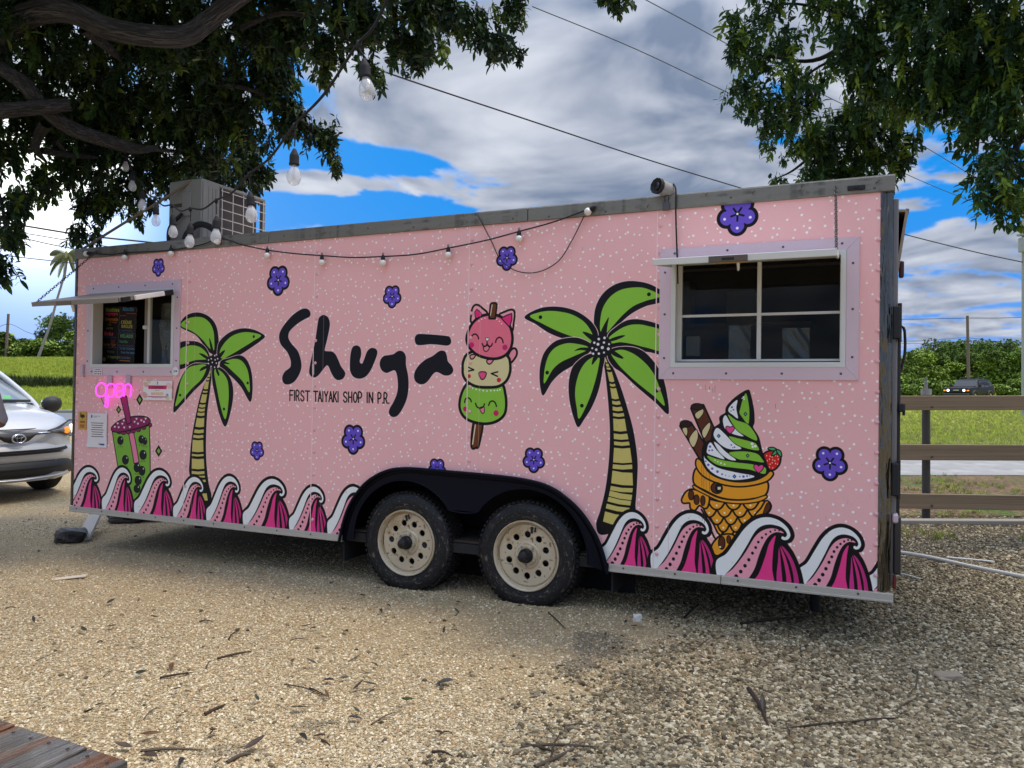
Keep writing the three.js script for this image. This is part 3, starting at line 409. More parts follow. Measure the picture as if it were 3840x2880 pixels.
// shell
part(trailer, 'roof', rbox(LEN - 0.02, 0.03, DEEP - 0.04, 0.006, LEN / 2, 2.165, -DEEP / 2 - 0.03), M.trimAlu);
part(trailer, 'back_wall', box(LEN - 0.02, 2.1, 0.03, LEN / 2, 1.1, -DEEP), std([0.5, 0.33, 0.34], 0.6));
part(trailer, 'front_wall', box(0.03, 2.1, DEEP - 0.07, 0.016, 1.1, -DEEP / 2 - 0.01), std([0.5, 0.33, 0.34], 0.6));
part(trailer, 'floor', box(LEN - 0.06, 0.06, DEEP - 0.06, LEN / 2, 0.03, -DEEP / 2 - 0.01), M.dark);
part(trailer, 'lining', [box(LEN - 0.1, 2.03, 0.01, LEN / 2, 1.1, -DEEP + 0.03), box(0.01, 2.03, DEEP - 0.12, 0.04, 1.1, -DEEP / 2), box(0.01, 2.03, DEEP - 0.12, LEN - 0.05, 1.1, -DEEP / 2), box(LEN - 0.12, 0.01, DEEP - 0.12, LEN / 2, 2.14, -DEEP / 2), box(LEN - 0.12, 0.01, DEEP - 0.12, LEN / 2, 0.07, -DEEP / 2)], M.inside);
for (const [n, g] of [['counter', box(1.3, 0.04, 0.5, 5.3, 0.95, -0.35)], ['cabinet', box(1.2, 0.9, 0.5, 3.2, 0.5, -2.0)]]) part(trailer, n, g, std([0.04, 0.035, 0.03], 0.6));
part(trailer, 'wall_shelf', [box(1.5, 0.03, 0.3, 4.9, 1.62, -2.2), box(0.3, 0.35, 0.2, 4.55, 1.82, -2.2), box(0.22, 0.25, 0.2, 5.1, 1.77, -2.2)], std([0.22, 0.16, 0.08], 0.7));
part(trailer, 'socket_box', [rbox(0.09, 0.13, 0.05, 0.01, 4.99, 1.36, -0.7), box(0.03, 0.09, 0.055, 5.0, 1.35, -0.7)], std([0.5, 0.49, 0.46], 0.5));
// rear doors seen edge on
const rear = part(trailer, 'rear_door', rbox(0.035, 2.0, DEEP - 0.1, 0.008, LEN + 0.012, 1.08, -DEEP / 2 - 0.02), std([0.2, 0.19, 0.19], 0.45, { metalness: 0.4 }));
part(rear, 'lock_rod', [cyl(0.018, 0.018, 1.1, 10, LEN + 0.030, 0.95, -0.12)], M.black);
part(rear, 'door_handle', tube([[LEN + 0.035, 1.42, -0.13], [LEN + 0.058, 1.41, -0.13], [LEN + 0.066, 1.36, -0.13], [LEN + 0.064, 1.26, -0.13], [LEN + 0.04, 1.16, -0.13]], 0.007, 20, 8), M.black);
for (const v of [1.43, 0.62]) part(rear, 'hinge', [rbox(0.035, 0.17, 0.05, 0.008, LEN + 0.022, v, -0.06), cyl(0.010, 0.010, 0.2, 10, LEN + 0.038, v, -0.06)], M.black);
part(rear, 'latch', [rbox(0.03, 0.045, 0.05, 0.008, LEN + 0.05, 0.99, -0.1), cyl(0.007, 0.007, 0.06, 8, LEN + 0.062, 0.98, -0.1)], M.black);
part(trailer, 'rear_visor', [new THREE.BoxGeometry(0.075, 0.012, 1.9).rotateZ(-0.05).translate(LEN + 0.045, 2.03, -1.1), new THREE.BoxGeometry(0.014, 0.34, 1.9).rotateZ(-0.14).translate(LEN + 0.05, 1.87, -1.1)], std([0.34, 0.27, 0.19], 0.6));
part(trailer, 'marker_light', rbox(0.025, 0.09, 0.05, 0.01, LEN + 0.055, 1.74, -0.3), phys([0.05, 0.012, 0.015], 0.4));
part(trailer, 'tail_light', [rbox(0.036, 0.3, 0.1, 0.012, LEN + 0.034, 0.28, -0.1)], std([0.02, 0.02, 0.022], 0.35)); part(trailer, 'reflector', rbox(0.016, 0.07, 0.06, 0.006, LEN + 0.024, 0.09, -0.09), phys([0.16, 0.015, 0.015], 0.35));
part(trailer, 'bumper_cap', rbox(0.03, 0.05, 0.12, 0.012, LEN + 0.024, 0.42, -0.1), M.trimAlu);
// rail fittings
{ const [u, v] = Zm(2300, 650, 0.5425)(1680, 103); part(trailer, 'clearance_light', [rbox(0.085, 0.028, 0.014, 0.012, u, v, 0.015), cyl(0.008, 0.008, 0.02, 8).rotateX(1.57).translate(u, v, 0.022)], M.black);
  const hooks = []; for (const [x, y] of [[640, 155], [965, 140], [1300, 97], [1815, 70], [237, 235]]) { const [a, b] = Zm(2300, 650, 0.5425)(x, y); hooks.push(tube([[a, b, 0.012], [a + 0.006, b, 0.03], [a + 0.016, b + 0.008, 0.034]], 0.0025, 8, 5)); } part(trailer, 'hooks', hooks, M.screw).userData.kind = 'stuff'; }
// windows with their hinged flaps
function windowSet(u0, u1, side) {
  const fu0 = u0 - 0.066, fu1 = u1 + 0.062, fv0 = 1.13, fv1 = 1.876, v0 = 1.198, v1 = 1.812, w = new THREE.Group(); w.name = 'window'; trailer.add(w);
  const quad = (a, b, c, d) => { const s = new THREE.Shape([a, b, c, d].map((p) => new THREE.Vector2(...p))); return new THREE.ExtrudeGeometry(s, { depth: 0.006, bevelEnabled: true, bevelSize: 0.001, bevelThickness: 0.0015, bevelSegments: 1 }).translate(0, 0, 0.002); };
  const e = 0.0015;
  for (const q of [[[fu0, fv0], [fu1, fv0], [u1, v0], [u0, v0]], [[fu0, fv1], [u0, v1], [u1, v1], [fu1, fv1]], [[fu0, fv0 + e], [u0 - e, v0 + e], [u0 - e, v1 - e], [fu0, fv1 - e]], [[fu1, fv0 + e], [fu1, fv1 - e], [u1 + e, v1 - e], [u1 + e, v0 + e]]]) part(w, 'trim', quad(...q), M.trimAlu);
  const sc = []; for (const t of [0.08, 0.36, 0.64, 0.92]) for (const v of [fv0 + 0.033, fv1 - 0.03]) sc.push([lerp(fu0, fu1, t), v]); for (const v of [1.25, 1.5, 1.74]) { sc.push([fu0 + 0.03, v]); sc.push([fu1 - 0.03, v]); }
  for (const [u, v] of sc) part(w, 'screw', new THREE.SphereGeometry(0.0065, 8, 6).scale(1, 1, 0.6).translate(u, v, 0.0105), M.screw);
  part(w, 'frame', [box(u1 - u0, 0.026, 0.09, (u0 + u1) / 2, v0 + 0.013, -0.032), box(u1 - u0, 0.026, 0.09, (u0 + u1) / 2, v1 - 0.013, -0.032), box(0.026, v1 - v0 - 0.052, 0.09, u0 + 0.013, (v0 + v1) / 2, -0.032), box(0.026, v1 - v0 - 0.052, 0.09, u1 - 0.013, (v0 + v1) / 2, -0.032)], M.white);
  const a = u0 + 0.05, b = u1 - 0.03, c = v0 + 0.034, d = v1 - 0.03, mid = side === 'right' ? 5.472 : 0.79, z = -0.06;
  const pane = (x0, x1, y0, y1, zz) => part(w, 'pane', box(x1 - x0 - 0.001, y1 - y0 - 0.001, 0.004, (x0 + x1) / 2, (y0 + y1) / 2, zz), M.glass);
  if (side === 'right') {
    const h = 1.492;
    part(w, 'mullion', box(0.022, d - c, 0.022, mid, (c + d) / 2, z), M.white);
    for (const [x0, x1] of [[a, mid - 0.011], [mid + 0.011, b]]) {
      part(w, 'crossbar', box(x1 - x0, 0.014, 0.018, (x0 + x1) / 2, h, z), M.white); part(w, 'sash_rail', box(x1 - x0, 0.012, 0.018, (x0 + x1) / 2, c + 0.006, z), M.white);
      pane(x0, x1, c + 0.012, h - 0.007, z); pane(x0, x1, h + 0.007, d, z);
    }
    for (const [x, y, ww, hh] of [[5.36, 1.34, 0.12, 0.2], [5.66, 1.33, 0.14, 0.18]]) { const pl = new THREE.PlaneGeometry(ww, hh, 24, 24), pp = pl.attributes.position; for (let i = 0; i < pp.count; i++) pp.setZ(i, 0.03 * PN.noise(pp.getX(i) * 22 + pp.getY(i) * 14, pp.getY(i) * 5, x)); pl.computeVertexNormals(); part(w, 'plastic_sheet', pl.translate(x, y, z - 0.07), phys([0.9, 0.9, 0.9], 0.1, { transmission: 0.94, thickness: 0 })); }
    part(w, 'sash_stile', box(0.024, d - c, 0.024, a - 0.012, (c + d) / 2, z), M.white); part(w, 'sash_stile', box(0.014, d - c, 0.024, b + 0.007, (c + d) / 2, z), M.white);
  } else {
    part(w, 'mullion', box(0.024, d - c, 0.024, mid + 0.012, (c + d) / 2, z), M.white); part(w, 'sash_stile', box(0.05, d - c, 0.012, mid - 0.05, (c + d) / 2, z - 0.03), std([0.22, 0.2, 0.19], 0.4));
    part(w, 'sash_latch', rbox(0.045, 0.03, 0.03, 0.006, mid - 0.02, 1.52, z + 0.01), M.white); pane(mid + 0.024, b, c, d, z);
    // crumpled clear plastic hanging behind the right half
    const pl = new THREE.PlaneGeometry(b - mid - 0.04, 0.5, 24, 30), pp = pl.attributes.position; for (let i = 0; i < pp.count; i++) pp.setZ(i, 0.03 * PN.noise(pp.getX(i) * 16, pp.getY(i) * 5, 1.3) + 0.012 * PN.noise(pp.getX(i) * 40, pp.getY(i) * 18, 5)); pl.computeVertexNormals();
    part(w, 'plastic_sheet', pl.translate((mid + b) / 2 + 0.01, 1.47, z - 0.09), phys([0.9, 0.9, 0.9], 0.12, { transmission: 0.92, thickness: 0 }));
  }
  // flap: hinged at the head, held out by a chain
  const L = side === 'right' ? [4.995, 5.877, 0.44, 1.738] : [0.195, 1.124, 0.5, 1.674], hv = 1.792, fl = new THREE.Group(); fl.name = 'window_flap'; trailer.add(fl);
  const dw = L[2] - 0.02, dv = L[3] - hv, len = Math.hypot(dw, dv), ang = Math.atan2(-dv, dw), W2 = L[1] - L[0], um = (L[0] + L[1]) / 2, put = (g) => g.rotateX(ang).translate(0, hv, 0.02);
  const FM = side === 'right' ? M.white : std([0.24, 0.215, 0.19], 0.5);
  part(fl, 'flap_panel', put(rbox(W2, 0.012, len - 0.012, 0.003, um, 0, len / 2 - 0.006)), FM);
  part(fl, 'front_lip', put(rbox(W2, 0.034, 0.012, 0.003, um, -0.012, len)), FM);
  for (const u of [L[0] + 0.006, L[1] - 0.006]) part(fl, 'side_lip', put(rbox(0.012, 0.03, len - 0.03, 0.003, u, -0.0125, len / 2)), FM);
  part(fl, 'hinge_bar', cyl(0.009, 0.009, W2, 10).rotateZ(Math.PI / 2).translate(um, hv + 0.004, 0.014), M.steel);
  if (side === 'right') {
    part(fl, 'latch_plate', put(rbox(0.19, 0.034, 0.008, 0.004, 5.375, -0.014, len + 0.009)), std([0.13, 0.11, 0.10], 0.4, { metalness: 0.7 })); part(fl, 'latch_slot', put(rbox(0.06, 0.014, 0.006, 0.002, 5.375, -0.014, len + 0.0135)), M.black);
    part(fl, 'latch_knob', put(cyl(0.01, 0.006, 0.045, 10, 5.41, -0.05, len - 0.1)), M.steel); part(fl, 'pull_bar', put(rbox(0.16, 0.012, 0.016, 0.004, 5.38, -0.028, len - 0.09)), std([0.4, 0.26, 0.08], 0.4));
  } else {
    part(fl, 'lamp_bar', put(rbox(0.02, 0.036, 0.3, 0.006, L[1] + 0.012, -0.012, len * 0.42)), std([0.8, 0.79, 0.76], 0.4)); part(fl, 'lamp_end', put(rbox(0.022, 0.04, 0.09, 0.006, L[1] + 0.012, -0.012, 0.05)), M.black);
    part(fl, 'latch_plate', put(rbox(0.024, 0.036, 0.07, 0.004, L[1] + 0.01, -0.014, len - 0.06)), M.black); part(fl, 'latch_plate', put(rbox(0.16, 0.034, 0.008, 0.004, 0.56, -0.014, len + 0.009)), std([0.16, 0.12, 0.1], 0.5));
    part(fl, 'latch_knob', put(cyl(0.016, 0.01, 0.06, 10, 0.62, -0.055, len - 0.02)), M.steel);
  }
  // chain
  const top = side === 'right' ? V(...Zm(2300, 650, 0.5425)(1538, 104), 0.02) : V(...wallAt(372, 943), 0.02), bot = side === 'right' ? V(L[1] - 0.004, L[3] + 0.012, L[2] - 0.01) : V(L[0] + 0.07, L[3] + 0.012, L[2]);
  const d3 = bot.clone().sub(top), n = Math.round(d3.length() / 0.021), links = [], q = new THREE.Quaternion().setFromUnitVectors(V(1, 0, 0), d3.clone().normalize());
  for (let i = 0; i <= n; i++) links.push(new THREE.TorusGeometry(0.0085, 0.0024, 5, 8).scale(1.55, 1, 1).rotateX(i % 2 ? Math.PI / 2 : 0).applyQuaternion(q).translate(top.x + d3.x * i / n, top.y + d3.y * i / n, top.z + d3.z * i / n));
  part(fl, 'chain', links, std([0.07, 0.065, 0.07], 0.4, { metalness: 0.7 }));
}
windowSet(0.213, 1.14, 'left'); windowSet(4.997, 5.913, 'right');
part(trailer, 'bracket', rbox(0.03, 0.1, 0.03, 0.006, 0.128, 1.17, 0.014), M.trimAlu);
// mudguard
{
  const band = (A, w0, w1) => { const g = new THREE.BufferGeometry(), p = [], ix = []; A.forEach(([u, v]) => p.push(u, v, w0, u, v, w1)); for (let i = 0; i < A.length - 1; i++) { const k = i * 2; ix.push(k, k + 1, k + 2, k + 1, k + 3, k + 2); } g.setAttribute('position', new THREE.Float32BufferAttribute(p, 3)); g.setIndex(ix); g.computeVertexNormals(); return g; };
  const fine = new THREE.CatmullRomCurve3(FEND.map(([u, v]) => V(u, v, 0))).getPoints(90).map((p) => [p.x, p.y]);
  const lip = new THREE.TubeGeometry(new THREE.CatmullRomCurve3(fine.map(([u, v]) => V(u, v, 0.03))), 120, 0.011, 8);
  const fd = part(trailer, 'mudguard', [lip, band(fine, -0.01, 0.03), band(inset(fine, 0.03), -0.25, 0.02)], M.fender);
  // skirt with a round arch over each wheel
  const s = new THREE.Shape(), I = inset(fine, 0.004);
  s.moveTo(...I[0]); for (const p of I) s.lineTo(...p);
  const arcs = []; const R = 0.405;
  for (const [c, a0, a1] of [[WH2, -0.05, Math.PI - 0.62], [WH1, 0.62, Math.PI + 0.05]]) for (let i = 0; i <= 26; i++) { const a = lerp(a0, a1, i / 26); arcs.push([c[0] + Math.cos(a) * R, c[1] + 0.01 + Math.sin(a) * R]); }
  for (const p of arcs) s.lineTo(...p);
  part(fd, 'skirt', new THREE.ExtrudeGeometry(s, { depth: 0.004, bevelEnabled: false }).translate(0, 0, 0.004), M.fender);
  part(fd, 'skirt_edge', tube(arcs.map(([u, v]) => V(u, v, 0.006)), 0.006, 120, 6), M.fender);
  part(trailer, 'wheel_well', [box(1.95, 0.01, 0.5, 3.69, 0.56, -0.28), box(1.95, 1.0, 0.01, 3.69, 0.06, -0.53), box(0.01, 0.7, 0.5, 2.74, 0.21, -0.28), box(0.01, 0.7, 0.5, 4.66, 0.21, -0.28)], M.rubber);
}
// wheels
const tyreTex = dataTex(512, 256, (u, v) => { const n = tf(u, v, 40, 20, 3, 4), m = tf(u, v, 7, 4, 9, 4), k = sst(0.60, 0.66, n * 0.7 + m * 0.3), z = tn(u, v, 90, 45, 21), q = sst(0.80, 0.9, z); const b = 0.03 + 0.02 * n; return [lerp(lerp(b, 0.5, k * 0.28), 0.7, q * 0.45), lerp(lerp(b, 0.42, k * 0.28), 0.63, q * 0.45), lerp(lerp(b * 1.3, 0.3, k * 0.28), 0.5, q * 0.45)]; });
const rimTex = dataTex(256, 256, (u, v) => { const n = tf(u, v, 8, 8, 3, 5), k = sst(0.56, 0.72, n), q = sst(0.82, 0.9, tn(u, v, 60, 60, 77)); return [0.86 - 0.12 * k - 0.3 * q, 0.83 - 0.15 * k - 0.32 * q, 0.76 - 0.2 * k - 0.34 * q].map((c, i) => c * [0.92, 0.88, 0.82][i]); });
M.tyre = std('#ffffff', 0.62, { map: tyreTex, bumpMap: repeat(bumpFine, 8, 2), bumpScale: 0.004 }); M.rim = std('#ffffff', 0.42, { map: rimTex, metalness: 0.15 }); M.hub = std([0.03, 0.03, 0.032], 0.35, { metalness: 0.6 });
const wheelProto = (() => {
  const w = new THREE.Group(), R = 0.332, prof = [[0.205, -0.205], [0.235, -0.208], [0.285, -0.206], [0.312, -0.196], [0.326, -0.18], [0.33, -0.15], [0.332, -0.1], [0.33, -0.05], [0.326, -0.022], [0.312, -0.004], [0.285, 0.006], [0.262, 0.0075], [0.258, 0.004], [0.235, 0.004], [0.222, 0.0], [0.214, -0.006], [0.206, -0.02]];
  const ty = lathe(prof, 72).rotateX(Math.PI / 2), lugs = [];
  for (let i = 0; i < 64; i++) { const a = i / 64 * 6.2832, row = (r, z, w2, t, tw) => lugs.push(new THREE.BoxGeometry(0.013, w2, t).rotateX(tw).translate(R - 0.001, 0, z).rotateZ(a + (r % 2) * 0.049)); row(0, -0.028, 0.02, 0.028, 0.2); row(1, -0.068, 0.022, 0.026, 0.5); row(0, -0.105, 0.022, 0.026, -0.5); row(1, -0.143, 0.022, 0.026, 0.5); row(0, -0.182, 0.02, 0.028, -0.2); }
  part(w, 'tyre', [ty, ...lugs], M.tyre);
  const ring = (x, y, r, n) => Array.from({ length: n }, (_, i) => new THREE.Vector2(x + r * Math.cos(i / n * 2 * Math.PI), y + r * Math.sin(i / n * 2 * Math.PI)));
  const dish = new THREE.Shape(ring(0, 0, 0.186, 56)); for (let i = 0; i < 10; i++) { const a = (i + 0.5) / 10 * 6.2832, h = new THREE.Path(ring(Math.cos(a) * 0.128, Math.sin(a) * 0.128, 0.0235, 18).reverse()); dish.holes.push(h); }
  const dg = new THREE.ExtrudeGeometry(dish, { depth: 0.006, bevelEnabled: true, bevelSize: 0.003, bevelThickness: 0.004, bevelSegments: 2, curveSegments: 40 }).translate(0, 0, -0.032);
  part(w, 'rim', [dg, lathe([[0.176, -0.034], [0.182, -0.022], [0.19, -0.03], [0.196, -0.03], [0.2, -0.012], [0.206, 0.004], [0.214, 0.01], [0.219, 0.006], [0.219, -0.012], [0.2, -0.04]], 64).rotateX(Math.PI / 2), lathe([[0.088, -0.026], [0.083, -0.016], [0.074, -0.01], [0.05, -0.006], [0.03, -0.006]], 40).rotateX(Math.PI / 2), lathe([[0.2, -0.035], [0.195, -0.19]], 40).rotateX(Math.PI / 2)], M.rim);
  part(w, 'hub', [lathe([[0.0, 0.064], [0.026, 0.063], [0.031, 0.055], [0.032, 0.024], [0.042, 0.017], [0.046, 0.006], [0.046, -0.01]], 28).rotateX(Math.PI / 2), lathe([[0, 0.066], [0.011, 0.066], [0.012, 0.06]], 16).rotateX(Math.PI / 2), cyl(0.16, 0.16, 0.02, 24).rotateX(Math.PI / 2).translate(0, 0, -0.12)], M.hub);
  for (let i = 0; i < 5; i++) { const a = i / 5 * 6.2832 + 0.9; part(w, 'wheel_nut', [cyl(0.0085, 0.0105, 0.02, 6).rotateX(Math.PI / 2).translate(Math.cos(a) * 0.062, Math.sin(a) * 0.062, 0.001), cyl(0.004, 0.004, 0.03, 6).rotateX(Math.PI / 2).translate(Math.cos(a) * 0.062, Math.sin(a) * 0.062, 0.005)], M.steel); }
  part(w, 'valve', bar(V(0.05, 0.148, -0.018), V(0.062, 0.178, 0.0), 0.005, 0.005, 6), M.hub); part(w, 'balance_weight', rbox(0.014, 0.04, 0.006, 0.002, 0.03, 0.158, -0.016), M.hub);
  return w;
})();
for (const [u, v, a, z] of [[...WH1, 0.25, -0.012], [...WH2, 0.0, -0.006]]) { const w = wheelProto.clone(); w.name = 'wheel'; w.position.set(u, v, z); w.rotation.z = a; trailer.add(w); }
// running gear
part(trailer, 'axle', [cyl(0.035, 0.035, 2.1, 10).rotateX(Math.PI / 2).translate(3.25, -0.02, -1.2), cyl(0.035, 0.035, 2.1, 10).rotateX(Math.PI / 2).translate(4.115, -0.02, -1.2), rbox(1.2, 0.06, 0.06, 0.01, 3.69, 0.06, -0.42), rbox(0.3, 0.09, 0.05, 0.01, 3.68, 0.0, -0.35), tube([[2.9, 0.05, -0.42], [3.25, -0.02, -0.42], [3.6, 0.05, -0.42]], 0.03, 12, 6), tube([[3.75, 0.05, -0.42], [4.11, -0.02, -0.42], [4.5, 0.05, -0.42]], 0.03, 12, 6)], M.dark);
part(trailer, 'chassis', [box(LEN - 0.2, 0.1, 0.06, LEN / 2, -0.05, -0.55), box(LEN - 0.2, 0.1, 0.06, LEN / 2, -0.05, -1.9), ...[0.4, 1.2, 2.0, 2.6, 4.9, 5.6].map((u) => box(0.05, 0.08, 2.0, u, -0.03, -1.2))], M.dark);
part(trailer, 'support_jack', [cyl(0.03, 0.03, 0.26, 10, 5.75, -0.13, -0.6), box(0.18, 0.02, 0.18, 5.75, -0.265, -0.6)], M.dark);
for (const k of [1.24, 2.62]) part(trailer, 'wheel', lathe([[0.12, -0.1], [0.3, -0.1], [0.33, -0.06], [0.33, 0.06], [0.3, 0.1], [0.12, 0.1]], 32).rotateX(Math.PI / 2).translate(k === 1.24 ? 3.25 : 4.115, 0.035, -2.25), M.rubber);
const onTrailer = (u, v, w) => V(u, v, w).applyMatrix4(TQ);
function mount(o, u, v, w, turn = 0) { o.position.copy(onTrailer(u, v, w)); o.quaternion.copy(trailer.quaternion).multiply(new THREE.Quaternion().setFromAxisAngle(V(0, 1, 0), turn)); return o; }

// ---------------------------------------------------------------- ground, road, path, field
const hill = (x, z) => 3.05 * sst(-37.5, -60, z) * sst(4, -14, x) + 0.4 * sst(-37.5, -41, z) * sst(4, -14, x) * 0.5;
const gravelTex = (dens, sizes, cols, base, sd) => {
  const keep = seed; seed = sd; const list = []; for (let i = 0; i < dens; i++) list.push([rnd(), rnd(), lerp(sizes[0], sizes[1], Math.pow(rnd(), 2)), rnd() * 3.14, rr(0.6, 1), Math.floor(rnd() * cols.length), rnd()]); seed = keep;
  const draw = (bump) => (c, W, H) => {
    c.fillStyle = bump ? '#303030' : base; c.fillRect(0, 0, W, H);
    for (const [x, y, r, a, e, k, q] of list) for (const ox of [-1, 0, 1]) for (const oy of [-1, 0, 1]) {
      const X = (x + ox) * W, Y = (y + oy) * H; if (X < -30 || Y < -30 || X > W + 30 || Y > H + 30) continue;
      c.save(); c.translate(X, Y); c.rotate(a); c.scale(1, e);
      if (bump) { const g = c.createRadialGradient(0, 0, 0, 0, 0, r * W); const v = Math.round(110 + q * 110); g.addColorStop(0, `rgb(${v},${v},${v})`); g.addColorStop(0.7, `rgb(${v * 0.8},${v * 0.8},${v * 0.8})`); g.addColorStop(1, 'rgb(60,60,60)'); c.fillStyle = g; } else c.fillStyle = cols[k];
      c.beginPath(); for (let i = 0; i < 7; i++) { const t = i / 7 * 6.2832, w = r * W * (0.8 + 0.3 * hash2(i, Math.round(x * 9999), 3)); c[i ? 'lineTo' : 'moveTo'](Math.cos(t) * w, Math.sin(t) * w); } c.closePath(); c.fill(); c.restore();
    }
  };
  return [canvasTex(1024, 1024, draw(false)), canvasTex(1024, 1024, draw(true), false)];
};
const TANS = ['#b3a07c', '#c2b08c', '#9e8c6b', '#d2c3a2', '#a99169', '#dbcfb3', '#928161', '#baa47c', '#c6b593', '#ac8d66'], GREYS = ['#7a6d56', '#8d7f64', '#b0a283', '#63573f', '#9c8c6c', '#c8bb9c', '#8a7552', '#514632'];
const [gvA, gvB] = gravelTex(15000, [0.0026, 0.008], TANS, '#8f7d5a', 41);
const groundMat = std('#ffffff', 0.92, { map: repeat(gvA, 0.8, 0.8), bumpMap: repeat(gvB, 0.8, 0.8), bumpScale: 0.006 });
struct('ground', planeXZ(-1200, 1200, -1600, 60, 60, 60, () => -0.008), groundMat);
// where the coarse grey stones lie: right of a ragged line
const coarse = (x, z) => { const n = 0.9 * PN.noise(x * 0.9 + 3, z * 0.9, 2.2) + 0.45 * PN.noise(x * 2.7, z * 2.7 + 7, 4.1) + 0.2 * PN.noise(x * 8, z * 8, 9.4); return sst(-0.75, 0.95, (x - 1.0 + (z + 3.4) * 0.35) * 0.8 + n * 0.9); };
const STAINS = [[1290, 1395, 0.15, 0.22], [1395, 1490, 0.17, 0.24], [1250, 1440, 0.1, 0.12], [680, 1110 + 460, 0.08, 0.06], [500, 1625, 0.1, 0.06], [1165, 1500, 0.06, 0.05]].map(([x, y, a, b]) => [x, y, a, b, onGround(x, y)]);
const stain = (x, z) => { let s = 0; for (const [px, py, rx, ry, g] of STAINS) { if (Math.abs(x - g.x) > rx * 2.5 || Math.abs(z - g.z) > ry * 2.5) continue; const dx = (x - g.x) / rx, dz = (z - g.z) / ry; s = Math.max(s, sst(1.25, 0.7, Math.hypot(dx, dz) + 0.55 * PN.noise(x * 9, z * 9, px) + 0.3 * PN.noise(x * 30, z * 30, px))); } return s; };
{
  const X0 = -5.2, X1 = 5.6, Z0 = -10.4, Z1 = -1.9, W = 2048, H = 1700, hx = new THREE.Color(), pal = TANS.map((c) => { hx.set(c).convertLinearToSRGB(); return [hx.r, hx.g, hx.b]; }), gre = GREYS.map((c) => { hx.set(c).convertLinearToSRGB(); return [hx.r, hx.g, hx.b]; });
  const t = dataTex(W, H, (u, v) => {
    const x = lerp(X0, X1, u), z = lerp(Z1, Z0, v), c = coarse(x, z), k = hash2(Math.floor(u * W / 1.6), Math.floor(v * H / 1.6), 5), k2 = hash2(Math.floor(u * W / 3.3), Math.floor(v * H / 3.3), 8);
    const p = c > k2 ? gre[Math.floor(k * 8)] : pal[Math.floor(k * 10)], dk = c > k2 ? 0.55 : 0.92 - 0.1 * k2, sand = sst(-0.1, 0.35, PN.noise(x * 1.1, z * 1.1, 6.6) + 0.4 * PN.noise(x * 5, z * 5, 1.6)) * (1 - c), s = stain(x, z) * (0.6 + 0.4 * k2);
    return [0, 1, 2].map((i) => lerp(lerp(p[i] * dk, [0.64, 0.56, 0.42][i] * (0.9 + 0.15 * k), 0.55 * sand), [0.30, 0.285, 0.265][i], s * 0.65));
  });
  t.wrapS = t.wrapT = THREE.ClampToEdgeWrapping;
  const bt = repeat(gvB, 9, 7.2), g = planeXZ(X0, X1, Z0, Z1, 130, 100, (x, z) => 0.004 + 0.006 * PN.noise(x * 2, z * 2, 0.5)), uv = g.attributes.uv, p = g.attributes.position;
  for (let i = 0; i < p.count; i++) uv.setXY(i, (p.getX(i) - X0) / (X1 - X0), (p.getZ(i) - Z1) / (Z0 - Z1));
  struct('gravel_yard', g, std('#ffffff', 0.95, { map: t, bumpMap: bt, bumpScale: 0.007 }));
}
// loose stones
{
  const geo = (sd) => { const g = new THREE.IcosahedronGeometry(1, 0), p = g.attributes.position, k = {}; for (let i = 0; i < p.count; i++) { const key = p.getX(i).toFixed(2) + p.getY(i).toFixed(2) + p.getZ(i).toFixed(2), w = k[key] ??= 0.75 + 0.4 * hash2(Object.keys(k).length, sd, 2); p.setXYZ(i, p.getX(i) * w, p.getY(i) * w, p.getZ(i) * w); } g.computeVertexNormals(); return g; };
  const mat = std('#ffffff', 0.85), C = new THREE.Color(), D = new THREE.Object3D();
  const stones = (name, n, where, size, cols, keepf, label, sd, dim = [0.6, 1.1]) => {
    const m = new THREE.InstancedMesh(geo(sd), mat, n); let k = 0, guard = 0;
    while (k < n && guard++ < n * 12) {
      const [x, z] = where(); if (rnd() > keepf(x, z)) continue;
      const s = lerp(size[0], size[1], Math.pow(rnd(), 2.2)) * 0.5; D.position.set(x, 0.004 + 0.006 * PN.noise(x * 2, z * 2, 0.5) + s * rr(0.05, 0.4), z); D.rotation.set(rr(-0.4, 0.4), rnd() * 6.28, rr(-0.4, 0.4)); D.scale.set(s * rr(0.8, 1.35), s * rr(0.5, 0.8), s * rr(0.8, 1.1)); D.updateMatrix(); m.setMatrixAt(k, D.matrix);
      C.set(cols[Math.floor(rnd() * cols.length)]); const st = stain(x, z), f = rr(...dim) * (1 - 0.3 * st); C.multiplyScalar(f); m.setColorAt(k, C); k++;
    }
    m.count = k; m.name = name; m.castShadow = m.receiveShadow = true; tag(m, label, 'gravel', null, 'stuff'); scene.add(m);
  };
  const near = () => { const z = -1 / lerp(1 / 10.2, 1 / 2.25, Math.pow(rnd(), 0.9)), w = 0.72 * -z + 0.3; return [rr(-Math.min(w, 5), Math.min(w, 5.4)), z]; };
  stones('fine_gravel', 220000, near, [0.006, 0.016], TANS, (x, z) => 1 - 0.75 * coarse(x, z) - 0.4 * sst(-0.1, 0.4, PN.noise(x * 1.1, z * 1.1, 6.6)), 'fine tan gravel covering the yard in front of the trailer', 1, [0.84, 1.2]);
  stones('coarse_gravel', 170000, near, [0.008, 0.029], GREYS, (x, z) => 0.004 + 0.996 * coarse(x, z), 'coarser grey and white stones on the right side of the yard', 2);
}
const asphalt = std([0.16, 0.165, 0.175], 0.75), concrete = std('#ffffff', 0.9, { map: dataTex(256, 256, (u, v) => { const n = tf(u, v, 6, 6, 8, 5); return [0.50 + 0.18 * n, 0.49 + 0.18 * n, 0.475 + 0.18 * n]; }) });
struct('road', planeXZ(-90, 3, -36, -27, 4, 2, () => 0.012), asphalt);
struct('road_edge_line', planeXZ(-90, 3, -28.1, -27.7, 2, 1, () => 0.018), std([0.62, 0.55, 0.3], 0.8));
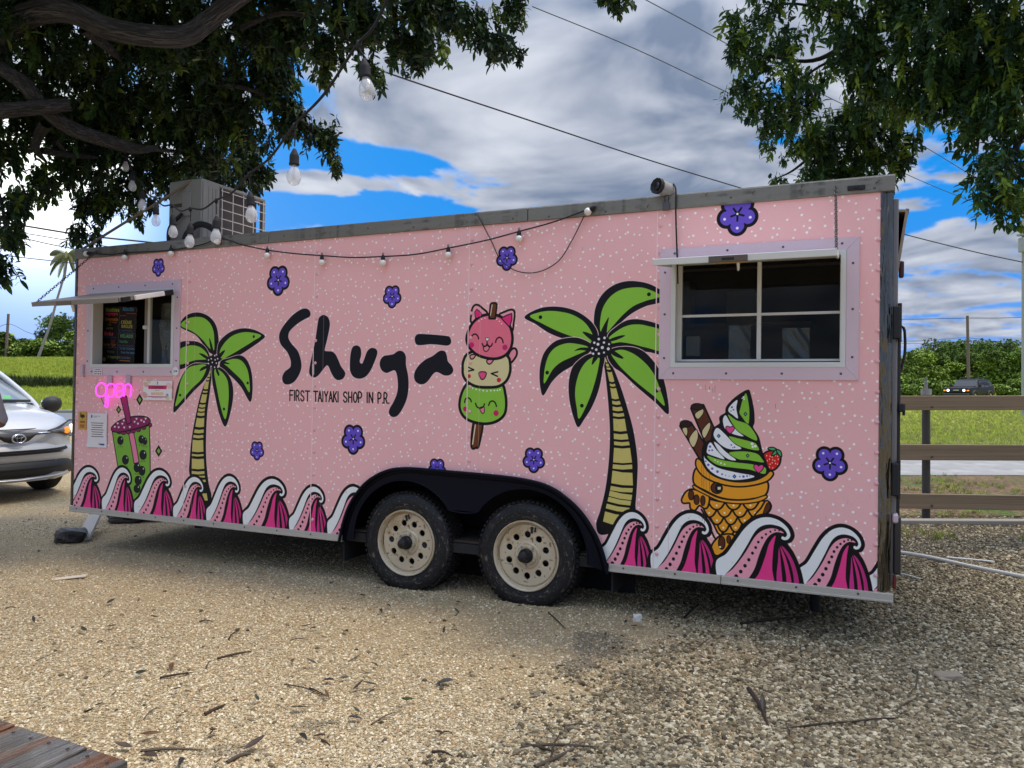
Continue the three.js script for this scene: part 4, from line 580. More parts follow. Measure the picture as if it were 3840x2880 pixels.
struct('kerb', box(93, 0.13, 0.5, -43.5, 0.065, -36.3), concrete);
struct('path', planeXZ(2.4, 60, -14.3, -11.5, 20, 3, (x) => 0.006), concrete);
struct('path_branch', new THREE.ShapeGeometry(new THREE.Shape([[9.2, 17.6], [60, 24], [60, 16.5], [13.5, 15.6]].map((p) => new THREE.Vector2(...p)))).rotateX(-Math.PI / 2).translate(0, 0.022, 0), concrete);
// grass and dirt
const grassTex = dataTex(512, 512, (u, v) => { const n = tf(u, v, 5, 5, 3, 5), m = tf(u, v, 60, 60, 9, 3), k = 0.55 + 0.5 * m; return [(0.70 + 0.16 * n) * k, (0.75 + 0.1 * n) * k, 0.24 * k]; });
const grassMat = std('#ffffff', 0.95, { map: repeat(grassTex, 0.16, 0.16), bumpMap: repeat(bumpFine, 0.8, 0.8), bumpScale: 0.05 });
struct('grass_bank', planeXZ(-130, 40, -180, -36.55, 60, 60, (x, z) => 0.02 + hill(x, z)), grassMat);
struct('grass_field', planeXZ(2.2, 160, -160, -14.6, 30, 40, (x, z) => 0.012 + 0.05 * PN.noise(x * 0.3, z * 0.3, 1)), grassMat);
const dirtTex = dataTex(512, 512, (u, v) => { const n = tf(u, v, 7, 7, 13, 5), g = sst(0.5, 0.62, tf(u, v, 5, 5, 23, 5)), k = 0.7 + 0.5 * tn(u, v, 90, 90, 4); return [lerp(0.40 + 0.14 * n, 0.34, g) * k, lerp(0.32 + 0.12 * n, 0.42, g) * k, lerp(0.22 + 0.08 * n, 0.14, g) * k]; });
struct('dirt_verge', planeXZ(1.5, 40, -11.4, -7.9, 40, 12, (x, z) => 0.012 + 0.03 * Math.max(0, PN.noise(x * 1.5, z * 1.5, 4)) * sst(-11.4, -10.9, z) * sst(-7.9, -8.3, z)), std('#ffffff', 0.95, { map: repeat(dirtTex, 0.35, 0.35), bumpMap: repeat(bumpFine, 3, 3), bumpScale: 0.02 }));
{
  const blade = []; for (let i = 0; i < 9; i++) { const a = i * 2.4, l = 0.5 + 0.5 * hash2(i, 1, 2), o = 0.25 * hash2(i, 3, 4), b = 0.2 + 0.45 * hash2(i, 5, 6), g = new THREE.BufferGeometry(), w = 0.035; g.setAttribute('position', new THREE.Float32BufferAttribute([-w, 0, 0, w, 0, 0, w * 0.7, l * 0.6, b * 0.35, -w, 0, 0, w * 0.7, l * 0.6, b * 0.35, -w * 0.7, l * 0.6, b * 0.35, -w * 0.7, l * 0.6, b * 0.35, w * 0.7, l * 0.6, b * 0.35, 0, l, b], 3)); g.computeVertexNormals(); blade.push(g.translate(0, 0, o).rotateY(a)); }
  const tuft = merge(blade), D = new THREE.Object3D(), C = new THREE.Color();
  const sow = (name, n, where, h, cols, label) => { const m = new THREE.InstancedMesh(tuft, std('#ffffff', 0.9, { side: THREE.DoubleSide }), n); for (let i = 0; i < n; i++) { const [x, y, z] = where(), s = rr(...h); D.position.set(x, y, z); D.rotation.set(0, rnd() * 6.28, 0); D.scale.set(s * rr(0.7, 1.3), s, s * rr(0.7, 1.3)); D.updateMatrix(); m.setMatrixAt(i, D.matrix); C.setRGB(...cols[Math.floor(rnd() * cols.length)]).multiplyScalar(rr(0.7, 1.25)); m.setColorAt(i, C); } m.name = name; m.castShadow = m.receiveShadow = true; tag(m, label, 'grass', null, 'stuff'); scene.add(m); };
  const G1 = [[0.36, 0.45, 0.05], [0.42, 0.47, 0.055], [0.45, 0.48, 0.09], [0.28, 0.39, 0.04]], G2 = [[0.05, 0.075, 0.015], [0.06, 0.09, 0.02], [0.04, 0.06, 0.015]], G3 = [[0.34, 0.31, 0.13], [0.27, 0.23, 0.11], [0.2, 0.28, 0.05]];
  sow('bank_grass', 26000, () => { const z = -lerp(37, 62, Math.pow(rnd(), 0.7)), x = z * rr(0.50, 0.74); return [x, hill(x, z), z]; }, [0.1, 0.32], G1, 'bright green grass covering the bank beyond the road');
  sow('dark_weeds', 2600, () => { const x = rr(-44, -20), z = -46.5 + rr(-0.7, 0.7) + 1.2 * PN.noise(x * 0.2, 1, 1); return [x, hill(x, z), z]; }, [0.35, 0.75], G2, 'dark strip of dry weeds halfway up the grass bank');
  sow('field_grass', 30000, () => { const z = -lerp(14.7, 70, Math.pow(rnd(), 1.6)), x = -z * rr(0.42, 0.74); return [x, 0.01, z]; }, [0.04, 0.15], [...G1, ...G1, ...G3, ...G3], 'short green grass of the field beyond the board fence');
  sow('verge_weeds', 2300, () => { for (;;) { const x = rr(2.6, 8.5), z = rr(-11.3, -6.3); if (PN.noise(x * 1.3, z * 1.3, 3.3) + (z < -7.8 ? 0.02 : -0.22) > 0.05) return [x, 0.008, z]; } }, [0.02, 0.085], [...G1, ...G3, ...G3], 'sparse weeds growing along the fence and on the gravel behind it');
}

// ---------------------------------------------------------------- the two trees over the yard
const barkTex = dataTex(256, 256, (u, v) => { const n = tf(u, v, 6, 24, 3, 5), c = sst(0.40, 0.56, tf(u, v, 10, 44, 12, 3)); const b = (0.15 + 0.24 * n) * (0.6 + 0.4 * c); return [b, b * 0.965, b * 0.93]; });
const barkBump = dataTex(256, 256, (u, v) => { const n = tf(u, v, 6, 24, 3, 5), c = sst(0.40, 0.56, tf(u, v, 10, 44, 12, 3)); return [n * 0.5 + c * 0.5, 0, 0]; }, false);
M.bark = std('#ffffff', 0.9, { map: repeat(barkTex, 6, 2), bumpMap: repeat(barkBump, 6, 2), bumpScale: 0.04 });
function leafGeo(L, w, bend, fold = 0.25) {                      // a folded, drooping leaf along +z
  const rows = [[0, 0.02], [0.22, 0.8], [0.5, 1], [0.78, 0.66], [1, 0.02]], p = [], ix = [];
  rows.forEach(([t, k]) => { const y = -bend * t * t * L, z = t * L; p.push(-w * k, y + fold * w * k, z, 0, y, z, w * k, y + fold * w * k, z); });
  for (let r = 0; r < 4; r++) { const a = r * 3; ix.push(a, a + 3, a + 1, a + 1, a + 3, a + 4, a + 1, a + 4, a + 2, a + 2, a + 4, a + 5); }
  const g = new THREE.BufferGeometry(); g.setAttribute('position', new THREE.Float32BufferAttribute(p, 3)); g.setIndex(ix); g.computeVertexNormals(); return g;
}
const leafMat = phys('#ffffff', 0.6, { side: THREE.DoubleSide, transmission: 0.3, thickness: 0, specularIntensity: 0.5 });
function spray(sd) {
  const keep = seed; seed = sd; const list = [];
  for (let i = 0; i < 15; i++) { const a = i * 2.4 + rr(-0.4, 0.4), el = rr(-0.3, 1.2), L = rr(0.042, 0.085); list.push(leafGeo(L, L * rr(0.18, 0.25), rr(0.1, 0.5)).rotateX(el).rotateY(a).translate(rr(-0.02, 0.02), -i * 0.009, rr(-0.02, 0.02))); }
  list.push(new THREE.CylinderGeometry(0.0025, 0.003, 0.16, 4).translate(0, -0.05, 0)); seed = keep; return merge(list);
}
const SPRAYS = [spray(11), spray(12), spray(13)], LEAVES = [leafGeo(0.11, 0.02, 0.35), leafGeo(0.125, 0.023, 0.2), leafGeo(0.095, 0.019, 0.5)];
const LEAFC = [[0.011, 0.034, 0.008], [0.018, 0.05, 0.010], [0.028, 0.064, 0.010], [0.07, 0.115, 0.010], [0.010, 0.032, 0.014]];
function yardTree(label, blobs, trunk, limbs, twigs, tone = 1, thick = 1) {
  const t = thing('broadleaf_tree', label, 'tree');
  part(t, 'trunk', trunk, M.bark); for (const l of limbs) part(t, 'limb', l, M.bark);
  if (twigs.length) { const w = part(t, 'twigs', twigs, M.bark); w.userData.kind = 'stuff'; }
  const lists = [[], [], []], D = new THREE.Object3D(), C = new THREE.Color(), cand = [];
  for (const [x, y, r, d, dens = 1] of blobs) {
    const c = at(x, y, d), R = r / F * d, n = Math.max(5, Math.round((Math.pow(R / 0.1, 2) * 9.5 * thick + R / 0.1 * 3) * dens)), sub = []; for (let i = 0; i < Math.max(3, n / 9); i++) sub.push(V(rr(-1, 1), rr(-1, 1), rr(-1, 1)).normalize().multiplyScalar(Math.pow(rnd(), 0.5) * 0.86));
    for (let i = 0; i < n; i++) {
      const s = sub[Math.floor(rnd() * sub.length)], j = V(rr(-1, 1), rr(-1, 1), rr(-1, 1)).multiplyScalar(Math.min(0.5, 0.14 / R));
      D.position.set(c.x + (s.x + j.x) * R, c.y + (s.y + j.y) * R, c.z + (s.z + j.z) * R * 1.15); D.rotation.set(rr(-0.5, 0.5), rnd() * 6.28, rr(-0.5, 0.5)); D.scale.setScalar(rr(0.75, 1.2)); D.updateMatrix();
      lists[Math.floor(rnd() * 3)].push([D.matrix.clone(), LEAFC[Math.floor(rnd() * 5)]]);
      if (cand.length < 300 && rnd() < 0.08) cand.push(D.position.clone().add(V(rr(-0.08, 0.08), rr(-0.12, 0), rr(0, 0.1))));
    }
  }
  lists.forEach((l, k) => { const m = new THREE.InstancedMesh(SPRAYS[k], leafMat, l.length); l.forEach(([x, c], i) => { m.setMatrixAt(i, x); C.setRGB(...c).multiplyScalar(tone * rr(0.75, 1.4)); m.setColorAt(i, C); }); m.name = 'foliage'; m.userData.kind = 'stuff'; m.castShadow = m.receiveShadow = true; t.add(m); });
  const mats = LEAFC.slice(0, 4).map((c) => std(c.map((q) => q * 1.3), 0.5, { side: THREE.DoubleSide }));
  cand.forEach((p, i) => { const m = part(t, 'leaf', LEAVES[i % 3], mats[i % 4]); m.position.copy(p); m.rotation.set(rr(0, 1.2), rnd() * 6.28, rr(-0.4, 0.4)); });
  return t;
}
const P3 = (l) => l.map(([x, y, d]) => at(x, y, d));
yardTree('large leafy tree on the left with thick grey limbs spreading above the trailer',
  [[80, 40, 130, 6.2], [230, 20, 130, 6.5], [400, 30, 150, 6.6], [540, 40, 120, 7], [60, 190, 110, 6.6], [200, 190, 130, 7], [340, 170, 130, 7.2], [470, 160, 120, 7.4], [570, 120, 80, 7.5], [500, 240, 80, 7.6], [380, 290, 90, 7.6], [290, 280, 80, 7.4], [200, 290, 55, 7.2], [130, 250, 60, 7],
    [640, 50, 90, 6.6], [730, 30, 80, 6.2], [800, 50, 62, 6.2], [700, 90, 40, 6.3], [865, 70, 62, 6.4], [925, 110, 42, 6.4], [900, 20, 60, 6.4], [800, 140, 34, 6.0, 0.8], [690, 130, 30, 6.4, 0.7], [960, 10, 55, 6.8], [1030, 50, 52, 6.8], [1085, 85, 32, 6.8], [1110, 112, 20, 6.8, 0.7], [1115, 8, 38, 6.8], [1330, -8, 36, 6.5, 0.8],
    [640, 250, 52, 7.6], [690, 285, 40, 7.6], [712, 325, 24, 7.6, 0.7], [610, 220, 36, 7.6, 0.8], [440, 340, 62, 8.6], [530, 330, 56, 8.8], [560, 380, 34, 8.8, 0.8], [490, 370, 50, 9.2], [340, 350, 62, 7.6], [300, 380, 48, 7.6], [420, 385, 48, 9.4],
    [150, 355, 52, 6.8], [105, 385, 40, 6.6, 0.8], [60, 415, 30, 6.3, 0.8], [205, 345, 50, 7], [30, 420, 40, 6], [15, 465, 40, 6], [35, 500, 28, 5.8, 0.8], [10, 545, 36, 5.6, 0.8], [230, 400, 46, 7.4], [265, 430, 36, 7.4, 0.8], [195, 425, 38, 7.2, 0.8], [180, 480, 30, 7.2, 0.8], [205, 505, 20, 7.2, 0.6], [40, 300, 40, 6.6, 0.6], [15, 330, 34, 6.3, 0.7],
    [-90, 120, 140, 6.4], [-120, 340, 110, 6.2], [-60, 240, 70, 6.3], [200, -160, 200, 6.2], [550, -170, 190, 6.2], [-120, -120, 190, 6], [420, -420, 260, 5.6], [60, -420, 260, 5.4], [800, -150, 130, 6], [300, -700, 350, 4.6], [-300, -560, 340, 5], [-900, -300, 420, 4.2]],
  taper([V(-6.4, -0.1, -6.6), V(-6.2, 1.5, -6.7), V(-5.9, 2.8, -6.6), V(-5.5, 3.9, -6.5), V(-5.2, 4.8, -6.4)], [0.42, 0.36, 0.32, 0.24, 0.16], 24, 14),
  [taper(P3([[-330, 330, 6.5], [-120, 180, 6.2], [0, 70, 6], [70, 30, 5.9], [150, 25, 5.8], [230, 60, 5.8], [330, 78, 5.8], [400, 78, 5.9], [450, 45, 6], [520, -10, 6], [640, -90, 6.1]]), [0.2, 0.18, 0.15, 0.12, 0.10, 0.09, 0.085, 0.085, 0.075, 0.065, 0.045], 60, 12),
    taper(P3([[-320, 340, 6.5], [-140, 260, 6.1], [0, 240, 5.9], [90, 232, 5.9], [150, 225, 6]]), [0.16, 0.1, 0.075, 0.06, 0.05], 30, 10),
    taper(P3([[0, 145, 5.9], [55, 185, 5.9], [100, 240, 6], [150, 275, 6.1], [220, 300, 6.2], [300, 322, 6.4], [340, 318, 6.5]]), [0.05, 0.06, 0.055, 0.06, 0.055, 0.045, 0.02], 40, 10),
    taper(P3([[100, 265, 6.2], [85, 290, 6.3], [76, 320, 6.3], [100, 350, 6.4]]), [0.05, 0.045, 0.035, 0.01], 16, 8),
    taper(P3([[90, 325, 6.4], [150, 335, 6.6], [210, 340, 6.8]]), [0.03, 0.025, 0.012], 14, 8),
    taper(P3([[180, 60, 5.9], [230, 100, 6.1], [260, 130, 6.4]]), [0.05, 0.035, 0.015], 14, 8)],
  [[[520, 60, 6.4], [600, 30, 6.3], [700, 40, 6.2], [800, 60, 6.2], [900, 90, 6.4]], [[800, 60, 6.3], [860, 40, 6.4], [960, 20, 6.7], [1040, 60, 6.8], [1100, 100, 6.8]], [[470, 180, 7], [560, 200, 7.3], [640, 250, 7.5], [700, 310, 7.6]], [[300, 320, 6.6], [400, 330, 7.6], [520, 350, 8.7]], [[120, 300, 6.4], [170, 380, 6.9], [190, 470, 7.2]], [[1120, 0, 6.8], [1240, -30, 6.7], [1330, -5, 6.5]], [[-60, 300, 6.2], [0, 430, 6], [15, 540, 5.7]], [[700, 40, 6.2], [760, 90, 6.1], [800, 140, 6]]].map((l) => taper(P3(l), [0.022, 0.016, 0.006], 20, 5)));
yardTree('leafy tree on the right hanging drooping leaves over the rear of the trailer',
  [[1610, 40, 50, 6.6], [1640, 110, 62, 6.7], [1600, 90, 34, 6.6, 0.8], [1700, 60, 50, 6.8, 0.8], [1625, 190, 52, 6.8], [1690, 200, 60, 6.9], [1650, 250, 40, 6.9, 0.8], [1750, 190, 48, 7, 0.8], [1720, 150, 24, 6.9, 0.6], [1780, 140, 26, 7, 0.6], [1730, 270, 62, 7], [1800, 270, 72, 7.1], [1860, 250, 62, 7.1], [1780, 330, 72, 7.1], [1850, 330, 66, 7.1], [1910, 310, 60, 7.1], [1940, 280, 40, 7, 0.8], [1930, 345, 30, 7.1, 0.5], [1760, 380, 60, 7.2], [1680, 385, 26, 7.2, 0.7], [1840, 385, 60, 7.2], [1895, 375, 34, 7.2, 0.5], [1780, 0, 46, 6.6, 0.8], [1700, 0, 40, 6.5, 0.8],
    [1900, 30, 110, 6.2], [1860, 110, 70, 6.4], [1920, 150, 100, 6.4], [2040, 60, 140, 6], [2160, 60, 130, 5.8], [2030, 170, 90, 6], [2140, 180, 120, 5.8], [2190, 270, 100, 5.6], [2110, 260, 60, 5.8], [2070, 210, 40, 5.9, 0.8], [2170, 350, 70, 5.4], [2120, 330, 34, 5.6, 0.8], [2190, 410, 46, 5.2, 0.9], [2110, 378, 24, 5.2, 0.8], [2150, 400, 28, 5.2, 0.8], [2185, 450, 20, 5.1, 0.8], [1980, 215, 40, 6.2, 0.8],
    [2330, 120, 190, 5.8], [2330, 330, 120, 5.6], [2050, -160, 200, 5.8], [2300, -200, 240, 5.6], [1820, -110, 110, 6.2], [2180, -460, 260, 5.2], [2800, -500, 380, 4.4], [3300, -1120, 550, 3.1, 0.55], [3767, -2360, 900, 2, 0.5], [3120, -800, 420, 3.8, 0.55]],
  taper([V(5.6, -0.1, -6.7), V(5.5, 1.4, -6.6), V(5.2, 2.8, -6.4), V(4.9, 3.9, -6.2), V(4.6, 4.9, -6)], [0.3, 0.26, 0.22, 0.17, 0.1], 24, 12),
  [taper(P3([[2420, 330, 6.2], [2250, 200, 6.2], [2050, 150, 6.4], [1930, 190, 6.6], [1840, 250, 6.9], [1760, 330, 7.1]]), [0.12, 0.08, 0.06, 0.045, 0.03, 0.012], 40, 8),
    taper(P3([[2250, 200, 6.2], [2080, 60, 6.1], [1900, 60, 6.3], [1760, 130, 6.7], [1650, 120, 6.7]]), [0.07, 0.05, 0.04, 0.022, 0.01], 40, 8), taper(P3([[2300, 230, 6], [2210, 290, 5.6], [2180, 380, 5.3], [2170, 440, 5.2]]), [0.05, 0.035, 0.02, 0.006], 24, 8)],
  [[[1860, 60, 6.4], [1840, 105, 6.6], [1760, 150, 6.8], [1700, 200, 6.9], [1640, 240, 6.9]], [[1790, 140, 6.8], [1820, 130, 6.8], [1830, 90, 6.6]], [[1760, 330, 7.1], [1710, 370, 7.2], [1670, 388, 7.2]], [[1860, 240, 6.9], [1920, 300, 7], [1935, 350, 7.1]], [[1900, 60, 6.3], [1780, 20, 6.5], [1690, 10, 6.5], [1600, 60, 6.6]]].map((l) => taper(P3(l), [0.016, 0.012, 0.004], 20, 5)), 1.9, 0.62);

// ---------------------------------------------------------------- far trees, shrubs and palm
const cardLeaf = (() => { const keep = seed; seed = 71; const list = []; for (let i = 0; i < 7; i++) { const g = leafGeo(rr(0.3, 0.5), rr(0.07, 0.11), 0.3).rotateX(rr(-0.6, 0.9)).rotateY(rr(0, 6.28)).translate(rr(-0.12, 0.12), rr(-0.1, 0.1), rr(-0.12, 0.12)); list.push(g); } seed = keep; return merge(list); })();
const farLeaf = std('#ffffff', 0.9, { side: THREE.DoubleSide });
function farTree(name, sd, h, w, tint, airy) {
  const keep = seed; seed = sd; const t = new THREE.Group(); t.name = name;
  part(t, 'trunk', [taper([V(0, -0.3, 0), V(0.1, h * 0.25, 0.05), V(-0.05, h * 0.5, 0)], [0.16, 0.12, 0.06], 8, 6), ...[0, 1, 2, 3].map((i) => taper([V(0, h * (0.2 + 0.06 * i), 0), V(Math.cos(i * 1.8) * w * 0.28, h * 0.5, Math.sin(i * 1.8) * w * 0.28), V(Math.cos(i * 1.8) * w * 0.42, h * 0.8, Math.sin(i * 1.8) * w * 0.42)], [0.08, 0.05, 0.015], 8, 5))], M.bark);
  const n = airy ? 1500 : 2600, m = new THREE.InstancedMesh(cardLeaf, farLeaf, n), D = new THREE.Object3D(), C = new THREE.Color(), lumps = [];
  for (let i = 0; i < 16; i++) { const a = rnd() * 6.28, e = Math.pow(rnd(), 0.6); lumps.push([Math.cos(a) * w * 0.42 * e, h * rr(airy ? 0.5 : 0.16, 0.9), Math.sin(a) * w * 0.42 * e, w * rr(0.12, 0.24), rr(0.6, 1.4)]); }
  for (let i = 0; i < n; i++) { const l = lumps[Math.floor(rnd() * lumps.length)], v = V(rr(-1, 1), rr(-1, 1), rr(-1, 1)).normalize().multiplyScalar(Math.pow(rnd(), 0.4) * l[3]); D.position.set(l[0] + v.x, Math.max(0.1, l[1] + v.y * 0.75), l[2] + v.z); D.rotation.set(rr(-0.5, 0.5), rnd() * 6.28, rr(-0.5, 0.5)); D.scale.setScalar(rr(0.45, 0.95)); D.updateMatrix(); m.setMatrixAt(i, D.matrix); C.setRGB(...tint).multiplyScalar(l[4] * rr(0.7, 1.3)); m.setColorAt(i, C); }
  m.name = 'crown'; m.castShadow = m.receiveShadow = true; t.add(m); seed = keep; return t;
}
const protos = [farTree('tree', 201, 6.2, 7.5, [0.15, 0.24, 0.03]), farTree('tree', 202, 5.4, 6.5, [0.21, 0.30, 0.04]), farTree('tree', 203, 7.2, 7, [0.10, 0.17, 0.03], true), farTree('tree', 204, 2.6, 4.2, [0.17, 0.25, 0.04])];
function plant(k, x, z, s, sy, turn, name, label, cat, group, y = 0) { const t = protos[k].clone(); t.name = numbered(name); t.position.set(x, y - 0.05, z); t.scale.set(s, sy, s); t.rotation.y = turn; tag(t, label, cat, group); scene.add(t); }
const far = (px, d) => (px - 1106) / F * d;
[[1905, 80, 0, 0.85, 'green tree just behind the rear edge of the trailer beyond the field'], [1965, 84, 1, 1.0, 'bushy tree beyond the field, second to the right of the trailer'], [2010, 88, 0, 1.0, 'rounded green tree beyond the field above the fence post'], [2035, 96, 2, 0.95, 'tall airy tree rising over the tree line left of the utility pole'], [2062, 86, 1, 1.05, 'light green tree just left of the brown utility pole'], [2112, 86, 0, 0.95, 'dense tree behind the black off-roader, right of the utility pole'], [2135, 97, 2, 0.92, 'tall thin-topped tree right of the utility pole'], [2160, 84, 1, 1.0, 'light green bushy tree between the utility pole and the grey pole'], [2200, 82, 0, 0.98, 'dense green tree behind the grey pole at the right edge'], [2262, 84, 1, 1.05, 'bushy tree at the far right end of the tree line'], [1990, 72, 3, 0.9, 'low green bush in front of the trees left of the off-roader'], [1945, 74, 3, 1.0, 'low bush beyond the field beside the trailer end'], [2040, 77, 3, 0.8, 'low bush just behind the off-roader'], [2190, 76, 3, 0.9, 'low bush at the foot of the trees near the grey pole']]
  .forEach(([px, d, k, s, label], i) => plant(k, far(px, d), -d, s, s * (k === 3 ? 0.8 : [0.78, 0.95, 0.84, 1.0, 0.72, 0.9, 1.04, 0.8, 0.9, 0.98][i % 10]), i * 1.9, k === 3 ? 'bush' : 'tree', label, k === 3 ? 'bush' : 'tree', k === 3 ? 'bushes under the right tree line' : 'trees of the right tree line'));
[[-15, 66, 3, 1.2, 'bush on the hilltop at the left edge of the view'], [20, 64, 3, 1.3, 'bush on the hilltop below the thin pole'], [50, 66, 3, 1.3, 'bush on the hilltop between the thin pole and the palm'], [82, 67, 3, 1.25, 'bush on the hilltop behind the foot of the palm'], [110, 65, 3, 1.25, 'bush on the hilltop right of the palm trunk'], [150, 65, 3, 1.35, 'bush on the hilltop beside the trailer front corner'], [140, 74, 2, 0.72, 'airy round tree rising above the hilltop bushes beside the trailer'], [185, 68, 0, 0.5, 'small tree on the hilltop hidden partly by the trailer front']]
  .forEach(([px, d, k, s, label], i) => plant(k, far(px, d), -d, s, s * (k === 3 ? [0.45, 0.7, 0.5, 0.62, 0.42, 0.75][i % 6] : 0.92), i * 2.3 + 1, k === 3 ? 'bush' : 'tree', label, k === 3 ? 'bush' : 'tree', 'greenery along the hilltop', hill(far(px, d), -d)));
{
  const d = 60, t = thing('palm_tree', 'tall leaning palm with a thin bent trunk beyond the bank on the left', 'palm'), top = at(146, 548, d);
  part(t, 'trunk', taper([at(78, 784, d), at(98, 730, d), at(112, 688, d), at(122, 650, d), at(137, 600, d), at(145, 560, d), top], [0.12, 0.1, 0.09, 0.09, 0.085, 0.08, 0.07], 40, 8), std([0.30, 0.26, 0.28], 0.9));
  const frond = (a, e, L) => { const list = [], pts = []; for (let i = 0; i <= 6; i++) { const s = i / 6; pts.push(V(Math.cos(a) * L * s * (1 - 0.25 * s), Math.sin(e) * L * s - 0.75 * L * s * s, Math.sin(a) * L * s * (1 - 0.25 * s))); } list.push(tube(pts, 0.02, 10, 4)); const c = new THREE.CatmullRomCurve3(pts); for (let i = 2; i < 26; i++) for (const sd of [-1, 1]) { const p = c.getPoint(i / 26), l = L * 0.3 * Math.sin(0.4 + i / 26 * 2.4); list.push(leafGeo(l, 0.03, 0.8).rotateX(0.7).rotateY(Math.PI / 2 - a + sd * (Math.PI / 2 - 0.7)).translate(p.x, p.y, p.z)); } return merge(list).translate(top.x, top.y, top.z); };
  const fm = std([0.16, 0.17, 0.07], 0.8, { side: THREE.DoubleSide }); for (let i = 0; i < 13; i++) part(t, 'frond', frond(i * 2.4 + 0.3, 0.9 - 0.12 * i, rr(1.5, 1.9)), fm);
  part(t, 'fruit', [0, 1, 2, 3, 4].map((i) => new THREE.SphereGeometry(0.12, 8, 6).translate(top.x + 0.15 * Math.cos(i * 1.3), top.y - 0.35 - 0.1 * (i % 2), top.z + 0.15 * Math.sin(i * 1.3))), std([0.3, 0.22, 0.12], 0.8));
}

// ---------------------------------------------------------------- poles and lines
const wood = std([0.16, 0.12, 0.10], 0.85), wireM = std([0.03, 0.032, 0.04], 0.6);
function pole(px, yt, yb, d, r, mat, label, extra = [], lean = 0) { const t = thing('utility_pole', label, 'pole'); const a = at(px, yb, d), b = at(px + lean, yt, d); part(t, 'shaft', bar(a, b, r * 0.8, r, 12), mat); for (const [n, g] of extra) part(t, n, g, mat); return t; }
pole(2093, 682, 858, 72, 0.15, wood, 'brown wooden utility pole standing behind the black off-roader', [], -3);
pole(12, 678, 782, 62, 0.12, wood, 'thin wooden pole at the left edge beyond the grass bank', [], 6);
{ const d = 31.7, g = std([0.32, 0.33, 0.35], 0.7), P = (x, y) => at(x, y, d); pole(2213, 430, 903, d, 0.11, g, 'light grey concrete pole at the right edge of the view', [['cap_box', [rbox(0.28, 0.6, 0.28, 0.05, P(2207, 530).x, P(2207, 530).y, -d + 0.1), rbox(0.4, 0.1, 0.3, 0.04, P(2207, 508).x, P(2207, 508).y, -d + 0.1)]]]); }
solo('marker_post', bar(at(2101, 862, 66), at(2101, 829, 66), 0.5, 0.2), std([0.6, 0.6, 0.6], 0.6), 'white marker post beside the foot of the brown utility pole', 'post');
const wire = (label, pts, r, mat = wireM, name = 'power_line') => solo(name, tube(P3(pts), r, 40, 6), mat, label, 'cable');
wire('thick black cable running from the left tree down behind the trailer roof', [[760, 128, 6.6], [845, 160, 7], [1150, 262, 8.2], [1400, 345, 9.6], [1640, 418, 11]], 0.0085, std([0.03, 0.025, 0.045], 0.5), 'overhead_cable');
wire('thin line crossing the top of the sky from the left tree to the right tree', [[1150, 14, 20], [1360, 100, 22], [1590, 208, 25], [1850, 325, 28], [2000, 395, 31], [2150, 455, 34]], 0.014);
wire('thin line in the upper right corner entering the right tree from above', [[1385, -6, 22], [1480, 45, 23], [1700, 165, 25], [1950, 290, 28], [2110, 385, 31], [2215, 445, 33]], 0.014);
wire('line from behind the trailer rear down to the grey pole', [[1900, 492, 30], [2000, 518, 30.6], [2110, 545, 31], [2213, 567, 31.7]], 0.022);
wire('thick dark line on the left passing behind the leaves into the trailer roof', [[-20, 479, 22], [40, 486, 22.5], [180, 508, 23.5], [330, 524, 24.5]], 0.026);
wire('thinner dark line on the left just under the thick one', [[-20, 498, 24], [45, 503, 24.5], [180, 525, 25], [290, 540, 26]], 0.014);
wire('third dark line on the left passing above the palm', [[-20, 508, 24], [45, 514, 24.5], [110, 528, 25], [240, 552, 26]], 0.016);
wire('lowest dark line on the left crossing the palm trunk', [[-20, 548, 26], [45, 556, 26], [100, 562, 26.5], [200, 574, 27]], 0.016);
wire('line running level across the sky to the brown pole on the right', [[1920, 690, 72], [2000, 689, 72], [2093, 687, 72], [2150, 687, 72], [2230, 685, 72]], 0.03);
wire('low line in front of the right tree tops', [[1920, 737, 70], [2000, 736, 70], [2093, 730, 71.8], [2150, 737, 71], [2230, 740, 70]], 0.022);
wire('lower pair line in front of the right tree tops', [[1920, 741, 70.5], [2000, 742, 70.5], [2091, 738, 71.8], [2160, 745, 71], [2230, 747, 70]], 0.02);
wire('thin line from the pole on the left down toward the palm', [[-20, 716, 61], [15, 700, 61.8], [60, 718, 61], [110, 732, 60], [170, 742, 60]], 0.018);

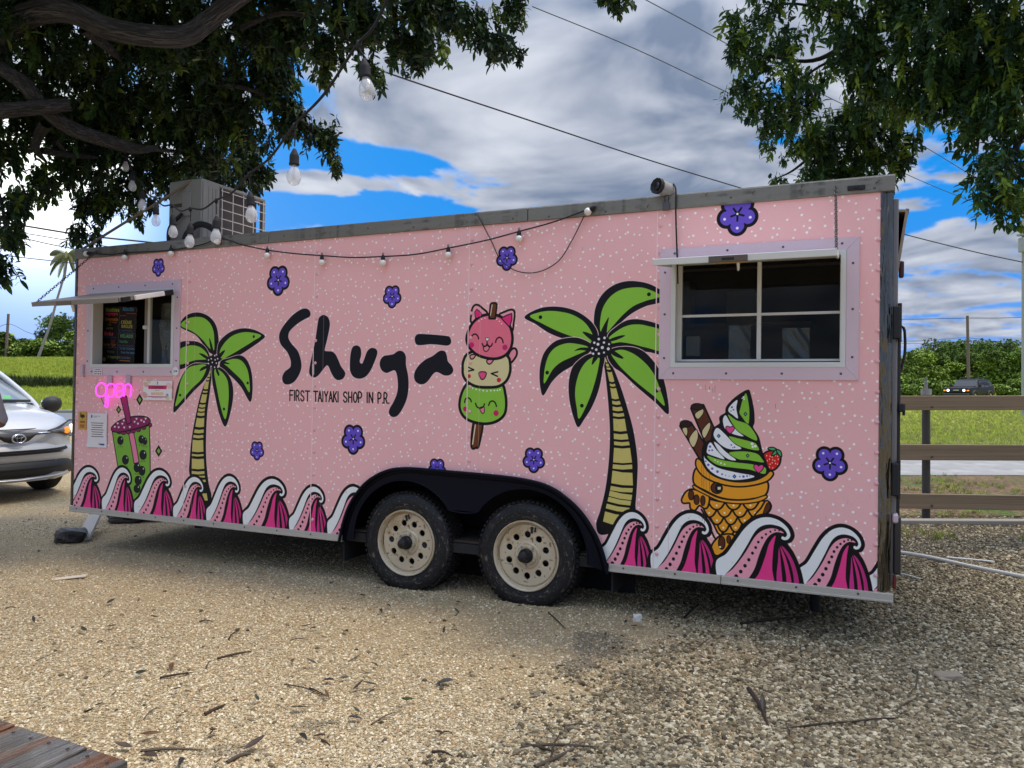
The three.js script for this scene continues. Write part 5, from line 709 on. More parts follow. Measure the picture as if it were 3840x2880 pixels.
// ---------------------------------------------------------------- festoon of clear bulbs
{
  const t = thing('festoon_light', 'string of clear teardrop bulbs hanging on a black cord from the left tree', 'string light');
  const N = [[840, -10, 2.9], [775, 92, 3.05], [636, 270, 3.5], [538, 376, 4.1], [467, 432, 4.7], [411, 450, 5.15], [371, 443, 5.5], [335, 428, 5.85], [306, 394, 6.2], [283, 359, 6.6], [271, 325, 7.1], [215, 290, 7.8], [109, 262, 8.4], [40, 235, 8.6]];
  const pts = []; N.forEach(([x, y, d], i) => { const p = at(x, y, d); pts.push(p); if (i < N.length - 1) { const q = at(...N[i + 1]); pts.push(p.clone().lerp(q, 0.5).add(V(0, -0.03, 0))); } });
  part(t, 'cord', new THREE.TubeGeometry(new THREE.CatmullRomCurve3(pts), 200, 0.006, 6), M.cable);
  const sock = [lathe([[0, 0.004], [0.007, 0.002], [0.013, -0.012], [0.02, -0.026], [0.0215, -0.034], [0.0215, -0.062], [0.0235, -0.064], [0.0235, -0.071], [0.02, -0.074], [0, -0.074]], 16)], gl = lathe([[0.0135, -0.072], [0.016, -0.082], [0.026, -0.1], [0.032, -0.122], [0.031, -0.14], [0.022, -0.157], [0.008, -0.164], [0, -0.165]], 20), fil = [cyl(0.0014, 0.0014, 0.055, 5, 0.004, -0.112, 0), cyl(0.0014, 0.0014, 0.055, 5, -0.004, -0.112, 0), cyl(0.003, 0.004, 0.03, 6, 0, -0.085, 0)];
  for (const i of [1, 2, 3, 4, 5, 6, 7, 8, 9, 10, 11, 12]) {
    const p = at(...N[i]), drop = [0, 0.055, 0.1, 0.085, 0.09, 0.09, 0.06, 0.04, 0.05, 0.04, 0.02, 0.02, 0.12][i], tilt = rr(-0.06, 0.06);
    const b = new THREE.Group(); b.name = 'bulb'; b.position.set(p.x + (i === 1 ? 0.02 : rr(0, 0.01)), p.y - drop - 0.01, p.z); b.rotation.z = i === 1 ? 0.1 : tilt; t.add(b);
    part(b, 'socket', sock, M.cable); part(b, 'glass', gl, M.bulb); part(b, 'filament', fil, std([0.35, 0.2, 0.12], 0.5));
    part(t, 'drop_wire', tube([p, p.clone().add(V(0.004, -drop * 0.5, 0.004)), b.position.clone().add(V(0, 0.012, 0))], 0.003, 8, 5), M.cable);
    part(t, 'joint', new THREE.SphereGeometry(0.012, 8, 6).scale(1, 1.5, 1).translate(p.x, p.y - 0.006, p.z), M.cable);
  }
}
// string of round white bulbs along the trailer side
{
  const t = thing('globe_string_light', 'black cord with round white bulbs strung along the pink trailer top', 'string light');
  const cordPts = [[178, 543], [235, 550], [269, 546], [369, 540], [440, 527], [475, 515], [520, 528], [577, 540], [640, 548], [695, 552], [760, 556], [827, 554], [900, 549], [968, 536], [1050, 519], [1121, 500], [1200, 478], [1270, 452]];
  part(t, 'cord', new THREE.TubeGeometry(new THREE.CatmullRomCurve3(cordPts.map(([x, y]) => { const [u, v] = wall2(x, y, 0.03); return onTrailer(u, v, 0.03); })), 160, 0.0045, 6), M.cable);
  const loop = [[1033, 466], [1048, 495], [1062, 522], [1082, 562], [1115, 585], [1160, 588], [1205, 565], [1235, 520], [1262, 466]];
  part(t, 'loose_cord', new THREE.TubeGeometry(new THREE.CatmullRomCurve3(loop.map(([x, y], i) => { const w = i ? 0.018 : 0.03, [u, v] = wall2(x, y, w); return onTrailer(u, v, w); })), 80, 0.0032, 5), M.cable);
  const white = phys([0.80, 0.76, 0.70], 0.35, { clearcoat: 0.3 });
  for (const [x, y, side] of [[186, 548, 1], [269, 556], [369, 548], [470, 522, 2], [577, 552], [695, 567], [827, 568], [968, 551], [1121, 516], [1270, 457, 3]]) {
    const [u, v] = wall2(x, y, 0.03), b = new THREE.Group(); b.name = 'bulb'; b.position.copy(onTrailer(u, v, 0.03)); b.quaternion.copy(trailer.quaternion); t.add(b);
    part(b, 'globe', new THREE.SphereGeometry(0.023, 20, 14), white); const s = part(b, 'socket', lathe([[0, 0.058], [0.004, 0.056], [0.009, 0.05], [0.013, 0.04], [0.014, 0.018], [0.012, 0.016]], 12), M.cable); if (side === 1) s.rotation.z = -1.5; if (side === 2) s.rotation.z = -0.4; if (side === 3) s.rotation.z = -1.0;
    if (!side) part(b, 'hook', new THREE.TorusGeometry(0.006, 0.002, 5, 10).translate(0, 0.062, 0), M.cable);
  }
}

// ---------------------------------------------------------------- on the trailer
{
  const t = thing('air_conditioner', 'grey outdoor air conditioner unit with wire grille on the trailer roof', 'air conditioner'); mount(t, 0.80, 2.18, -0.77);
  const W = 0.76, H = 0.585, T = 0.37, cab = std([0.22, 0.22, 0.195], 0.5), dk = std([0.05, 0.045, 0.04], 0.8);   // x thickness, z length, y height
  part(t, 'cabinet', [rbox(T - 0.03, H, 0.02, 0.008, 0, H / 2 + 0.02, W / 2 - 0.01), rbox(T, 0.03, W, 0.012, 0, H + 0.01, 0), rbox(T, 0.04, W, 0.01, 0, 0.03, 0), rbox(0.03, H, W, 0.01, -T / 2 + 0.015, H / 2 + 0.02, 0), rbox(0.12, H, 0.03, 0.01, T / 2 - 0.06, H / 2 + 0.02, W / 2 - 0.012)], cab);
  part(t, 'side_panel', [rbox(0.016, H - 0.03, 0.2, 0.008, T / 2 - 0.008, H / 2 + 0.02, W / 2 - 0.1)], cab); for (const z of [0.22, 0.255, 0.30]) part(t, 'rib', rbox(0.008, H - 0.1, 0.014, 0.004, T / 2 + 0.001, H / 2 + 0.02, z), cab);
  part(t, 'service_cover', [rbox(0.1, 0.2, 0.02, 0.008, 0.03, 0.4, W / 2 + 0.006)], cab); part(t, 'label_plate', rbox(0.09, 0.03, 0.004, 0.001, -0.08, 0.4, W / 2 + 0.002), dk);
  part(t, 'coil', box(0.02, H - 0.05, W - 0.31, T / 2 - 0.06, H / 2 + 0.02, -0.09), std([0.07, 0.06, 0.055], 0.8));
  part(t, 'end_post', rbox(0.05, H, 0.025, 0.008, T / 2 - 0.025, H / 2 + 0.02, -W / 2 + 0.0125), cab);
  const wm = std([0.62, 0.6, 0.54], 0.45); for (let i = 0; i < 7; i++) part(t, 'grille_bar', rbox(0.006, 0.007, W - 0.22, 0.003, T / 2 + 0.004, 0.075 + i * 0.08, -0.1), wm); for (let i = 0; i < 5; i++) part(t, 'grille_bar', rbox(0.006, H - 0.06, 0.007, 0.003, T / 2 + 0.009, H / 2 + 0.02, 0.16 - i * 0.125), wm);
  part(t, 'pipe', [tube([[-0.02, 0.3, W / 2 + 0.03], [-0.12, 0.2, W / 2 + 0.05], [-0.13, 0.05, W / 2 + 0.04], [-0.1, -0.02, W / 2 + 0.03]], 0.013, 20, 8), tube([[0.0, 0.32, W / 2 + 0.03], [-0.09, 0.22, W / 2 + 0.06], [-0.1, 0.05, W / 2 + 0.06], [-0.05, -0.02, W / 2 + 0.05]], 0.013, 20, 8)], M.cable);
  part(t, 'hose', tube([[0.08, 0.0, W / 2 + 0.08], [0.11, 0.12, W / 2 + 0.08], [0.22, 0.2, W / 2 + 0.07], [0.36, 0.17, W / 2 + 0.07], [0.48, 0.07, W / 2 + 0.08], [0.62, 0.012, W / 2 + 0.1]], 0.026, 40, 10), M.cable);
  for (const z of [-0.28, 0.28]) part(t, 'foot', rbox(T + 0.08, 0.03, 0.05, 0.006, 0, 0.006, z), cab);
}
{
  const a = at(416, 387, 6.6), b = V(...[0, 0, 0]).copy(onTrailer(-0.02, 2.17, -0.03)); a.copy(onTrailer(0.86, 2.78, -0.4));
  const t = solo('rope', [tube([a, a.clone().lerp(b, 0.3).add(V(0, -0.005, 0)), a.clone().lerp(b, 0.6), b], 0.011, 30, 7), new THREE.SphereGeometry(0.022, 8, 6).translate(...a.clone().lerp(b, 0.46).toArray())], std([0.17, 0.13, 0.09], 0.9), 'brown rope tied from the air conditioner to the front corner of the trailer', 'rope');
}
{
  const t = thing('security_camera', 'small white and black security camera on the trailer roof edge', 'camera'), [u, v] = wall2(1436, 408, 0.02); mount(t, u, v, 0.02, 0);
  const q = (g) => g.rotateX(Math.PI / 2).rotateX(-0.1).rotateY(-0.5);
  part(t, 'housing', q(lathe([[0.0, -0.07], [0.03, -0.07], [0.042, -0.055], [0.043, 0.06], [0.043, 0.06]], 8)), std([0.3, 0.29, 0.28], 0.5)); part(t, 'hood', q(lathe([[0.036, 0.045], [0.046, 0.05], [0.046, 0.072], [0.042, 0.074], [0.038, 0.062], [0, 0.06]], 10)), M.black);
  part(t, 'lens', q(lathe([[0.018, 0.066], [0.02, 0.068], [0.012, 0.071], [0, 0.072]], 16)), phys([0.02, 0.02, 0.025], 0.08));
  part(t, 'bracket', [cyl(0.011, 0.013, 0.06, 10, 0.01, -0.065, -0.005), new THREE.SphereGeometry(0.017, 10, 8).translate(0.01, -0.05, -0.005), rbox(0.04, 0.05, 0.014, 0.005, 0.01, -0.1, 0)], M.screw);
  part(t, 'cable', tube([[0.045, 0.03, -0.02], [0.062, 0.0, 0.0], [0.066, -0.15, 0.004], [0.075, -0.38, 0.0], [0.086, -0.55, 0.02]], 0.0045, 30, 6), M.cable);
}
{ // glowing tube sign
  const t = thing('open_sign', 'glowing pink tube sign reading open under the left window', 'neon sign'), Q = Zm(100, 1000, 0.3315), o = Q(1020, 1420); mount(t, o[0], o[1], 0);
  const P = (l) => l.map(([x, y]) => { const [u, v] = Zm(100, 1000, 0.3315)(x, y); return V(u - o[0], v - o[1], 0.032); });
  const gm = std([0.35, 0.02, 0.3], 0.4, { emissive: new THREE.Color().setRGB(1.0, 0.09, 0.88), emissiveIntensity: 0.56 }), tb = (l, z = 0) => part(t, 'tube', new THREE.TubeGeometry(new THREE.CatmullRomCurve3(P(l).map((p) => p.setZ(p.z + z))), 70, 0.0064, 8), gm);
  tb([[930, 1330], [875, 1318], [835, 1350], [822, 1400], [835, 1450], [875, 1470], [920, 1450], [940, 1400], [930, 1345], [912, 1322]]);
  tb([[932, 1585], [938, 1500], [945, 1400], [960, 1345], [1000, 1325], [1040, 1350], [1045, 1400], [1030, 1450], [985, 1472], [945, 1465]], 0.004);
  tb([[955, 1470], [963, 1520], [955, 1580], [940, 1590]], 0.001);
  tb([[1052, 1420], [1110, 1405], [1145, 1370], [1130, 1330], [1090, 1325], [1050, 1360], [1038, 1420], [1060, 1470], [1100, 1475], [1130, 1450], [1150, 1390], [1160, 1350]], 0.006);
  tb([[1140, 1470], [1148, 1390], [1160, 1345], [1195, 1330], [1222, 1360], [1222, 1420], [1210, 1475]], 0.002);
  for (const x of [950, 1160]) part(t, 'hanger', rbox(0.055, 0.1, 0.006, 0.002, ...(() => { const [u, v] = Q(x, 1300); return [u - o[0], v - o[1], 0.012]; })()), phys([0.5, 0.4, 0.42], 0.3));
  part(t, 'wire', tube(P([[850, 1460], [880, 1540], [925, 1585]]).map((p) => p.setZ(0.012)), 0.0025, 12, 5), M.cable); part(t, 'wire', tube(P([[800, 1265], [790, 1330], [830, 1420]]).map((p) => p.setZ(0.008)), 0.0018, 12, 5), M.trimAlu);
  const pl = new THREE.PointLight(0xff30dc, 0.005, 3); pl.position.copy(onTrailer(o[0], o[1] + 0.02, 0.075)); pl.castShadow = true; pl.shadow.radius = 2; scene.add(pl);
}
function sheet(name, px, w, thick, draw, label, cat, tw = 256, curl = 0) {        // a flat print on the trailer side: px are its corners in the photograph, from top left clockwise
  const c = px.map(([x, y]) => wallAt(x, y, w)), u0 = Math.min(c[0][0], c[3][0]), u1 = Math.max(c[1][0], c[2][0]), v0 = (c[2][1] + c[3][1]) / 2, v1 = (c[0][1] + c[1][1]) / 2, W = u1 - u0, H = v1 - v0;
  const g = new THREE.BoxGeometry(W, H, thick, 8, 8, 1), p = g.attributes.position; if (curl) for (let i = 0; i < p.count; i++) p.setZ(i, p.getZ(i) + curl * (0.5 + PN.noise(p.getX(i) * 7, p.getY(i) * 6, 2.2)));
  g.computeVertexNormals();
  const m = solo(name, g, std('#ffffff', 0.55, { map: canvasTex(tw, Math.round(tw * H / W), draw) }), label, cat); mount(m, (u0 + u1) / 2, (v0 + v1) / 2, w); return m;
}
const z2 = (x, y) => [100 + x * 0.3315, 1000 + y * 0.3315], zb = (x, y) => [260 + x * 0.3618, 1380 + y * 0.3618];
sheet('notice_board', [z2(1322, 1292), z2(1645, 1290), z2(1642, 1512), z2(1322, 1508)], 0.012, 0.006, (c, W, H) => {
  c.fillStyle = '#efe9e4'; c.fillRect(0, 0, W, H); for (const [x, y, r, f] of [[0.1, 0.2, 30, '#e6b9a4'], [0.9, 0.25, 34, '#f0c6bd'], [0.06, 0.75, 34, '#dfae9e'], [0.85, 0.85, 26, '#d8d0a4'], [0.2, 0.05, 20, '#cfd6a8'], [0.85, 0.72, 14, '#8c92b4']]) { c.fillStyle = f; c.beginPath(); c.ellipse(x * W, y * H, r, r * 0.7, 0.4, 0, 7); c.fill(); }
  c.textAlign = 'center'; c.fillStyle = '#1a1414'; c.fillRect(W * 0.485, H * 0.05, W * 0.03, H * 0.09); c.font = 'bold 11px sans-serif'; c.fillText('con', W / 2, H * 0.2); c.fillStyle = '#d0205c'; c.fillRect(W * 0.18, H * 0.24, W * 0.64, H * 0.19); c.fillStyle = '#4b0d24'; c.font = `bold ${H * 0.17}px sans-serif`; c.fillText('¡CUIDADO!', W / 2, H * 0.4); c.fillStyle = '#6c6460'; c.font = '11px sans-serif'; c.fillText('CON LOS', W / 2, H * 0.53); c.fillStyle = '#dd8d1c'; c.font = `bold ${H * 0.2}px sans-serif`; c.fillText('MANGOS', W / 2, H * 0.74); c.fillStyle = '#c0527e'; c.fillRect(W * 0.17, H * 0.8, W * 0.67, H * 0.05); c.fillRect(W * 0.3, H * 0.87, W * 0.4, H * 0.02);
}, 'white board warning in Spanish of falling mangos, right of the glowing sign', 'sign', 320);
sheet('paper_notice', [zb(200, 466), zb(394, 470), zb(384, 828), zb(188, 816)], 0.006, 0.0012, (c, W, H) => { c.fillStyle = '#e8e2e0'; c.fillRect(0, 0, W, H); c.fillStyle = '#2a2626'; c.fillRect(W * 0.18, H * 0.06, W * 0.07, H * 0.08); c.fillStyle = '#8b8585'; c.fillRect(W * 0.3, H * 0.08, W * 0.38, 4); c.fillRect(W * 0.3, H * 0.11, W * 0.2, 4); c.fillStyle = '#3a3434'; for (let i = 0; i < 7; i++) c.fillRect(W * (0.2 + 0.02 * (i % 3)), H * (0.28 + i * 0.066), W * (0.62 - 0.05 * (i % 3)), 6); c.fillStyle = '#c3a13c'; c.fillRect(W * 0.56, H * 0.88, W * 0.07, H * 0.05); c.fillStyle = '#2d4f94'; c.fillRect(W * 0.64, H * 0.885, W * 0.24, H * 0.05); }, 'white typed paper notice taped beside the painted drink cup', 'notice', 256, 0.01);
sheet('warning_sticker', [zb(100, 452), zb(178, 452), zb(168, 640), zb(92, 636)], 0.004, 0.001, (c, W, H) => { c.fillStyle = '#cfa23a'; c.fillRect(0, 0, W, H); c.fillStyle = '#20140c'; c.beginPath(); c.ellipse(W * 0.5, H * 0.25, W * 0.3, H * 0.1, 0, 0, 7); c.fill(); c.fillRect(W * 0.22, H * 0.05, W * 0.1, H * 0.2); c.fillRect(W * 0.45, H * 0.3, W * 0.05, H * 0.12); for (const y of [0.52, 0.58]) c.fillRect(W * 0.2, H * y, W * 0.62, H * 0.035); c.fillStyle = '#b33c22'; c.fillRect(W * 0.2, H * 0.72, W * 0.6, H * 0.07); c.fillRect(W * 0.22, H * 0.82, W * 0.52, H * 0.07); }, 'yellow sticker with a black bird at the front edge of the trailer', 'sticker', 128);
sheet('payment_sticker', [z2(757, 1150), z2(850, 1150), z2(850, 1230), z2(757, 1230)], 0.0125, 0.001, (c, W, H) => { c.fillStyle = '#e4dede'; c.fillRect(0, 0, W, H); c.fillStyle = '#2c2828'; c.fillRect(W * 0.2, H * 0.12, W * 0.6, H * 0.08); const f = ['#2c2828', '#54504e', '#7c2c38', '#a02a2a', '#2c2828', '#8a8684', '#5a5654', '#201c1c']; for (let i = 0; i < 8; i++) { c.fillStyle = f[i]; c.fillRect(W * (0.12 + 0.21 * (i % 4)), H * (i < 4 ? 0.36 : 0.7), W * 0.13, H * 0.16); } }, 'small white sticker with rows of icons under the left window', 'sticker', 128);
{ const [u, v] = wallAt(...z2(1682, 1182), 0.013), m = solo('round_sticker', new THREE.CylinderGeometry(0.033, 0.033, 0.001, 28).rotateX(Math.PI / 2), std('#ffffff', 0.5, { map: canvasTex(128, 128, (c) => { c.fillStyle = '#e9e4e2'; c.fillRect(0, 0, 128, 128); c.fillStyle = '#191515'; c.beginPath(); c.ellipse(64, 48, 11, 18, 0, 0, 7); c.fill(); c.fillRect(58, 24, 6, 48); c.fillRect(64, 52, 14, 8); c.fillRect(42, 82, 44, 8); c.fillRect(46, 94, 36, 5); }) }), 'round white sticker on the lower right corner of the left window frame', 'sticker'); mount(m, u, v, 0.0125); }
{ // the chalk menu leaning in the open half of the window
  const w = -0.16, c = [z2(890, 460), z2(1262, 448), z2(1205, 1085), z2(838, 1088)].map((q) => wallAt(...q, w)), W = c[1][0] - c[0][0], H = c[0][1] - c[3][1];
  const map = canvasTex(420, Math.round(420 * H / W), (g, X, Y) => {
    g.fillStyle = '#0d0d10'; g.fillRect(0, 0, X, Y); const k = X / 380, T = (s, x, y, px, col, b = '') => { g.fillStyle = col; g.font = `${b} ${px * k}px sans-serif`; g.fillText(s, x * k, y * k); };
    const yk = Y / k / 640; const U = (s, x, y, px, col, b) => T(s, x, y * yk, px, col, b);
    U('Slushies', 14, 60, 42, '#a8bf5a', 'bold'); U('Mochi', 215, 48, 44, '#4a90c8', 'bold'); g.fillStyle = '#c02a62'; for (let i = 0; i < 9; i++) g.fillRect((16 + i * 17) * k, 76 * yk * k, 11 * k, (18 + (i * 7) % 24) * yk * k); g.fillRect(14 * k, 74 * yk * k, 152 * k, 10 * k); g.fillRect(262 * k, 72 * yk * k, 110 * k, 5 * k); g.fillRect(190 * k, 98 * yk * k, 70 * k, 5 * k);
    U('Limonada', 18, 162, 32, '#d8842e', 'bold'); U('de mango', 70, 188, 20, '#d8842e'); U('coco', 50, 218, 22, '#a3a86a'); U('parcha', 40, 262, 24, '#b8b04a'); U('CRÈME', 205, 195, 38, '#b8b44a', 'bold'); U('BRÛLÉE', 212, 240, 36, '#b8b44a', 'bold'); U('tu taiyaki favorito', 190, 278, 19, '#3f7ab0');
    U('Boba', 18, 335, 44, '#d8556e', 'bold'); U('Classic milk tea', 20, 362, 20, '#3f7ab0'); U('Thai', 100, 400, 24, '#c8506c'); U('Taro', 100, 424, 24, '#c8506c'); U('Leche Tiger', 20, 452, 28, '#d8842e'); U('HELADO', 205, 352, 38, '#62b07c', 'bold'); U('Vanilla ♡', 200, 410, 32, '#62b07c'); U('Soda Italiana', 205, 486, 32, '#4a90c8'); U('from the heart', 225, 530, 24, '#6fa6d0'); U('Matcha', 60, 530, 26, '#7c8a86'); U('+2 toppings', 60, 590, 28, '#b8bf5a'); U('Ensaladas', 205, 590, 30, '#8a86a0'); g.fillStyle = '#c87c2a'; g.fillRect(215 * k, 606 * yk * k, 120 * k, 8 * k);
    g.strokeStyle = '#7a6f9a'; g.lineWidth = 2.5 * k; g.beginPath(); for (let y = 20; y < 620; y += 6) g.lineTo((186 + 4 * Math.sin(y / 14)) * k, y * yk * k); g.stroke(); for (const [x0, x1, y] of [[20, 180, 470], [190, 370, 440], [190, 370, 300]]) { g.beginPath(); for (let x = x0; x < x1; x += 4) g.lineTo(x * k, (y + 5 * Math.sin(x / 7)) * yk * k); g.stroke(); }
    g.fillStyle = '#b09a5a'; g.beginPath(); g.ellipse(34 * k, 612 * yk * k, 20 * k, 24 * yk * k, 0, 0, 7); g.fill();
  });
  const m = solo('menu_board', new THREE.BoxGeometry(W, H, 0.008), std('#ffffff', 0.7, { map }), 'black chalk menu board with coloured lettering inside the left window', 'menu board'); mount(m, (c[0][0] + c[1][0] + c[2][0] + c[3][0]) / 4, (c[0][1] + c[3][1]) / 2, w); m.rotateZ(-0.05);
}

// ---------------------------------------------------------------- vehicles: a body shell swept over outlines measured along the car
// stations: [z, half width at sill, at belt, at roof edge, y sill, y belt, y roof edge, y roof]
function shell(st, mat) {
  const rows = st.map(([z, ws, wb, wr, ys, yb, ye, yr]) => { const half = [[0, ys - 0.02], [ws * 0.8, ys - 0.02], [ws, ys + 0.03], [wb * 1.0, lerp(ys, yb, 0.45)], [wb * 1.005, lerp(ys, yb, 0.75)], [wb * 0.985, yb], [lerp(wb, wr, 0.5) * 1.01, lerp(yb, ye, 0.55)], [wr, ye], [wr * 0.86, lerp(ye, yr, 0.62)], [wr * 0.5, lerp(ye, yr, 0.92)], [0, yr]]; return [...half, ...half.slice(1, -1).reverse().map(([x, y]) => [-x, y])].map(([x, y]) => V(x, y, z)); });
  const m = rows[0].length, n = rows.length, S = 3, p = [], ix = [];
  const cols = []; for (let j = 0; j < m; j++) cols.push(new THREE.CatmullRomCurve3(rows.map((r) => r[j]), false, 'centripetal'));
  const N = (n - 1) * S; for (let i = 0; i <= N; i++) for (let j = 0; j < m; j++) { const q = cols[j].getPoint(i / N); p.push(q.x, q.y, q.z); }
  for (let i = 0; i < N; i++) for (let j = 0; j < m; j++) { const a = i * m + j, b = i * m + (j + 1) % m; ix.push(a, b, a + m, b, b + m, a + m); }
  for (const e of [0, N]) { const k = p.length / 3; let cx = 0, cy = 0; for (let j = 0; j < m; j++) { cx += p[(e * m + j) * 3] / m; cy += p[(e * m + j) * 3 + 1] / m; } p.push(cx, cy, p[e * m * 3 + 2]); for (let j = 0; j < m; j++) e ? ix.push(k, e * m + j, e * m + (j + 1) % m) : ix.push(k, e * m + (j + 1) % m, e * m + j); }
  const g = new THREE.BufferGeometry(); g.setAttribute('position', new THREE.Float32BufferAttribute(p, 3)); g.setIndex(ix); g.computeVertexNormals(); return g;
}
// a patch that follows the rounded nose: outline in (x, y), pushed out to the nose surface
function nosePatch(pts, nose, out, t = 0.02, seg = 14) {
  const s = new THREE.Shape(pts.map((p) => new THREE.Vector2(...p))), xs = pts.map((p) => p[0]), ys = pts.map((p) => p[1]), x0 = Math.min(...xs), x1 = Math.max(...xs), y0 = Math.min(...ys), y1 = Math.max(...ys), P = [], ix = [], ins = (x, y) => { let c = false; for (let i = 0, j = pts.length - 1; i < pts.length; j = i++) if ((pts[i][1] > y) !== (pts[j][1] > y) && x < (pts[j][0] - pts[i][0]) * (y - pts[i][1]) / (pts[j][1] - pts[i][1]) + pts[i][0]) c = !c; return c; };
  const g = new THREE.ExtrudeGeometry(s, { depth: t, bevelEnabled: false, curveSegments: 4 }), p = g.attributes.position; for (let i = 0; i < p.count; i++) p.setZ(i, nose(p.getX(i), p.getY(i)) + out - t + p.getZ(i)); g.computeVertexNormals(); return g;
}
const densify = (pts, step = 0.05) => { const o = []; pts.forEach((a, i) => { const b = pts[(i + 1) % pts.length], n = Math.max(1, Math.ceil(Math.hypot(b[0] - a[0], b[1] - a[1]) / step)); for (let k = 0; k < n; k++) o.push([lerp(a[0], b[0], k / n), lerp(a[1], b[1], k / n)]); }); return o; };
// a patch cut in strips across x so that it bends with the nose
function strips(top, bot, x0, x1, nose, out, n = 28, t = 0.025) {
  const p = [], ix = []; for (let i = 0; i <= n; i++) { const x = lerp(x0, x1, i / n), a = top(x), b = bot(x); for (const k of [0, 0.33, 0.67, 1]) { const y = lerp(b, a, k); p.push(x, y, nose(x, y) + out - (k === 0 || k === 1 || i === 0 || i === n ? t : 0)); } }
  for (let i = 0; i < n; i++) for (let k = 0; k < 3; k++) { const a = i * 4 + k; ix.push(a, a + 4, a + 1, a + 1, a + 4, a + 5); }
  const g = new THREE.BufferGeometry(); g.setAttribute('position', new THREE.Float32BufferAttribute(p, 3)); g.setIndex(ix); g.computeVertexNormals(); return g;
}
const pw = (tbl) => (x) => { x = Math.abs(x); for (let i = 0; i < tbl.length - 1; i++) if (x <= tbl[i + 1][0]) return lerp(tbl[i][1], tbl[i + 1][1], (x - tbl[i][0]) / (tbl[i + 1][0] - tbl[i][0])); return tbl[tbl.length - 1][1]; };
const carWheel = (r, w) => [lathe([[r * 0.62, -w / 2], [r * 0.92, -w / 2], [r, -w * 0.36], [r, w * 0.36], [r * 0.92, w / 2], [r * 0.62, w / 2]], 32).rotateZ(Math.PI / 2), lathe([[0, w * 0.3], [r * 0.5, w * 0.36], [r * 0.62, w * 0.5]], 20).rotateZ(Math.PI / 2)];
M.blackPaint = phys([0.008, 0.008, 0.010], 0.45, { specularIntensity: 0.5 }); M.whitePaint = phys([0.52, 0.525, 0.53], 0.4, { clearcoat: 0.8, clearcoatRoughness: 0.1 }); M.carGlass = phys([0.02, 0.024, 0.026], 0.06, {}); M.plastic = std([0.018, 0.018, 0.019], 0.6); M.chrome = std([0.75, 0.75, 0.76], 0.12, { metalness: 1 }); M.lampGlow = std([0.8, 0.8, 0.8], 0.2, { emissive: new THREE.Color().setRGB(1, 0.92, 0.78), emissiveIntensity: 2.2 }); M.amber = phys([0.85, 0.28, 0.03], 0.2, { emissive: new THREE.Color().setRGB(0.9, 0.25, 0.02), emissiveIntensity: 0.5 }); M.lampGlass = phys([0.20, 0.21, 0.22], 0.3, { specularIntensity: 0.5 });
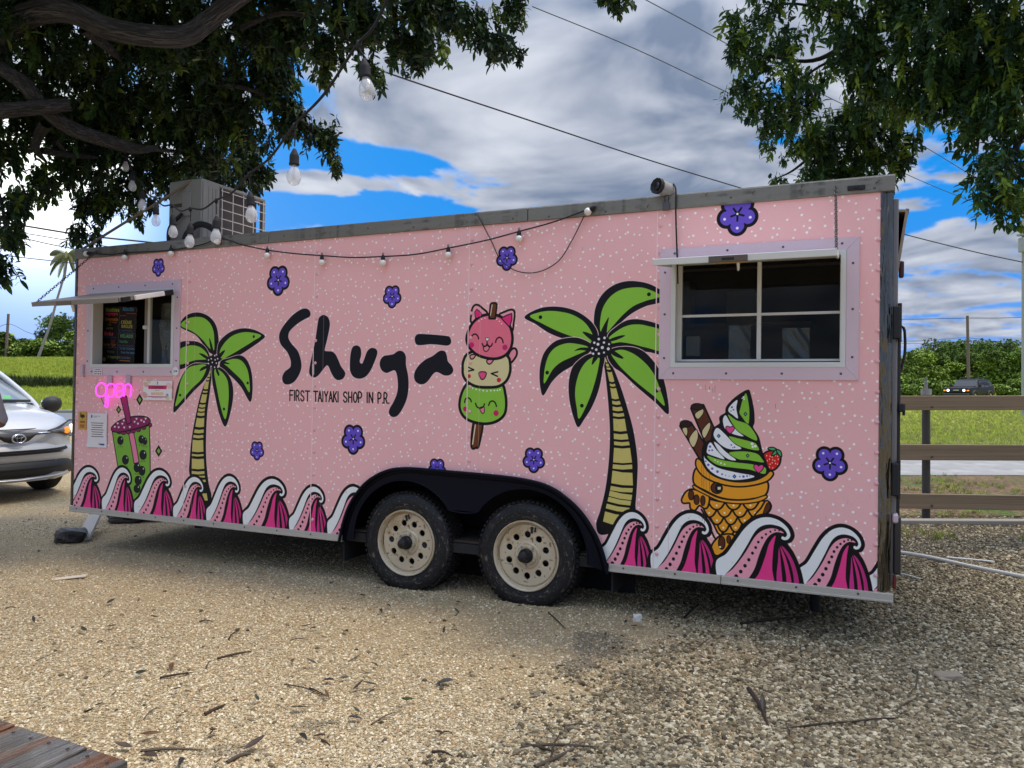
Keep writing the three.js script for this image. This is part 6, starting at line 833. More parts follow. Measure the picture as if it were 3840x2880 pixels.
{ // white car, facing the yard
  const t = thing('parked_car', 'white compact SUV with its headlight lit parked behind the trailer front corner', 'car');
  const hood = [[0, 0.78], [0.3, 0.78], [0.6, 0.74], [0.8, 0.66], [0.92, 0.5]];
  const nose = (x, y) => { const k = Math.abs(x) / 0.92; return 0.03 - 0.43 * Math.pow(k, 2.7) - 0.05 * Math.pow(Math.max(0, y - 0.75) / 0.3, 2) - (y < 0.45 ? 0.04 * (0.45 - y) : 0); };
  // body stations run from the nose to the tail
  const st = [[-0.05, 0.46, 0.48, 0.42, 0.24, 0.74, 0.885, 0.925], [-0.11, 0.56, 0.58, 0.53, 0.24, 0.76, 0.915, 0.955], [-0.22, 0.70, 0.72, 0.66, 0.22, 0.79, 0.955, 1.0], [-0.34, 0.81, 0.83, 0.76, 0.21, 0.83, 0.99, 1.035], [-0.52, 0.87, 0.90, 0.82, 0.21, 0.86, 1.02, 1.075], [-0.8, 0.90, 0.915, 0.82, 0.21, 0.88, 1.04, 1.11], [-1.05, 0.90, 0.92, 0.84, 0.22, 0.94, 1.07, 1.14], [-1.30, 0.90, 0.92, 0.80, 0.22, 0.97, 1.12, 1.18], [-1.75, 0.90, 0.92, 0.70, 0.22, 1.0, 1.42, 1.48], [-2.1, 0.90, 0.92, 0.65, 0.22, 1.01, 1.58, 1.64], [-2.9, 0.90, 0.92, 0.64, 0.22, 1.03, 1.61, 1.67], [-3.8, 0.89, 0.91, 0.62, 0.24, 1.06, 1.56, 1.62], [-4.4, 0.86, 0.88, 0.6, 0.3, 1.06, 1.3, 1.36], [-4.58, 0.8, 0.82, 0.56, 0.4, 1.0, 1.1, 1.14]];
  part(t, 'body', shell(st, 0), M.whitePaint);
  const bodyNose = (x, y) => nose(x, y) + 0.0;
  part(t, 'bumper', [strips(pw([[0, 0.90], [0.5, 0.90], [0.75, 0.86], [0.9, 0.78]]), pw([[0, 0.36], [0.9, 0.34]]), -0.9, 0.9, bodyNose, 0.0, 40, 0.2)], M.whitePaint);
  part(t, 'upper_grille', strips(pw([[0, 0.905], [0.2, 0.895], [0.62, 0.89]]), pw([[0, 0.775], [0.12, 0.79], [0.22, 0.865], [0.62, 0.882]]), -0.62, 0.62, bodyNose, 0.014), M.plastic);
  part(t, 'bright_strip', strips(pw([[0.25, 0.895], [0.62, 0.905]]), pw([[0.25, 0.875], [0.62, 0.89]]), 0.24, 0.6, bodyNose, 0.024, 14), M.chrome); part(t, 'bright_strip', strips(pw([[0.25, 0.895], [0.62, 0.905]]), pw([[0.25, 0.875], [0.62, 0.89]]), -0.6, -0.24, bodyNose, 0.024, 14), M.chrome);
  part(t, 'lower_grille', strips(pw([[0, 0.705], [0.5, 0.71], [0.66, 0.715], [0.72, 0.68]]), pw([[0, 0.615], [0.5, 0.62], [0.72, 0.665]]), -0.72, 0.72, bodyNose, 0.012), M.plastic);
  for (const y of [0.64, 0.665, 0.69]) part(t, 'grille_slat', strips(() => y + 0.005, () => y - 0.005, -0.6, 0.6, bodyNose, 0.02, 16, 0.01), M.black);
  part(t, 'lower_bumper', strips(pw([[0, 0.60], [0.6, 0.60], [0.72, 0.56], [0.92, 0.42]]), pw([[0, 0.22], [0.92, 0.24]]), -0.92, 0.92, bodyNose, 0.03, 30, 0.12), M.plastic);
  part(t, 'air_intake', strips(() => 0.46, () => 0.36, -0.62, 0.62, bodyNose, 0.04, 24, 0.03), M.black);
  part(t, 'skid_plate', strips(pw([[0, 0.275], [0.55, 0.29], [0.68, 0.315]]), pw([[0, 0.235], [0.55, 0.255], [0.68, 0.305]]), -0.68, 0.68, bodyNose, 0.055, 24, 0.03), std([0.5, 0.5, 0.5], 0.35, { metalness: 0.7 }));
  { const e = new THREE.Group(); e.name = 'emblem'; e.position.set(0, 0.835, nose(0, 0.83) + 0.03); t.add(e); const ring = (a, b, y) => part(e, 'ring', new THREE.TorusGeometry(1, 0.13, 8, 28).scale(a, b, 0.07).translate(0, y, 0), M.chrome); ring(0.072, 0.05, 0); ring(0.024, 0.046, 0); ring(0.052, 0.018, 0.024); }
  for (const s of [-1, 1]) {
    const T = [[0.38, 0.905], [0.5, 0.925], [0.62, 0.955], [0.76, 0.985], [0.88, 0.985], [0.905, 0.96]], Bm = [[0.38, 0.895], [0.5, 0.89], [0.62, 0.86], [0.75, 0.825], [0.85, 0.835], [0.905, 0.9]], a = s > 0 ? 0.38 : -0.905, b = s > 0 ? 0.905 : -0.38;
    const lampNose = (x, y) => nose(x, 0.75) + 0.02 - (y - 0.8) * 0.3, h = part(t, 'headlight', strips(pw(T), pw(Bm), a, b, lampNose, 0.03, 18, 0.03), M.lampGlass); part(h, 'bezel', strips((x) => pw(T)(x) + 0.012, (x) => pw(Bm)(x) - 0.012, a - 0.012, b + 0.012, lampNose, 0.022, 18, 0.03), M.plastic);
    const bl = (x, y, r, m, n) => part(h, n, new THREE.SphereGeometry(r, 14, 10).scale(1, 1, 0.4).translate(s * x, y, lampNose(x, y) + 0.04), m); bl(0.78, 0.91, 0.052, M.lampGlow, 'bulb'); bl(0.645, 0.90, 0.04, M.amber, 'indicator');
    part(t, 'windscreen_pillar', taper([V(s * 0.84, 1.06, -1.08), V(s * 0.78, 1.3, -1.45), V(s * 0.69, 1.56, -1.9), V(s * 0.66, 1.63, -2.2)], [0.035, 0.035, 0.035, 0.03], 16, 8), M.whitePaint);
    part(t, 'roof_rail', tube([V(s * 0.6, 1.64, -1.95), V(s * 0.62, 1.71, -2.15), V(s * 0.62, 1.73, -3), V(s * 0.6, 1.66, -4)], 0.022, 24, 8), M.plastic);
    const mir = part(t, 'mirror', [new THREE.SphereGeometry(1, 32, 20).scale(0.125, 0.082, 0.09).translate(s * 1.08, 1.12, -1.2), rbox(0.12, 0.03, 0.05, 0.012, s * 0.97, 1.06, -1.2)], M.plastic); part(mir, 'mirror_glass', new THREE.SphereGeometry(1, 14, 10).scale(0.1, 0.06, 0.02).translate(s * 1.08, 1.11, -1.3), M.chrome);
    part(t, 'wheel_arch', new THREE.TorusGeometry(0.4, 0.05, 8, 24, Math.PI).rotateY(Math.PI / 2).translate(s * 0.9, 0.34, -0.95), M.plastic);
    for (const z of [-0.95, -3.6]) { const w = new THREE.Group(); w.name = 'wheel'; w.position.set(s * 0.82, 0.34, z); t.add(w); const g = carWheel(0.345, 0.22); part(w, 'tyre', g[0], M.rubber); part(w, 'rim', s > 0 ? g[1].clone().rotateY(Math.PI) : g[1], M.steel); }
    part(t, 'side_window', [strips(pw([[0, 1.55]]), pw([[0, 1.1]]), 0, 0.01, () => 0, 0, 1, 0), new THREE.ShapeGeometry(new THREE.Shape([[-1.35, 1.1], [-3.6, 1.12], [-3.4, 1.5], [-2.1, 1.53]].map((q) => new THREE.Vector2(...q)))).applyMatrix4(new THREE.Matrix4().makeRotationY(-Math.PI / 2)).applyMatrix4(new THREE.Matrix4().set(1, 0, 0, s * 0.90, 0, 1, 0, 0, 0, 0, 1, 0, 0, 0, 0, 1))].slice(1).map((g) => { const p = g.attributes.position; for (let i = 0; i < p.count; i++) p.setX(i, s * lerp(0.93, 0.72, (p.getY(i) - 1.05) / 0.5)); g.computeVertexNormals(); return g; }), M.carGlass);
  }
  { const p = [], ix = [], n = 14, k = 8; for (let i = 0; i <= n; i++) for (let j = 0; j <= k; j++) { const sx = lerp(-1, 1, i / n), f = j / k, w = lerp(0.80, 0.66, f); p.push(sx * w, lerp(1.155, 1.60, f) - 0.03 * sx * sx, lerp(-1.06, -1.93, f) - 0.13 * sx * sx + 0.06); } for (let i = 0; i < n; i++) for (let j = 0; j < k; j++) { const a = i * (k + 1) + j; ix.push(a, a + k + 1, a + 1, a + 1, a + k + 1, a + k + 2); } const g = new THREE.BufferGeometry(); g.setAttribute('position', new THREE.Float32BufferAttribute(p, 3)); g.setIndex(ix); g.computeVertexNormals(); const w = part(t, 'windscreen', g, phys([0.14, 0.17, 0.19], 0.08, { clearcoat: 0.6, clearcoatRoughness: 0.05 })); part(w, 'wiper', [tube([V(-0.75, 1.15, -1.02), V(0, 1.165, -0.97), V(0.72, 1.15, -1.06)], 0.014, 16, 6)], M.plastic); part(w, 'permit', box(0.09, 0.05, 0.004).rotateX(-0.5).translate(0.42, 1.2, -1.03), std([0.15, 0.55, 0.2], 0.6)); }
  part(t, 'hood_edge', tube([V(-0.6, 0.93, -0.2), V(0, 0.935, -0.035), V(0.6, 0.93, -0.2)], 0.006, 20, 5), M.plastic);
  const low = (y) => y - 0.10 * sst(0.25, 0.7, y) * (1 - sst(0.92, 1.18, y));          // a lower nose
  for (const c of t.children) { if (!c.isMesh) { if (c.name === 'emblem') c.position.y = low(c.position.y); continue; } c.traverse((m) => { const p = m.geometry.attributes.position; for (let i = 0; i < p.count; i++) p.setY(i, low(p.getY(i))); }); }
  t.position.set(-5.72, 0.0, -8.88); t.rotation.y = 1.05;
}
{ // black off-roader on the field track
  const t = thing('parked_car', 'boxy black off-roader with lit lamps and roof rack beyond the fence', 'car');
  const nose = (x) => -0.10 * Math.pow(Math.abs(x) / 0.95, 4);
  part(t, 'body', shell([[0.0, 0.86, 0.86, 0.8, 0.5, 0.95, 1.05, 1.08], [-0.08, 0.92, 0.93, 0.86, 0.48, 1.0, 1.12, 1.15], [-0.6, 0.93, 0.94, 0.88, 0.46, 1.04, 1.16, 1.2], [-1.4, 0.93, 0.94, 0.86, 0.46, 1.08, 1.19, 1.24], [-1.55, 0.93, 0.94, 0.82, 0.46, 1.1, 1.3, 1.34], [-1.82, 0.93, 0.94, 0.72, 0.46, 1.12, 1.70, 1.76], [-2.2, 0.93, 0.94, 0.72, 0.46, 1.12, 1.74, 1.80], [-3.9, 0.93, 0.94, 0.7, 0.48, 1.14, 1.70, 1.77], [-4.3, 0.9, 0.92, 0.68, 0.5, 1.12, 1.5, 1.56], [-4.4, 0.86, 0.88, 0.66, 0.55, 1.1, 1.2, 1.24]], 0), M.blackPaint);
  part(t, 'bumper', [rbox(1.84, 0.24, 0.2, 0.05, 0, 0.6, 0.06)], std([0.03, 0.03, 0.033], 0.5));
  part(t, 'grille', [rbox(1.5, 0.22, 0.05, 0.05, 0, 0.94, 0.02)], M.plastic); part(t, 'grille_badge', rbox(0.4, 0.05, 0.02, 0.01, 0, 0.95, 0.05), M.chrome);
  for (const s of [-1, 1]) {
    const h = part(t, 'headlight', cyl(0.11, 0.11, 0.06, 20).rotateX(Math.PI / 2).translate(s * 0.56, 0.94, 0.04), M.lampGlass); part(h, 'bulb', new THREE.SphereGeometry(0.085, 14, 10).scale(1, 1, 0.4).translate(s * 0.56, 0.94, 0.07), M.lampGlow);
    part(t, 'indicator', rbox(0.3, 0.09, 0.04, 0.02, s * 0.76, 0.93, 0.015), M.amber);
    part(t, 'mirror', rbox(0.2, 0.22, 0.12, 0.04, s * 1.05, 1.3, -1.5), M.plastic);
    part(t, 'wheel_arch', new THREE.TorusGeometry(0.46, 0.07, 8, 20, Math.PI).rotateY(Math.PI / 2).translate(s * 0.94, 0.42, -0.85), M.plastic); part(t, 'wheel_arch', new THREE.TorusGeometry(0.46, 0.07, 8, 20, Math.PI).rotateY(Math.PI / 2).translate(s * 0.94, 0.42, -3.5), M.plastic);
    for (const z of [-0.85, -3.5]) { const w = new THREE.Group(); w.name = 'wheel'; w.position.set(s * 0.84, 0.42, z); t.add(w); const g = carWheel(0.41, 0.26); part(w, 'tyre', g[0], M.rubber); part(w, 'rim', s > 0 ? g[1].clone().rotateY(Math.PI) : g[1], M.steel); }
    const sw = (a) => { const g = new THREE.BufferGeometry(), P = a.map(([z, y]) => [s * (0.945 - 0.20 * Math.max(0, (y - 1.12) / 0.6)), y, z]); g.setAttribute('position', new THREE.Float32BufferAttribute([...P[0], ...P[1], ...P[2], ...P[0], ...P[2], ...P[3]], 3)); g.computeVertexNormals(); return g; };
    part(t, 'side_window', sw([[-1.75, 1.16], [-2.6, 1.16], [-2.6, 1.62], [-1.92, 1.62]]), M.carGlass); part(t, 'side_window', sw([[-2.7, 1.16], [-3.4, 1.2], [-3.35, 1.62], [-2.7, 1.62]]), M.carGlass); part(t, 'side_window', sw([[-3.5, 1.22], [-4.05, 1.3], [-3.9, 1.6], [-3.45, 1.62]]), M.carGlass);
    part(t, 'tail_light', rbox(0.08, 0.2, 0.12, 0.03, s * 0.88, 1.02, -4.34), phys([0.4, 0.02, 0.02], 0.3));
    part(t, 'rack_rail', tube([V(s * 0.62, 1.8, -2.0), V(s * 0.62, 1.88, -2.2), V(s * 0.62, 1.89, -3.6), V(s * 0.6, 1.8, -3.9)], 0.022, 16, 6), M.plastic);
  }
  for (const z of [-2.2, -2.9, -3.6]) part(t, 'rack_bar', rbox(1.24, 0.03, 0.04, 0.01, 0, 1.885, z), M.plastic);
  const ws = new THREE.BufferGeometry(); ws.setAttribute('position', new THREE.Float32BufferAttribute([-0.84, 1.26, -1.49, 0.84, 1.26, -1.49, 0.74, 1.7, -1.795, -0.84, 1.26, -1.49, 0.74, 1.7, -1.795, -0.74, 1.7, -1.795].map((v, i) => (i % 3 === 2 ? v + 0.035 : v)), 3)); ws.computeVertexNormals(); part(t, 'windscreen', ws, phys([0.05, 0.056, 0.06], 0.1, {}));
  t.position.set(far(2066, 55), 0.02, -55); t.rotation.y = -0.93; t.scale.setScalar(0.95);
}

// ---------------------------------------------------------------- person at the left edge
{
  const t = thing('person', 'person in a grey short-sleeved shirt cut off by the left edge', 'person', [-4.655, 0, -6.6], 0.35);
  const J = (bones, res, size, c) => { const mc = new MarchingCubes(res, new THREE.MeshStandardMaterial(), false, false, 200000); const p = new THREE.Vector3(), out = new Float32Array(res ** 3);
    for (let k = 0; k < res; k++) for (let j = 0; j < res; j++) for (let i = 0; i < res; i++) { p.set((i / (res / 2) - 1) * size + c.x, (j / (res / 2) - 1) * size + c.y, (k / (res / 2) - 1) * size + c.z); let d = 1e9; for (const [a, b, ra, rb] of bones) { const ab = b.clone().sub(a), h = clamp(p.clone().sub(a).dot(ab) / ab.lengthSq()), q = p.distanceTo(a.clone().addScaledVector(ab, h)) - lerp(ra, rb, h), s = 0.03, m = clamp(0.5 + 0.5 * (d - q) / s); d = d > 1e8 ? q : lerp(d, q, m) - s * m * (1 - m); } out[k * res * res + j * res + i] = -d; }
    mc.field.set(out); mc.isolation = 0; mc.update(); const n = mc.count, g = new THREE.BufferGeometry(); g.setAttribute('position', new THREE.BufferAttribute(mc.positionArray.slice(0, n * 3), 3)); g.setAttribute('normal', new THREE.BufferAttribute(mc.normalArray.slice(0, n * 3), 3)); return g.scale(size, size, size).translate(c.x, c.y, c.z); };
  const L = [];
  for (const s of [-1, 1]) L.push([V(s * 0.09, 0.84, 0), V(s * 0.1, 0.46, 0.02), 0.085, 0.058], [V(s * 0.1, 0.46, 0.02), V(s * 0.1, 0.07, 0), 0.055, 0.038], [V(s * 0.1, 0.05, -0.03), V(s * 0.11, 0.035, 0.13), 0.042, 0.032], [V(s * 0.16, 1.27, 0), V(s * 0.225, 1.03, -0.01), 0.05, 0.04], [V(s * 0.225, 1.03, -0.01), V(s * 0.15, 0.98, 0.2), 0.038, 0.027]);
  L.push([V(0, 0.86, 0), V(0, 1.08, 0.0), 0.125, 0.115], [V(0, 1.08, 0), V(0, 1.22, 0), 0.12, 0.125], [V(-0.13, 1.26, 0), V(0.13, 1.26, 0), 0.06, 0.06], [V(0, 1.28, 0), V(0, 1.4, 0.01), 0.05, 0.046], [V(0, 1.46, 0.02), V(0, 1.53, 0.01), 0.078, 0.088], [V(0, 1.43, 0.07), V(0, 1.45, 0.08), 0.045, 0.04], [V(0, 1.475, 0.1), V(0, 1.5, 0.09), 0.014, 0.01], [V(-0.088, 1.49, 0), V(-0.092, 1.51, -0.01), 0.014, 0.018], [V(0.088, 1.49, 0), V(0.092, 1.51, -0.01), 0.014, 0.018]);
  for (const s of [-1, 1]) { const w = V(s * 0.15, 0.98, 0.2), q = (x, y, z) => V(w.x + s * x, w.y + y, w.z + z); L.push([w, q(-0.03, 0, 0.06), 0.026, 0.028]); for (let f = 0; f < 4; f++) { const x = -0.06 + f * 0.02, l = [0.9, 1, 0.95, 0.75][f]; L.push([q(x, 0.0, 0.075), q(x - 0.008, -0.004, 0.075 + 0.035 * l), 0.010, 0.009], [q(x - 0.008, -0.004, 0.075 + 0.035 * l), q(x - 0.016, -0.022, 0.075 + 0.058 * l), 0.009, 0.007]); } L.push([q(-0.045, 0.01, 0.03), q(-0.075, 0.012, 0.065), 0.012, 0.009]); }
  part(t, 'body', J(L, 110, 0.86, V(0, 0.83, 0.02)), std([0.22, 0.12, 0.075], 0.6));
  const S = [[V(0, 0.84, 0), V(0, 1.08, 0), 0.15, 0.14], [V(0, 1.08, 0), V(0, 1.2, 0), 0.142, 0.145], [V(-0.14, 1.255, 0), V(0.14, 1.255, 0), 0.078, 0.078]]; for (const s of [-1, 1]) S.push([V(s * 0.16, 1.265, 0), V(s * 0.222, 1.06, -0.008), 0.068, 0.062]);
  part(t, 'shirt', J(S, 70, 0.42, V(0, 1.04, 0)), std([0.40, 0.37, 0.38], 0.9));
  const T2 = [[V(0, 0.84, 0), V(0, 0.88, 0), 0.142, 0.142]]; for (const s of [-1, 1]) T2.push([V(s * 0.09, 0.82, 0), V(s * 0.1, 0.46, 0.02), 0.105, 0.08]); part(t, 'shorts', J(T2, 60, 0.4, V(0, 0.68, 0)), std([0.06, 0.07, 0.1], 0.9));
  part(t, 'hair', new THREE.SphereGeometry(0.098, 20, 14, 0, 6.3, 0, 1.75).rotateX(-0.5).translate(0, 1.535, -0.005), std([0.02, 0.015, 0.012], 0.7));
  for (const s of [-1, 1]) part(t, 'eye', new THREE.SphereGeometry(0.011, 8, 6).translate(s * 0.033, 1.505, 0.09), std([0.05, 0.04, 0.035], 0.2)); part(t, 'mouth', rbox(0.045, 0.01, 0.012, 0.004, 0, 1.44, 0.113), std([0.3, 0.12, 0.1], 0.6));
}

// ---------------------------------------------------------------- fence and things on the ground
const plankTex = dataTex(512, 128, (u, v) => { const w = tf(u, v, 4, 10, 5, 4), g = tn(u + 0.02 * w, v + 0.12 * w, 4, 64, 3), r = Math.abs(Math.sin((v * 9 + w * 5) * 3.1)), b = 0.56 + 0.14 * w - 0.13 * r * g; return [b * 1.02, b * 0.90, b * 0.74]; });
const plankM = [0, 1, 2].map((i) => std([1 - 0.06 * i, 0.96 - 0.06 * i, 0.90 - 0.05 * i], 0.85, { map: (() => { const c = repeat(plankTex, 0.22, 1); c.offset.set(0.3 * i, 0.2 * i); return c; })() }));
{
  const t = thing('board_fence', 'wooden fence of three wide boards on round posts right of the trailer', 'fence'), z = -7.65, X0 = 3.35, X1 = 8.6;
  [[1.176, 0.142, 0.002], [0.693, 0.155, -0.004], [0.2185, 0.147, -0.016]].forEach(([y, h, sl], i) => { const b = part(t, 'board', rbox(X1 - X0, h, 0.045, 0.006, (X1 - X0) / 2, 0, 0), plankM[i]); const p = b.geometry.attributes.position, uv = b.geometry.attributes.uv; for (let k = 0; k < p.count; k++) uv.setXY(k, p.getX(k), p.getY(k) / h + 0.5); b.position.set(X0, y, z + 0.03); b.rotation.z = sl * 1; b.rotation.y = -0.012; for (const px of [4.14 - X0, 6.6 - X0]) part(b, 'bolt', cyl(0.012, 0.012, 0.01, 8).rotateX(Math.PI / 2).translate(px, -h * 0.28, 0.026), M.screw); });
  const pm = std([0.085, 0.08, 0.072], 0.8);
  for (const x of [4.14, 6.6]) { const p = part(t, 'post', cyl(0.038, 0.038, 1.3, 18, x, 0.62, z - 0.045), pm); part(p, 'cap', [cyl(0.048, 0.048, 0.06, 18, x, 1.285, z - 0.045)], std([0.36, 0.37, 0.37], 0.5, { metalness: 0.4 })); part(p, 'cap_pin', [rbox(0.03, 0.08, 0.024, 0.008, x, 1.35, z - 0.045), cyl(0.012, 0.012, 0.05, 8, x, 1.41, z - 0.045)], std([0.3, 0.31, 0.31], 0.5, { metalness: 0.5 })); }
}
{ const m = solo('ground_beam', rbox(5.4, 0.05, 0.11, 0.012), std([0.35, 0.32, 0.27], 0.9), 'long weathered beam lying on the gravel under the board fence', 'beam'); m.position.set(6.0, 0.025, -7.45); m.rotation.y = -0.02; }
solo('white_pipe', tube([onGround(1925, 1191, 0.02), onGround(2000, 1203, 0.02), onGround(2100, 1225, 0.02), onGround(2215, 1248, 0.02), onGround(2330, 1275, 0.02)], 0.019, 40, 8), std([0.55, 0.53, 0.49], 0.5), 'long white plastic pipe lying on the gravel behind the trailer end', 'pipe');
solo('white_strip', tube([onGround(2045, 1204, 0.012), onGround(2110, 1210, 0.012), onGround(2148, 1214, 0.012)], 0.008, 16, 6), std([0.7, 0.69, 0.66], 0.5), 'thin white strip on the gravel just above the long pipe', 'strip');
solo('white_stick', tube([onGround(1925, 1236, 0.012), onGround(1960, 1243, 0.012), onGround(1990, 1252, 0.012)], 0.009, 16, 6), std([0.66, 0.64, 0.6], 0.5), 'short white stick on the gravel close to the trailer rear corner', 'stick');
function rock(sd, w, h, d) { const g = new THREE.IcosahedronGeometry(1, 3), p = g.attributes.position; for (let i = 0; i < p.count; i++) { const x = p.getX(i), y = p.getY(i), z = p.getZ(i), n = 0.86 + 0.26 * PN.noise(x * 1.3 + sd, y * 1.3, z * 1.3) + 0.1 * PN.noise(x * 4, y * 4 + sd, z * 4), q = 1 / Math.pow(Math.pow(Math.abs(x), 5) + Math.pow(Math.abs(y), 5) + Math.pow(Math.abs(z), 5), 0.2); p.setXYZ(i, x * q * n * w / 2, y * q * n * h / 2, z * q * n * d / 2); } g.computeVertexNormals(); return g; }
{ const p = onGround(152, 1172), m = solo('stone_block', rock(4, 0.27, 0.14, 0.2).translate(0, 0.06, 0), std([0.025, 0.019, 0.015], 0.2, { bumpMap: repeat(bumpFine, 2, 2), bumpScale: 0.01 }), 'dark wet stone block at the front corner of the trailer', 'stone'); m.position.copy(p); m.rotation.y = 0.3; }
{ const a = onGround(178, 1168, 0.012), b = at(205, 1112, 7.15), m = solo('ramp_board', bar(a, b, 0.12, 0.022), std([0.5, 0.47, 0.42], 0.8), 'pale leaning board under the front corner of the trailer', 'board'); }
{ const t = thing('support_block', 'pile of dark blocks under the front end of the trailer', 'blocks'), p = onGround(262, 1133); const bm = std([0.05, 0.045, 0.04], 0.85); [[0, 0.05, 0, 0.32, 0.1, 0.22], [0.22, 0.045, -0.1, 0.24, 0.09, 0.2], [-0.14, 0.06, -0.12, 0.2, 0.12, 0.2], [0.06, 0.13, -0.05, 0.28, 0.08, 0.2]].forEach(([x, y, z, w, h, d], i) => part(t, 'block', rock(i * 3, w * 1.1, h, d).translate(x, y, z), bm)); t.position.set(p.x, 0, p.z - 0.1); }
{ // corner of a wet plank table, bottom left
  const t = thing('plank_table', 'corner of a wet brown plank table in the bottom left', 'table'), h = 0.5, G = (x, y) => { const p = onGround(x * 0.859 / 1.736, (2000 + y * 0.859) / 1.736, h); return p; };
  const A = G(-60, 790), B = G(565, 992), e = B.clone().sub(A).normalize(), f = V(-e.z, 0, e.x); if (f.z < 0) f.negate();
  const W = 0.142, n = 5, L = 1.5, tex = dataTex(256, 512, (u, v) => { const w = tf(u, v, 8, 3, 5, 5), st = sst(0.46, 0.56, tf(u, v, 3, 2, 15, 5)), g = tn(u, v, 90, 3, 8), b = 0.26 + 0.2 * w - 0.1 * g; return [lerp(b * 1.08, b * 1.25, st), lerp(b * 1.0, b * 0.8, st), lerp(b * 0.92, b * 0.45, st)]; });
  const dir = G(440, 1025).sub(G(555, 985)).normalize(), end = B.clone();
  for (let i = 0; i < n; i++) { const m = phys('#ffffff', 0.12, { map: (() => { const c = tex.clone(); c.offset.set(i * 0.21, i * 0.37); c.needsUpdate = true; return c; })(), bumpMap: repeat(bumpFine, 1, 0.15), bumpScale: 0.006, clearcoat: 0.35, clearcoatRoughness: 0.15 }); const b = part(t, 'plank', rbox(W - 0.006, 0.036, L, 0.006, 0, 0, L / 2), m); b.position.copy(B).addScaledVector(e, -(i + 0.5) * W).add(V(0, -0.018 + 0.002 * Math.sin(i * 2.1), 0)); b.rotation.y = Math.atan2(f.x, f.z); for (const x of [-0.035, 0.035]) part(b, 'screw', cyl(0.004, 0.004, 0.003, 8, x, 0.0185, 0.03), M.screw); }
  const q = (i, z) => B.clone().addScaledVector(e, -i * W).addScaledVector(f, z); part(t, 'crossbar', bar(q(0.1, 0.2).add(V(0, -0.07, 0)), q(4.9, 0.2).add(V(0, -0.07, 0)), 0.05, 0.07), plankM[2]); for (const [i, z] of [[0.5, 0.22], [4.5, 0.22], [0.5, 1.3], [4.5, 1.3]]) part(t, 'leg', bar(q(i, z).setY(-0.01), q(i, z).setY(h - 0.05), 0.07, 0.07), plankM[2]);
}
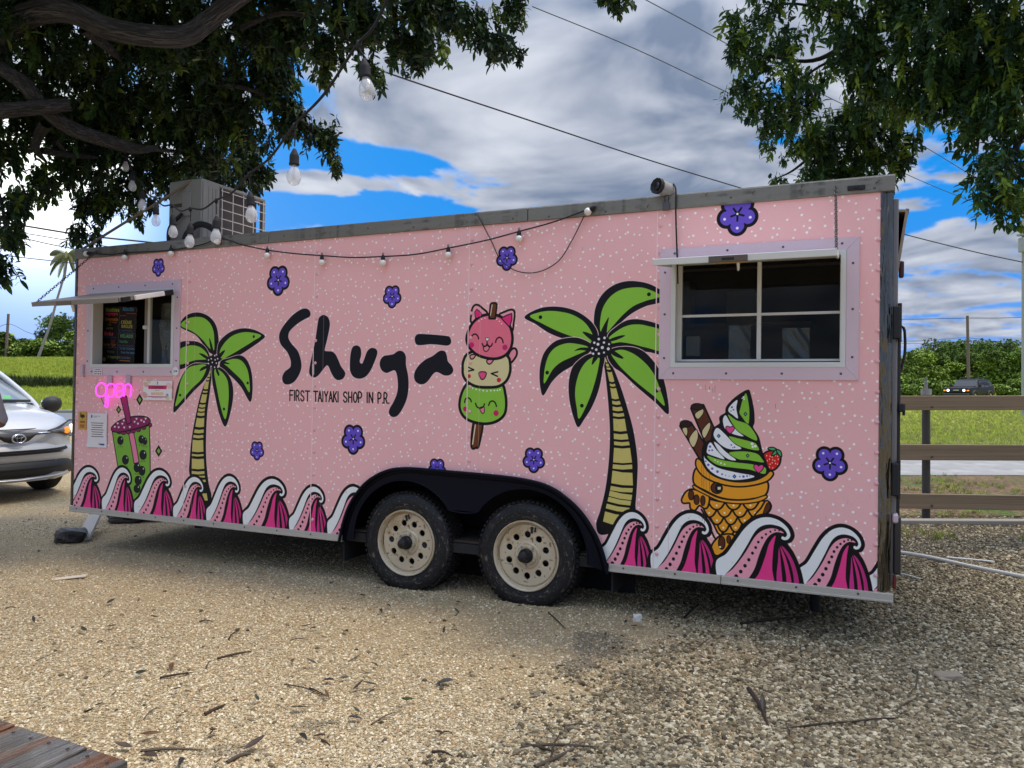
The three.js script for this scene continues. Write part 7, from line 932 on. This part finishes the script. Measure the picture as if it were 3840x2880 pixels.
// fallen leaves and twigs
{
  const cols = [[0.030, 0.022, 0.015], [0.055, 0.03, 0.015], [0.10, 0.045, 0.018], [0.022, 0.03, 0.016], [0.018, 0.018, 0.016], [0.03, 0.05, 0.014]], mats = cols.map((c) => std(c, 0.55, { side: THREE.DoubleSide }));
  const LAB = ['dark brown curled leaf fallen on the gravel', 'brown curled leaf fallen on the gravel', 'rust coloured dry leaf on the gravel', 'dull green fallen leaf on the gravel', 'blackened fallen leaf on the gravel', 'fresh green fallen leaf on the gravel'], GRP = ['dark brown fallen leaves', 'brown fallen leaves', 'rust coloured fallen leaves', 'dull green fallen leaves', 'blackened fallen leaves', 'fresh green fallen leaves'];
  const geos = [leafGeo(1, 0.15, -0.3, 0.5), leafGeo(1, 0.17, 0.15, 0.6), leafGeo(1, 0.13, -0.45, 0.9), leafGeo(1, 0.18, -0.12, 0.3)];
  const zq = (x, y) => [x * 0.859 / 1.736, (2000 + y * 0.859) / 1.736], zr = (x, y) => [(1900 + x * 0.877) / 1.736, (2000 + y * 0.877) / 1.736];
  const put = (x, y, s, a, k) => { const p = onGround(x, y), m = solo('fallen_leaf', geos[Math.floor(rnd() * 4)], mats[k], LAB[k], 'leaf', GRP[k]); m.position.set(p.x, 0.022 + rr(0, 0.006), p.z); m.rotation.set(rr(-0.15, 0.15), a, rr(-0.5, 0.5)); m.scale.setScalar(s); };
  for (const [x, y, s, k] of [[465, 322, 0.1, 4], [150, 407, 0.1, 4], [378, 447, 0.1, 3], [510, 420, 0.09, 3], [583, 497, 0.1, 4], [590, 628, 0.12, 3], [750, 590, 0.11, 2], [1310, 423, 0.11, 2], [1385, 430, 0.06, 4], [1520, 450, 0.11, 0], [1595, 285, 0.1, 1], [1632, 255, 0.1, 4], [1760, 283, 0.1, 1], [1845, 290, 0.08, 4], [1685, 328, 0.08, 3], [1660, 345, 0.08, 4], [1675, 380, 0.06, 1], [2010, 322, 0.08, 4], [2005, 370, 0.08, 3], [1985, 385, 0.06, 4], [1640, 380, 0.05, 4], [2175, 372, 0.08, 4], [1935, 455, 0.09, 4], [1895, 600, 0.08, 1], [1620, 588, 0.08, 4], [1385, 592, 0.09, 4], [1275, 585, 0.09, 2], [1460, 668, 0.1, 4], [1525, 648, 0.07, 3], [1580, 635, 0.07, 3], [1650, 685, 0.11, 3], [1540, 710, 0.11, 0], [1605, 722, 0.07, 4], [1435, 743, 0.08, 2], [1230, 750, 0.08, 1], [1130, 755, 0.07, 3], [1345, 785, 0.12, 3], [1515, 832, 0.1, 0], [1810, 745, 0.13, 5], [1985, 665, 0.14, 4], [1900, 890, 0.09, 1], [1305, 905, 0.1, 4], [1425, 910, 0.09, 1], [950, 882, 0.1, 2], [700, 895, 0.12, 2], [410, 775, 0.07, 4], [360, 808, 0.1, 4], [580, 960, 0.11, 1], [1060, 975, 0.13, 1], [885, 768, 0.06, 3], [835, 715, 0.05, 4], [750, 710, 0.06, 3], [660, 740, 0.05, 1], [480, 735, 0.05, 1], [690, 385, 0.07, 4], [785, 185, 0.09, 1], [930, 187, 0.07, 0], [1020, 240, 0.05, 1], [900, 255, 0.05, 4], [690, 1005, 0.12, 1], [970, 1010, 0.1, 2], [800, 1010, 0.09, 4], [915, 910, 0.05, 4], [1570, 805, 0.06, 3], [1660, 545, 0.05, 1], [1780, 525, 0.07, 1], [1895, 360, 0.05, 1], [1130, 445, 0.05, 4], [600, 320, 0.06, 1], [260, 175, 0.09, 1]]) put(...zq(x, y), s * 0.66, rr(0, 6.28), k);
  for (const [x, y, s, k] of [[510, 402, 0.08, 4], [560, 415, 0.09, 4], [540, 475, 0.08, 0], [505, 462, 0.06, 3], [950, 820, 0.09, 5], [215, 590, 0.08, 4], [95, 725, 0.06, 4], [420, 460, 0.06, 1], [1100, 790, 0.14, 0], [1380, 520, 0.1, 1], [290, 820, 0.07, 0], [850, 560, 0.05, 4], [1210, 900, 0.07, 1], [1420, 700, 0.06, 0], [60, 975, 0.07, 2], [330, 990, 0.08, 1], [770, 330, 0.07, 4], [930, 320, 0.12, 4]]) put(...zr(x, y), s * 0.66, rr(0, 6.28), k);
  const tm = [std([0.05, 0.032, 0.02], 0.8), std([0.09, 0.065, 0.045], 0.85)], TL = ['dark thin twig on the gravel', 'pale brown thin twig on the gravel'], TG = ['dark twigs on the gravel', 'pale twigs on the gravel'];
  const twig = (f, x0, y0, x1, y1, r, k) => { const a = onGround(...f(x0, y0), 0.012), b = onGround(...f(x1, y1), 0.012), m = a.clone().lerp(b, 0.5).add(V(rr(-0.01, 0.01), 0.006, rr(-0.012, 0.012))); solo('twig', taper([a, m, b], [r, r * 0.9, r * 0.4], 10, 5), tm[k], TL[k], 'twig', TG[k]); };
  for (const [a, b, c, d, r, k] of [[948, 547, 1097, 515, 0.006, 0], [998, 463, 1043, 425, 0.005, 0], [698, 630, 838, 608, 0.006, 0], [893, 790, 982, 748, 0.008, 0], [1240, 658, 1420, 712, 0.003, 0], [1350, 675, 1425, 710, 0.004, 0], [1520, 560, 1575, 525, 0.003, 1], [1885, 952, 1980, 975, 0.005, 0], [615, 948, 880, 945, 0.006, 1], [990, 1000, 1095, 962, 0.008, 1], [625, 815, 690, 762, 0.003, 1], [1620, 835, 1750, 775, 0.003, 1], [450, 625, 500, 588, 0.002, 1], [160, 555, 280, 515, 0.002, 1], [870, 385, 930, 387, 0.004, 0], [1265, 468, 1345, 463, 0.003, 1], [25, 327, 70, 325, 0.003, 0], [900, 590, 925, 555, 0.003, 1], [1405, 902, 1440, 925, 0.005, 0], [1920, 875, 1975, 870, 0.004, 1], [1970, 420, 2010, 428, 0.003, 1]]) twig(zq, a, b, c, d, r, k);
  for (const [a, b, c, d, r, k] of [[178, 338, 252, 408, 0.005, 0], [1035, 665, 1120, 828, 0.012, 0], [1180, 838, 1480, 805, 0.005, 0], [85, 905, 210, 935, 0.007, 0], [60, 915, 330, 905, 0.006, 1], [120, 1000, 300, 915, 0.009, 1], [190, 960, 230, 855, 0.004, 0], [250, 910, 420, 918, 0.004, 1], [1660, 765, 1755, 705, 0.004, 1], [1480, 805, 1700, 790, 0.004, 0], [800, 500, 865, 450, 0.003, 1], [720, 890, 820, 870, 0.004, 1], [760, 360, 830, 300, 0.007, 0], [1000, 385, 1290, 355, 0.008, 0], [870, 330, 990, 290, 0.006, 0], [1750, 660, 1760, 580, 0.004, 1], [260, 825, 340, 818, 0.005, 1]]) twig(zr, a, b, c, d, r, k);
  const p = onGround(...zr(1895, 632)); const m = solo('flat_stone', rock(9, 0.13, 0.04, 0.09), std([0.3, 0.24, 0.17], 0.9), 'flat tan stone lying on the grey gravel at the lower right', 'stone'); m.position.copy(p).setY(0.02); const p2 = onGround(...zr(560, 378)), m2 = solo('white_stone', rock(2, 0.06, 0.05, 0.05), std([0.6, 0.57, 0.5], 0.9), 'single pale stone standing out in front of the rear wheel', 'stone'); m2.position.copy(p2).setY(0.02);
  const p3 = onGround(...zq(308, 205)), m3 = solo('litter_scrap', new THREE.BoxGeometry(0.2, 0.004, 0.05, 6, 1, 2).rotateY(0.25), std([0.55, 0.46, 0.36], 0.5), 'pale scrap of litter on the gravel at the left', 'litter'); m3.position.copy(p3).setY(0.02); m3.rotation.set(0.1, 0, 0.05);
}
renderer.render(scene, camera);
